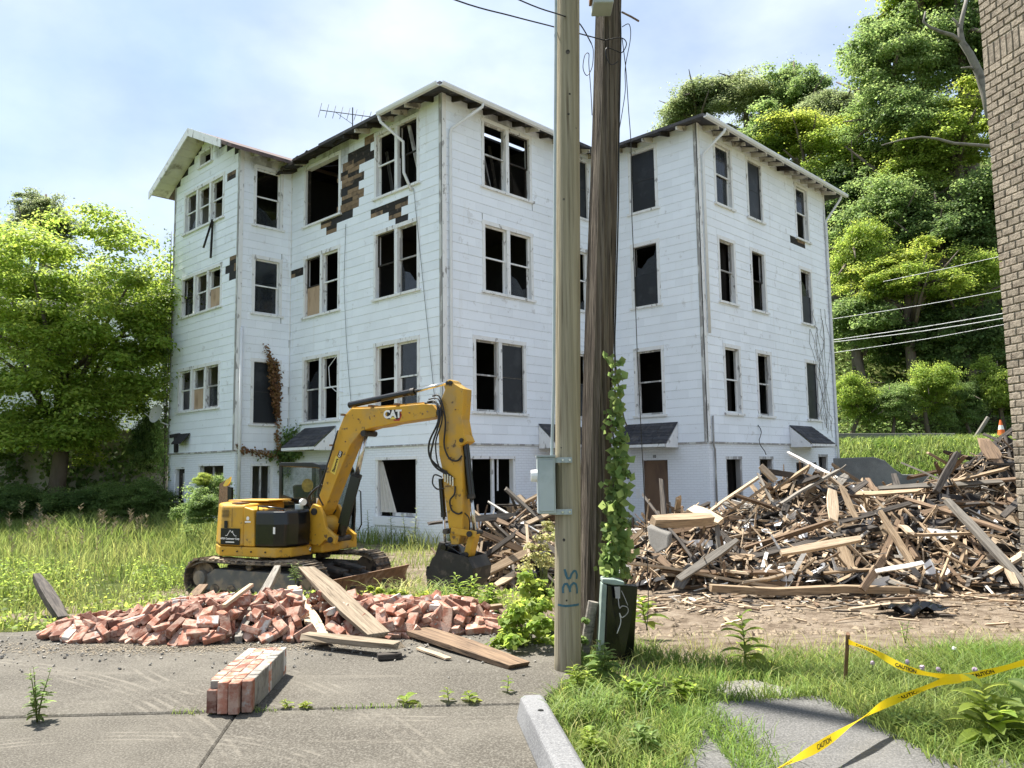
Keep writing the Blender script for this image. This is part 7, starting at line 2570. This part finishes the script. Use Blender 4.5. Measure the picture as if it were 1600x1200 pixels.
def yard_ok(x, y):
    q = Vector((x, y, 0)) - K1
    a, b = q.dot(A), q.dot(B)
    if a > -0.1 and b > -0.1 or (a > -2.1 and b > 7.8): return False
    if math.hypot((x + 3.9) / 1.5, (y - 14.3) / 1.3) < 0.95: return False
    return vnoise(x * 1.4, y * 1.4, 7) > -0.1 - 0.5 * rs.random()
xs, ys = patch(9000, -6.5, 1.0, 10.3, 22.0, yard_ok)
blades('yard_grass', xs, ys, gzs(xs, ys), rng.uniform(0.06, 0.34, len(xs)), rng.uniform(0.004, 0.008, len(xs)), 0.6, rng, 'grass_field', kind='stuff', label='patchy grass on the bare yard round the excavator', cat='grass')
n = 2600
xs, ys = patch(n, -5.0, 0.4, 9.6, 13.2, lambda x, y: vnoise(x * 1.6, y * 1.6, 5) > -0.2)
P = np.stack([xs, ys, gzs(xs, ys) + rng.rand(len(xs)) * 0.22], 1)
ob('yard_weeds', leaf_mesh('yard_weeds', P, rng.normal(size=(len(xs), 3)) * 0.5 + np.array([0, -0.2, 1.0]), rng.uniform(0.04, 0.085, len(xs)), rng, 0.32), 'leaf_yellow', kind='stuff', label='low leafy weeds between the brick heap and excavator', cat='weeds')
# thin strips growing in the crack of the slabs and at the foot of the house
xs = rng.uniform(-2.9, 0.0, 420)
keep_ = np.array([vnoise(x * 3.0, 0, 6) > 0.15 for x in xs])
xs = xs[keep_]
ys = c0[1] + (c2[1] - c0[1]) * (xs - c0[0]) / (c2[0] - c0[0]) + rng.normal(0, 0.02, len(xs)) + 0.0
blades('crack_grass', xs, ys, np.full(len(xs), 0.0), rng.uniform(0.015, 0.06, len(xs)), np.full(len(xs), 0.003), 0.6, rng, 'grass_lush', kind='stuff', label='small grass growing in the joint of the lot', cat='grass')
xs, ys, zs = [], [], []
for f, t0, t1 in ((cleft, 0.1, 5.4), (cright, 0.0, 1.2), (gable, 0.0, 3.4), (narrow, 0.0, 1.9), (rleft, 2.5, 3.9)):
    for k in range(700):
        q = f.p(rs.uniform(t0, t1), 0, abs(rs.gauss(0.1, 0.35)) + 0.06)
        xs.append(q.x); ys.append(q.y)
xs, ys = np.array(xs), np.array(ys)
blades('wall_weeds', xs, ys, gzs(xs, ys), rng.uniform(0.12, 0.65, len(xs)), rng.uniform(0.006, 0.012, len(xs)), 0.35, rng, 'grass_field', kind='stuff', label='weeds along the foot of the white house', cat='weeds')

# ---- single plants
def big_leaf(mb, p, dirv, l, w, droop=0.35):
    d = Vector(dirv).normalized()
    s_ = d.cross(Z)
    if s_.length < 0.05: s_ = Vector((1, 0, 0))
    s_.normalize()
    n = 5
    vs = []
    for i in range(n + 1):
        u = i / n
        c = Vector(p) + d * l * u - Z * droop * l * u * u
        ww = w * math.sin(math.pi * min(0.999, (u * 0.93 + 0.05))) ** 0.8 * 0.5
        upz = Z * ww * 0.35
        vs += [c + s_ * ww + upz, c, c - s_ * ww + upz]
    fs = []
    for i in range(n):
        b = 3 * i
        fs += [(b, b + 1, b + 4, b + 3), (b + 1, b + 2, b + 5, b + 4)]
    mb.add(vs, fs)
def weed(px, py, h, nl, ll, lw, mat, label, stems=1, z=0.0, seed=0, name='weed', spread=0.12, droop=0.35, base=None, sparse=False):
    rr = random.Random(seed + int(px))
    b = base if base is not None else gnd(px, py, z)
    t = empty(name, b, label, 'weed')
    ls = MB()
    sm_ = MB()
    for s_ in range(stems):
        a = rr.uniform(0, 6.28)
        top = b + Vector((math.cos(a) * spread * h, math.sin(a) * spread * h, h * rr.uniform(0.75, 1.0)))
        mid = b.lerp(top, 0.5) + Vector((rr.uniform(-1, 1), rr.uniform(-1, 1), 0)) * 0.04 * h
        sm_.tube([b, mid, top], [0.012 * h + 0.002, 0.009 * h + 0.0015, 0.0015], 6)
        for k in range(nl):
            u = 0.12 + 0.88 * (k + 0.5) / nl if not sparse else 0.05 + 0.95 * rr.random()
            p = b.lerp(mid, u * 2) if u < 0.5 else mid.lerp(top, (u - 0.5) * 2)
            aa = k * 2.4 + rr.uniform(-0.4, 0.4)
            el = 0.15 + 0.9 * u * rr.uniform(0.4, 1.0)
            sc_ = (0.65 + 0.6 * math.sin(math.pi * min(1, u + 0.15))) * rr.uniform(0.75, 1.15)
            big_leaf(ls, p, (math.cos(aa), math.sin(aa), el), ll * sc_, lw * sc_, droop)
    sm_.build('stem', 'stem_green', t, smooth=True)
    ls.build('foliage', mat, t)
    return t
weed(1165, 1042, 0.42, 22, 0.20, 0.075, 'leaf_bright', 'leafy pokeweed-like plant between the footpath and bare soil', seed=1)
weed(1012, 985, 0.40, 18, 0.19, 0.075, 'leaf_bright', 'broad leaved weed growing just right of the black pedestal', seed=2)
weed(1555, 1180, 0.36, 20, 0.24, 0.085, 'leaf_bright', 'large leaved weed at the lower right corner', seed=3, stems=2)
weed(1620, 1170, 0.42, 16, 0.30, 0.11, 'leaf_mid', 'big dark dock-like leaves at the right edge', seed=4)
weed(58, 1128, 0.36, 12, 0.075, 0.03, 'leaf_mid', 'thin branching weed growing from the joint of the lot', stems=6, seed=5, spread=0.22, sparse=True)
weed(636, 1101, 0.075, 6, 0.10, 0.06, 'leaf_bright', 'broad seedling in the lot joint, leftmost of the three', seed=6)
weed(702, 1098, 0.13, 8, 0.06, 0.035, 'leaf_yellow', 'upright seedling in the middle of the lot joint', seed=7)
weed(734, 1099, 0.09, 8, 0.075, 0.045, 'leaf_yellow', 'low seedling in the lot joint nearest the wheel stop', seed=8)
weed(792, 1085, 0.14, 7, 0.06, 0.03, 'leaf_bright', 'spindly seedling beside the end of the wheel stop', seed=9)
weed(385, 1100, 0.10, 9, 0.05, 0.025, 'leaf_mid', 'small weed against the fallen masonry block', stems=2, seed=10)
weed(480, 1108, 0.05, 9, 0.05, 0.02, 'leaf_yellow', 'tuft of low weed in the joint before the masonry block', stems=3, seed=11, spread=0.6)
weed(452, 1107, 0.06, 8, 0.05, 0.02, 'leaf_yellow', 'tiny tuft of weed close to the masonry block', stems=2, seed=31, spread=0.6)
weed(728, 952, 0.44, 20, 0.16, 0.045, 'leaf_bright', 'leafy green weed in front of the excavator bucket', stems=4, z=-0.05, seed=12, spread=0.3)
weed(760, 960, 0.36, 16, 0.13, 0.05, 'leaf_bright', 'bushy weed right of the excavator bucket', stems=4, z=-0.05, seed=13, spread=0.3)
weed(462, 912, 0.32, 18, 0.10, 0.014, 'leaf_mid', 'narrow leaved weed between the brick heap and track', stems=3, z=-0.02, seed=14, spread=0.25)
weed(300, 835, 0.0 + 0.9, 26, 0.25, 0.02, 'leaf_mid', 'feathery weed clump by the left ground floor door', stems=7, z=-0.35, seed=15, spread=0.3, base=Vector((-8.7, 22.2, ground_z(-8.7, 22.2))))
for i, (px, q) in enumerate(((590, 2.6), (632, 1.5), (668, 0.5), (655, 0.95))):
    weed(px, 840, 1.25 - 0.1 * (i % 2), 22, 0.16, 0.045, 'leaf_olive', ['tall olive weed under the curtained window, left one', 'tall olive weed under the curtained window, right one', 'tall thin weed behind the excavator stick at the house corner', 'tall thin weed between curtained window and house corner'][i], seed=16 + i, base=cleft.p(q, ground_z(*cleft.p(q, 0, 0.6)[:2]), 0.6), spread=0.05)
weed(905, 1085, 0.22, 14, 0.11, 0.045, 'leaf_bright', 'leafy weed at the foot of the tan pole', stems=3, seed=21, spread=0.35)
weed(950, 1065, 0.30, 16, 0.13, 0.05, 'leaf_mid', 'broad leaved weed before the black pedestal', stems=3, seed=22, spread=0.3)
weed(1000, 1100, 0.20, 16, 0.11, 0.045, 'leaf_bright', 'weed patch left of the pale path slab', stems=4, seed=23, spread=0.5)
weed(1075, 1095, 0.16, 16, 0.10, 0.05, 'leaf_bright', 'low weed touching the left edge of the path slabs', stems=4, seed=24, spread=0.6)
weed(930, 1180, 0.14, 14, 0.09, 0.04, 'leaf_bright', 'weed beside the near end of the wheel stop', stems=4, seed=25, spread=0.6)
weed(1010, 1175, 0.16, 14, 0.10, 0.035, 'leaf_mid', 'toothed weed at the bottom edge of the picture', stems=4, seed=26, spread=0.5)
weed(1440, 1150, 0.12, 26, 0.085, 0.06, 'leaf_mid', 'ivy-like ground plant spreading onto the footpath', stems=7, seed=27, spread=1.1, droop=0.5)
weed(1390, 1118, 0.10, 18, 0.08, 0.055, 'leaf_mid', 'small round leaved plant where the tape meets the path', stems=5, seed=28, spread=1.0, droop=0.5)
weed(1350, 1085, 0.12, 14, 0.11, 0.05, 'leaf_bright', 'leafy weed at the foot of the rusty tape post', stems=4, seed=29, spread=0.7)
weed(1415, 1005, 0.22, 10, 0.06, 0.025, 'leaf_mid', 'thin dark weed at the back edge of the lawn', stems=2, seed=30, spread=0.2)
# leafy thicket left of the tan pole
def thicket(name, px, py, d, rx, ry, rz, n, size, mat, label, seed, z0=None, cat='bush'):
    c = at(px, py, d)
    rng = NR(seed)
    t = empty(name, (c.x, c.y, ground_z(c.x, c.y)), label, cat)
    ncl = 16
    cc = rng.normal(size=(ncl, 3)) * 0.45 * np.array([rx, ry, rz]) + np.array(c)
    P, N = clumps(rng, cc, rng.uniform(0.25, 0.45, ncl) * min(rx, rz), n // ncl, 0.8, 0.8)
    ok = P[:, 2] > ground_z(c.x, c.y)
    P, N = P[ok], N[ok]
    ob('foliage', leaf_mesh('foliage', P, N, size * rng.uniform(0.6, 1.3, len(P)), rng), mat, t)
    mb = MB()
    for k in range(9):
        q = cc[k % ncl]
        mb.tube([(c.x + rng.normal() * 0.1 * rx, c.y, ground_z(c.x, c.y)), tuple((np.array(c) + q) / 2 + np.array([0, 0, -0.05])), tuple(q)], [0.006, 0.005, 0.002], 5)
    mb.build('stems', 'stem_green', t)
    return t
thicket('bush', 818, 975, 7.6, 0.30, 0.35, 0.26, 1500, 0.075, 'leaf_bright', 'leafy green bush at the left foot of the tan pole', 41)
thicket('bush', 835, 925, 8.4, 0.22, 0.3, 0.25, 900, 0.07, 'leaf_yellow', 'yellow green bush behind the leafy bush left of the tan pole', 42)
thicket('bush', 852, 870, 10.5, 0.25, 0.3, 0.55, 900, 0.05, 'grass_dry', 'dry thin weeds between the smaller heap and the tan pole', 43)
thicket('bush', 600, 932, 9.6, 0.55, 0.3, 0.12, 1000, 0.06, 'leaf_yellow', 'low yellow green weeds in front of the dozer blade', 44)
thicket('bush', 905, 1010, 6.95, 0.10, 0.1, 0.35, 260, 0.06, 'leaf_mid', 'sprawling creeper between the two poles', 45)
# long arching grass by the bucket and seeded grass in the field
def grass_clump(px, py, z, n, h, w, lean, mat, label, seed, r=0.25):
    b = gnd(px, py, z)
    rng = NR(seed)
    xs, ys = b.x + np.clip(rng.normal(0, 1, n), -1.5, 1.5) * r * 0.8, b.y + np.clip(rng.normal(0, 1, n), -1.5, 1.5) * r * 0.55
    zs = np.array([ground_z(x, y) - 0.02 for x, y in zip(xs, ys)])
    hh = h * rng.uniform(0.55, 1.1, n)
    a = rng.uniform(0, 2 * np.pi, n)
    la = lean * rng.uniform(0.3, 1.3, n) * hh
    V, Fc = [], []
    for i in range(n):
        dx, dy = math.cos(a[i]), math.sin(a[i])
        for s_ in range(7):
            u = s_ / 6
            cx, cy = xs[i] + dx * la[i] * u ** 1.7, ys[i] + dy * la[i] * u ** 1.7
            cz = zs[i] + hh[i] * (1.25 * u - 0.55 * u ** 2.4 * min(1.2, lean * 1.3))
            ww = w * (1 - u) ** 0.6 + 0.0006
            V += [(cx - dy * ww, cy + dx * ww, cz), (cx + dy * ww, cy - dx * ww, cz)]
        b0 = i * 14
        Fc += [(b0 + 2 * k, b0 + 2 * k + 1, b0 + 2 * k + 3, b0 + 2 * k + 2) for k in range(6)]
    ob('grass_tuft', fastmesh('grass_tuft', V, Fc), mat, label=label, cat='grass tuft')
grass_clump(628, 935, -0.15, 110, 0.62, 0.008, 1.0, 'grass_dry', 'long arching grass clump before the dozer blade', 51)
grass_clump(672, 930, -0.2, 110, 0.62, 0.008, 1.0, 'grass_lush', 'long arching grass clump beside the excavator bucket', 52)
grass_clump(700, 945, -0.05, 60, 0.4, 0.007, 0.8, 'grass_lush', 'short green grass clump under the excavator bucket', 53)
grass_clump(960, 1110, 0, 160, 0.30, 0.0045, 1.0, 'grass_lush', 'arching grass tuft in the lawn left of the path', 54, 0.2)
grass_clump(905, 1130, 0, 170, 0.28, 0.004, 1.0, 'grass_lush', 'dense grass tuft beside the wheel stop', 55, 0.18)
# tan seed heads standing over the left field
mb = MB()
rr = random.Random(6)
for k in range(55):
    x, y = rr.uniform(-12.5, -7.6), rr.uniform(13.0, 19.0)
    z = ground_z(x, y)
    h = rr.uniform(0.9, 1.35)
    tp = Vector((x + rr.uniform(-0.15, 0.15), y, z + h))
    mb.tube([(x, y, z), tp], [0.004, 0.002], 4)
    for j in range(16):
        a = rr.uniform(0, 6.28)
        q = tp - Z * rr.uniform(0, 0.28)
        mb.tube([q, q + Vector((math.cos(a) * 0.07, math.sin(a) * 0.07, 0.05))], [0.006, 0.003], 3)
M('seed_tan', (0.30, 0.24, 0.15), 0.9, 0.3, 6)
mb.build('seed_grass', 'seed_tan', kind='stuff', label='tan seed heads of tall grass over the left field', cat='grass')

# ---- climbing plants
def vine(name, label, stems, nleaf, size, mat, parent_out, seed, cat='vine', spread=0.06, stem_mat='bark', sr=0.008):
    rng = NR(seed)
    t = empty(name, stems[0][0], label, cat)
    mb = MB()
    P, N = [], []
    for st_ in stems:
        st_ = [Vector(p) for p in st_]
        mb.tube(st_, [sr] * (len(st_) - 1) + [sr * 0.4], 5)
        L_ = sum((b - a).length for a, b in zip(st_, st_[1:]))
        for a, b in zip(st_, st_[1:]):
            m = int(nleaf * (b - a).length / max(L_, 1e-6))
            for k in range(m):
                q = a.lerp(b, rng.rand())
                P.append(np.array(q) + rng.normal(size=3) * spread + np.array(parent_out) * spread * 0.7)
                N.append(np.array(parent_out) * 0.9 + rng.normal(size=3) * 0.45 + np.array([0, 0, 0.35]))
    mb.build('stem', stem_mat, t, smooth=True)
    P, N = np.array(P), np.array(N)
    ob('foliage', leaf_mesh('foliage', P, N, size * rng.uniform(0.55, 1.25, len(P)), rng, 0.40), mat, t)
    return t
q = lambda x, y, d=7.22: at(x, y, d)
vine('vine', 'bright green five-leaved creeper hanging down the old pole', [[q(957, 910, 7.05), q(962, 850), q(957, 780), q(962, 720), q(956, 660), q(962, 600), q(960, 560)], [q(972, 905, 7.1), q(975, 860), q(968, 800), q(974, 740), q(968, 690), q(966, 640)], [q(950, 900, 7.0), q(950, 850, 7.1), q(956, 800), q(962, 760)]], 230, 0.085, 'leaf_mid', (0.15, -1, 0), 61, spread=0.035)
vine('vine', 'dead brown creeper hanging over a first floor screen', [[narrow.p(0.95, 5.75, 0.1), narrow.p(1.15, 5.2, 0.12), narrow.p(1.3, 4.2, 0.12), narrow.p(1.42, 3.2, 0.12), narrow.p(1.45, 2.3, 0.1)], [narrow.p(1.25, 5.3, 0.1), narrow.p(1.45, 4.6, 0.12), narrow.p(1.4, 3.4, 0.12)], [narrow.p(1.1, 5.3, 0.1), narrow.p(1.2, 4.6, 0.12), narrow.p(1.38, 3.6, 0.12)]], 330, 0.10, 'leaf_brown', tuple(narrow.o), 62, spread=0.055, stem_mat='timber_brown')
vine('vine', 'green ivy spreading on the wall above the excavator cab', [[cleft.p(7.9, 1.5, 0.08), cleft.p(7.6, 2.3, 0.1), cleft.p(7.35, 3.1, 0.08)], [narrow.p(1.85, 1.6, 0.08), narrow.p(1.7, 2.3, 0.08), narrow.p(1.2, 2.1, 0.08)], [cleft.p(7.8, 2.2, 0.1), cleft.p(7.0, 2.25, 0.1)], [cleft.p(7.7, 2.0, 0.1), cleft.p(7.75, 2.9, 0.1)], [narrow.p(1.9, 2.5, 0.1), narrow.p(1.75, 1.9, 0.1)]], 260, 0.13, 'leaf_dark', tuple(cleft.o), 63, spread=0.11)
vine('vine', 'withered brown ivy along the brick line left of the cab', [[narrow.p(0.0, 2.4, 0.08), narrow.p(0.45, 2.3, 0.08), narrow.p(1.0, 2.2, 0.08), narrow.p(1.4, 2.15, 0.08)]], 150, 0.10, 'leaf_brown', tuple(narrow.o), 64, spread=0.07)
vine('vine', 'tangled bare creeper on the left edge of the house', [[gable.p(5.0, 0.0, 0.1), gable.p(5.06, 2.5, 0.12), gable.p(5.0, 5.0, 0.1), gable.p(5.08, 7.5, 0.1), gable.p(5.05, 9.5, 0.12), gable.p(5.1, 10.6, 0.1)], [gable.p(5.05, 0.0, 0.2), gable.p(4.95, 2.0, 0.15), gable.p(5.1, 4.5, 0.2), gable.p(5.0, 6.5, 0.15)], [gable.p(5.1, 1.5, 0.1), gable.p(5.15, 5.5, 0.1), gable.p(5.0, 8.4, 0.1)]], 620, 0.11, 'leaf_mid', tuple(gable.o), 65, spread=0.13, stem_mat='bark', sr=0.018)
# bare creeper stems on the right wing
mb = MB()
rr = random.Random(15)
for k in range(9):
    t0_, z0_ = 8.3 + rr.uniform(-0.4, 0.5), 2.6 + rr.uniform(0, 0.8)
    pts = []
    t_, z_ = t0_, z0_
    for s_ in range(12):
        pts.append(rright.p(min(9.1, t_), z_, 0.05))
        t_ += rr.gauss(-0.05 if k % 3 == 0 else 0.0, 0.16)
        z_ += rr.uniform(0.1, 0.6)
        if z_ > 9.6: break
    mb.tube(pts, 0.007, 4)
mb.build('vine_stems', 'timber_grey', house)

# ------------------------------------------------------------------ far things: walls, house, road edge, wires
mb = MB()
mb.hexa([(-27, 31.5, -0.6), (-13.3, 31.5, -0.6), (-13.3, 31.9, -0.6), (-27, 31.9, -0.6), (-27, 31.5, 3.0), (-13.3, 31.5, 3.35), (-13.3, 31.9, 3.35), (-27, 31.9, 3.0)])
rw = mb.build('retaining_wall', 'stucco', label='stained beige retaining wall with ivy under the large left tree', cat='wall', bevel=0.03)
mb = MB()
mb.box((-27, 31.45, 3.02), (-13.25, 31.95, 3.0201))
rng = NR(8)
stems = []
for x in (-20.8, -19.2, -17.4, -16.6, -15.3, -14.2):
    P0 = Vector((x, 31.44, -0.3))
    stems.append([P0, P0 + Vector((rs.uniform(-0.3, 0.3), 0, 1.3)), P0 + Vector((rs.uniform(-0.5, 0.5), 0, 2.6 + rs.random()))])
vine('ivy', 'dark ivy climbing the stained beige retaining wall', stems, 420, 0.2, 'leaf_dark', (0, -1, 0), 66, cat='ivy', spread=0.28)
hs_ = empty('neighbour_house', (-19, 38, 3), 'pale clapboard house seen through the large left tree', 'house')
mb = MB()
mb.box((-27.0, 37.0, 2.6), (-14.0, 44, 9.2))
mb.build('wall', 'white_block', hs_)
for k in range(26):
    z = 2.9 + k * 0.235
    mb = MB()
    mb.hexa([(-26.98, 36.975, z), (-14.02, 36.975, z), (-14.02, 36.999, z), (-26.98, 36.999, z), (-26.98, 36.99, z + 0.225), (-14.02, 36.99, z + 0.225), (-14.02, 36.999, z + 0.225), (-26.98, 36.999, z + 0.225)])
    mb.build('clapboard', 'siding', hs_)
mb = MB()
mb.prism([(-27.4, 36.5, 9.2), (-27.4, 44.5, 9.2), (-27.4, 40.5, 11.4)], (13.8, 0, 0))
mb.build('roof', 'roof_shingle', hs_)
for x in (-24.5, -19.5):
    mb = MB()
    mb.box((x, 36.93, 4.6), (x + 1.0, 36.97, 6.2))
    w_ = mb.build('window', 'trim', hs_)
    mb = MB()
    mb.box((x + 0.1, 36.92, 4.7), (x + 0.9, 36.929, 6.1))
    mb.build('pane', 'screen', w_)
# roadside: concrete edge, dark retaining block, cone, leaning post
P0, P1_ = at(1300, 681, 37.5), at(1490, 681, 37.5)
MB().bar(P0, P1_, 0.35, 0.22).build('road_edge', 'concrete_pale', label='long low concrete road edge on top of the grassy bank', cat='kerb', bevel=0.02)
MB().bar(at(1540, 683, 37.5), at(1640, 683, 37.5), 0.35, 0.14).build('road_edge', 'concrete_pale', label='short concrete road edge under the traffic cone', cat='kerb', bevel=0.02)
MB().prism([at(1300, 716, 30.6), at(1366, 714, 30.6), at(1384, 720, 30.6), at(1398, 733, 30.6), at(1410, 741, 30.6), at(1452, 742, 30.6), at(1455, 790, 30.6), at(1300, 790, 30.6)], (0, 0.5, 0)).build('concrete_block_wall', 'concrete_dark', label='dark curved concrete wall end behind the debris heap', cat='wall', bevel=0.04)
cn = empty('traffic_cone', at(1565, 681, 37.4), 'orange and white traffic cone on the road edge', 'cone')
b = at(1565, 680, 37.4)
M('cone_orange', (0.75, 0.16, 0.04), 0.6, 0.1, 5)
MB().cyl(b, b + Z * 0.26, 0.17, 0.125, 16).build('cone_base', 'cone_orange', cn)
MB().cyl(b + Z * 0.26, b + Z * 0.46, 0.125, 0.085, 16).build('band', 'decal_white', cn)
MB().cyl(b + Z * 0.46, b + Z * 0.70, 0.085, 0.035, 16).build('cone_tip', 'cone_orange', cn)
MB().box((b.x - 0.2, b.y - 0.2, b.z - 0.04), (b.x + 0.2, b.y + 0.2, b.z - 0.001)).build('foot', 'cone_orange', cn)
MB().cyl(at(1520, 690, 37), at(1544, 652, 37), 0.10, 0.09, 8).build('post', 'timber_grey', label='leaning grey post on the road bank left of the cone', cat='post')
LBL = ['lowest thin power line crossing the hillside', 'lower line of the close pair of power lines on the hillside', 'upper line of the close pair of power lines on the hillside', 'single power line above the close pair on the hillside', 'topmost short power line beside the brick building']
for i, (a, b_, sag) in enumerate((((1290, 553), (1600, 501), 3), ((1290, 536), (1600, 492), 3), ((1290, 533), (1600, 484), 2), ((1290, 500), (1600, 448), 2), ((1380, 440), (1600, 392), 1))):
    mid = ((a[0] + b_[0]) / 2, (a[1] + b_[1]) / 2 + sag)
    wire('power_line', [at(*a, 36), at(*mid, 35.5), at(*b_, 35)], 0.016 if i in (1, 2) else 0.012, LBL[i], mat='trim', cat='power line')
# bare dead limbs against the green
def limb(pts, r0, r1, label, subs=()):
    t = empty('dead_branch', pts[0], label, 'branch')
    n = len(pts)
    MB().tube(pts, [r0 + (r1 - r0) * i / (n - 1) for i in range(n)], 8).build('limb', 'bark_pale', t, smooth=True)
    for s_, ra, rb in subs:
        MB().tube(s_, [ra + (rb - ra) * i / (len(s_) - 1) for i in range(len(s_))], 7).build('twig', 'bark_pale', t, smooth=True)
D_ = 46.5
L2 = lambda *a: [at(x, y, D_) for x, y in a]
limb(L2((1560, 240), (1541, 150), (1530, 115), (1516, 85), (1503, 66), (1500, 45), (1504, 25), (1511, -5)), 0.30, 0.10, 'bare forked grey limb standing before the trees by the brick building', [(L2((1505, 68), (1488, 55), (1470, 50), (1452, 42), (1443, 34), (1446, 18)), 0.14, 0.05), (L2((1530, 112), (1515, 105), (1502, 106)), 0.1, 0.04), (L2((1501, 48), (1494, 34), (1488, 28)), 0.1, 0.04)])
D_ = 44.5
limb(L2((1580, 232), (1530, 227), (1490, 224), (1465, 217), (1440, 214), (1410, 218), (1378, 227)), 0.11, 0.035, 'long thin horizontal dead branch crossing the hillside trees')

# ------------------------------------------------------------------ caution tape and post
M('tape', (0.80, 0.62, 0.02), 0.45, 0.08, 8, trans=0.25)
tp0, tp1 = gnd(1319, 1092, -0.05), at(1325, 990, 5.5)
mb = MB()
MB().cyl(tp0, tp1, 0.013, 0.013, 10).build('stake', 'rust', label='thin rusty iron stake holding the yellow tape', cat='stake')
def tape(pts, w, label, words, twist=0.0):
    P = [Vector(p) for p in pts]
    out = []
    for i in range(len(P) - 1):
        a, b, c, d_ = P[max(i - 1, 0)], P[i], P[i + 1], P[min(i + 2, len(P) - 1)]
        for k in range(8):
            t = k / 8
            out.append(0.5 * ((2 * b) + (c - a) * t + (2 * a - 5 * b + 4 * c - d_) * t * t + (3 * b - a - 3 * c + d_) * t ** 3))
    out.append(P[-1])
    vs = []
    frames = []
    for i, p in enumerate(out):
        t = (out[min(i + 1, len(out) - 1)] - out[max(i - 1, 0)]).normalized()
        side_ = Vector((0, -0.42, 0.9))
        side_ = (side_ - t * side_.dot(t)).normalized()
        R = Matrix.Rotation(0.5 * math.sin(i * 0.33 + twist), 3, t)
        side_ = R @ side_
        frames.append((p, t, side_))
        vs += [p - side_ * w / 2, p + side_ * w / 2]
    mb = MB()
    mb.add(vs, [(2 * i, 2 * i + 1, 2 * i + 3, 2 * i + 2) for i in range(len(out) - 1)])
    o = mb.build('caution_tape', 'tape', label=label, cat='tape', smooth=True)
    for k, wd_ in words:
        p, t, s_ = frames[int(k * (len(frames) - 1))]
        me = text_mesh(wd_, w * 0.72, bold=0.0008, extrude=0.0003)
        if t.x < 0: t = -t
        n_ = t.cross(s_)
        if n_.y > 0:
            s_ = -s_
            n_ = t.cross(s_)
        if s_.z < 0:
            s_ = -s_
            t = -t
            n_ = t.cross(s_)
        n2 = n_ if n_.y < 0 else -n_
        place(me, p + n2 * 0.004, t, s_, 'lettering', 'decal_black', o)
    return o
tape([at(1326, 1003, 5.47), at(1365, 1018, 5.35), at(1410, 1042, 5.2), at(1455, 1054, 5.05), at(1500, 1059, 4.9), at(1550, 1049, 4.75), at(1620, 1030, 4.55)], 0.042, 'yellow caution tape drooping from the stake to the right edge', [(0.14, 'CAUTION'), (0.36, 'CAUTION'), (0.80, 'CAUTION')])
tape([at(1500, 1060, 4.89), at(1470, 1066, 4.95), at(1420, 1085, 5.05), at(1375, 1104, 5.0), at(1335, 1130, 4.75), at(1280, 1166, 4.45), at(1225, 1195, 4.2), at(1160, 1235, 3.95)], 0.05, 'second yellow caution tape trailing down across the footpath', [(0.30, 'CAUTION'), (0.52, 'CAUTION'), (0.70, 'CAUTION'), (0.86, 'CAUTION')], 1.0)
# dandelion clocks and clover heads in the lawn
M('clover', (0.45, 0.35, 0.42), 0.9, 0.2, 5)
for i, (px, py, d_) in enumerate(((1491, 1013, 6.4), (1363, 1036, 5.8), (1466, 1046, 5.6), (1523, 1046, 5.4), (1462, 1070, 5.2), (1441, 1043, 5.5), (1418, 1034, 5.9))):
    c = at(px, py, d_)
    t = empty('flower', (c.x, c.y, 0), ['white dandelion clock at the back of the lawn', 'clover head under the tape near the stake', 'clover head on the drooping tape, right one', 'clover head where the tapes rise to the right', 'clover head below the joined tapes', 'clover head on the drooping tape, left one', 'small clover head behind the drooping tape'][i], 'flower')
    MB().tube([(c.x, c.y, -0.02), c], 0.0025, 4).build('stem', 'stem_green', t)
    bm = bmesh.new()
    bmesh.ops.create_icosphere(bm, subdivisions=2, radius=0.016)
    for v in bm.verts: v.co *= rs.uniform(0.8, 1.2)
    me = bpy.data.meshes.new('flower_head')
    bm.to_mesh(me)
    bm.free()
    ob('flower_head', me, 'decal_white' if i == 0 else 'clover', t, mw=Matrix.Translation(c))
# scrap laths and junk by the left door
for i in range(5):
    q = gable.p(3.2 + 0.35 * i, -0.25, 1.0 + 0.2 * (i % 3))
    lay(q, q + Vector((rs.uniform(-0.5, 0.5), rs.uniform(-0.4, 0.4), rs.uniform(0.1, 0.5))), 0.09, 0.03, 'timber_white' if i % 2 else 'timber_grey', ['white lath in the junk before the left door', 'grey board in the junk before the left door', 'short white lath leaning by the left door', 'grey stick leaning by the left door', 'white board end beside the left door junk'][i], seed=60 + i)
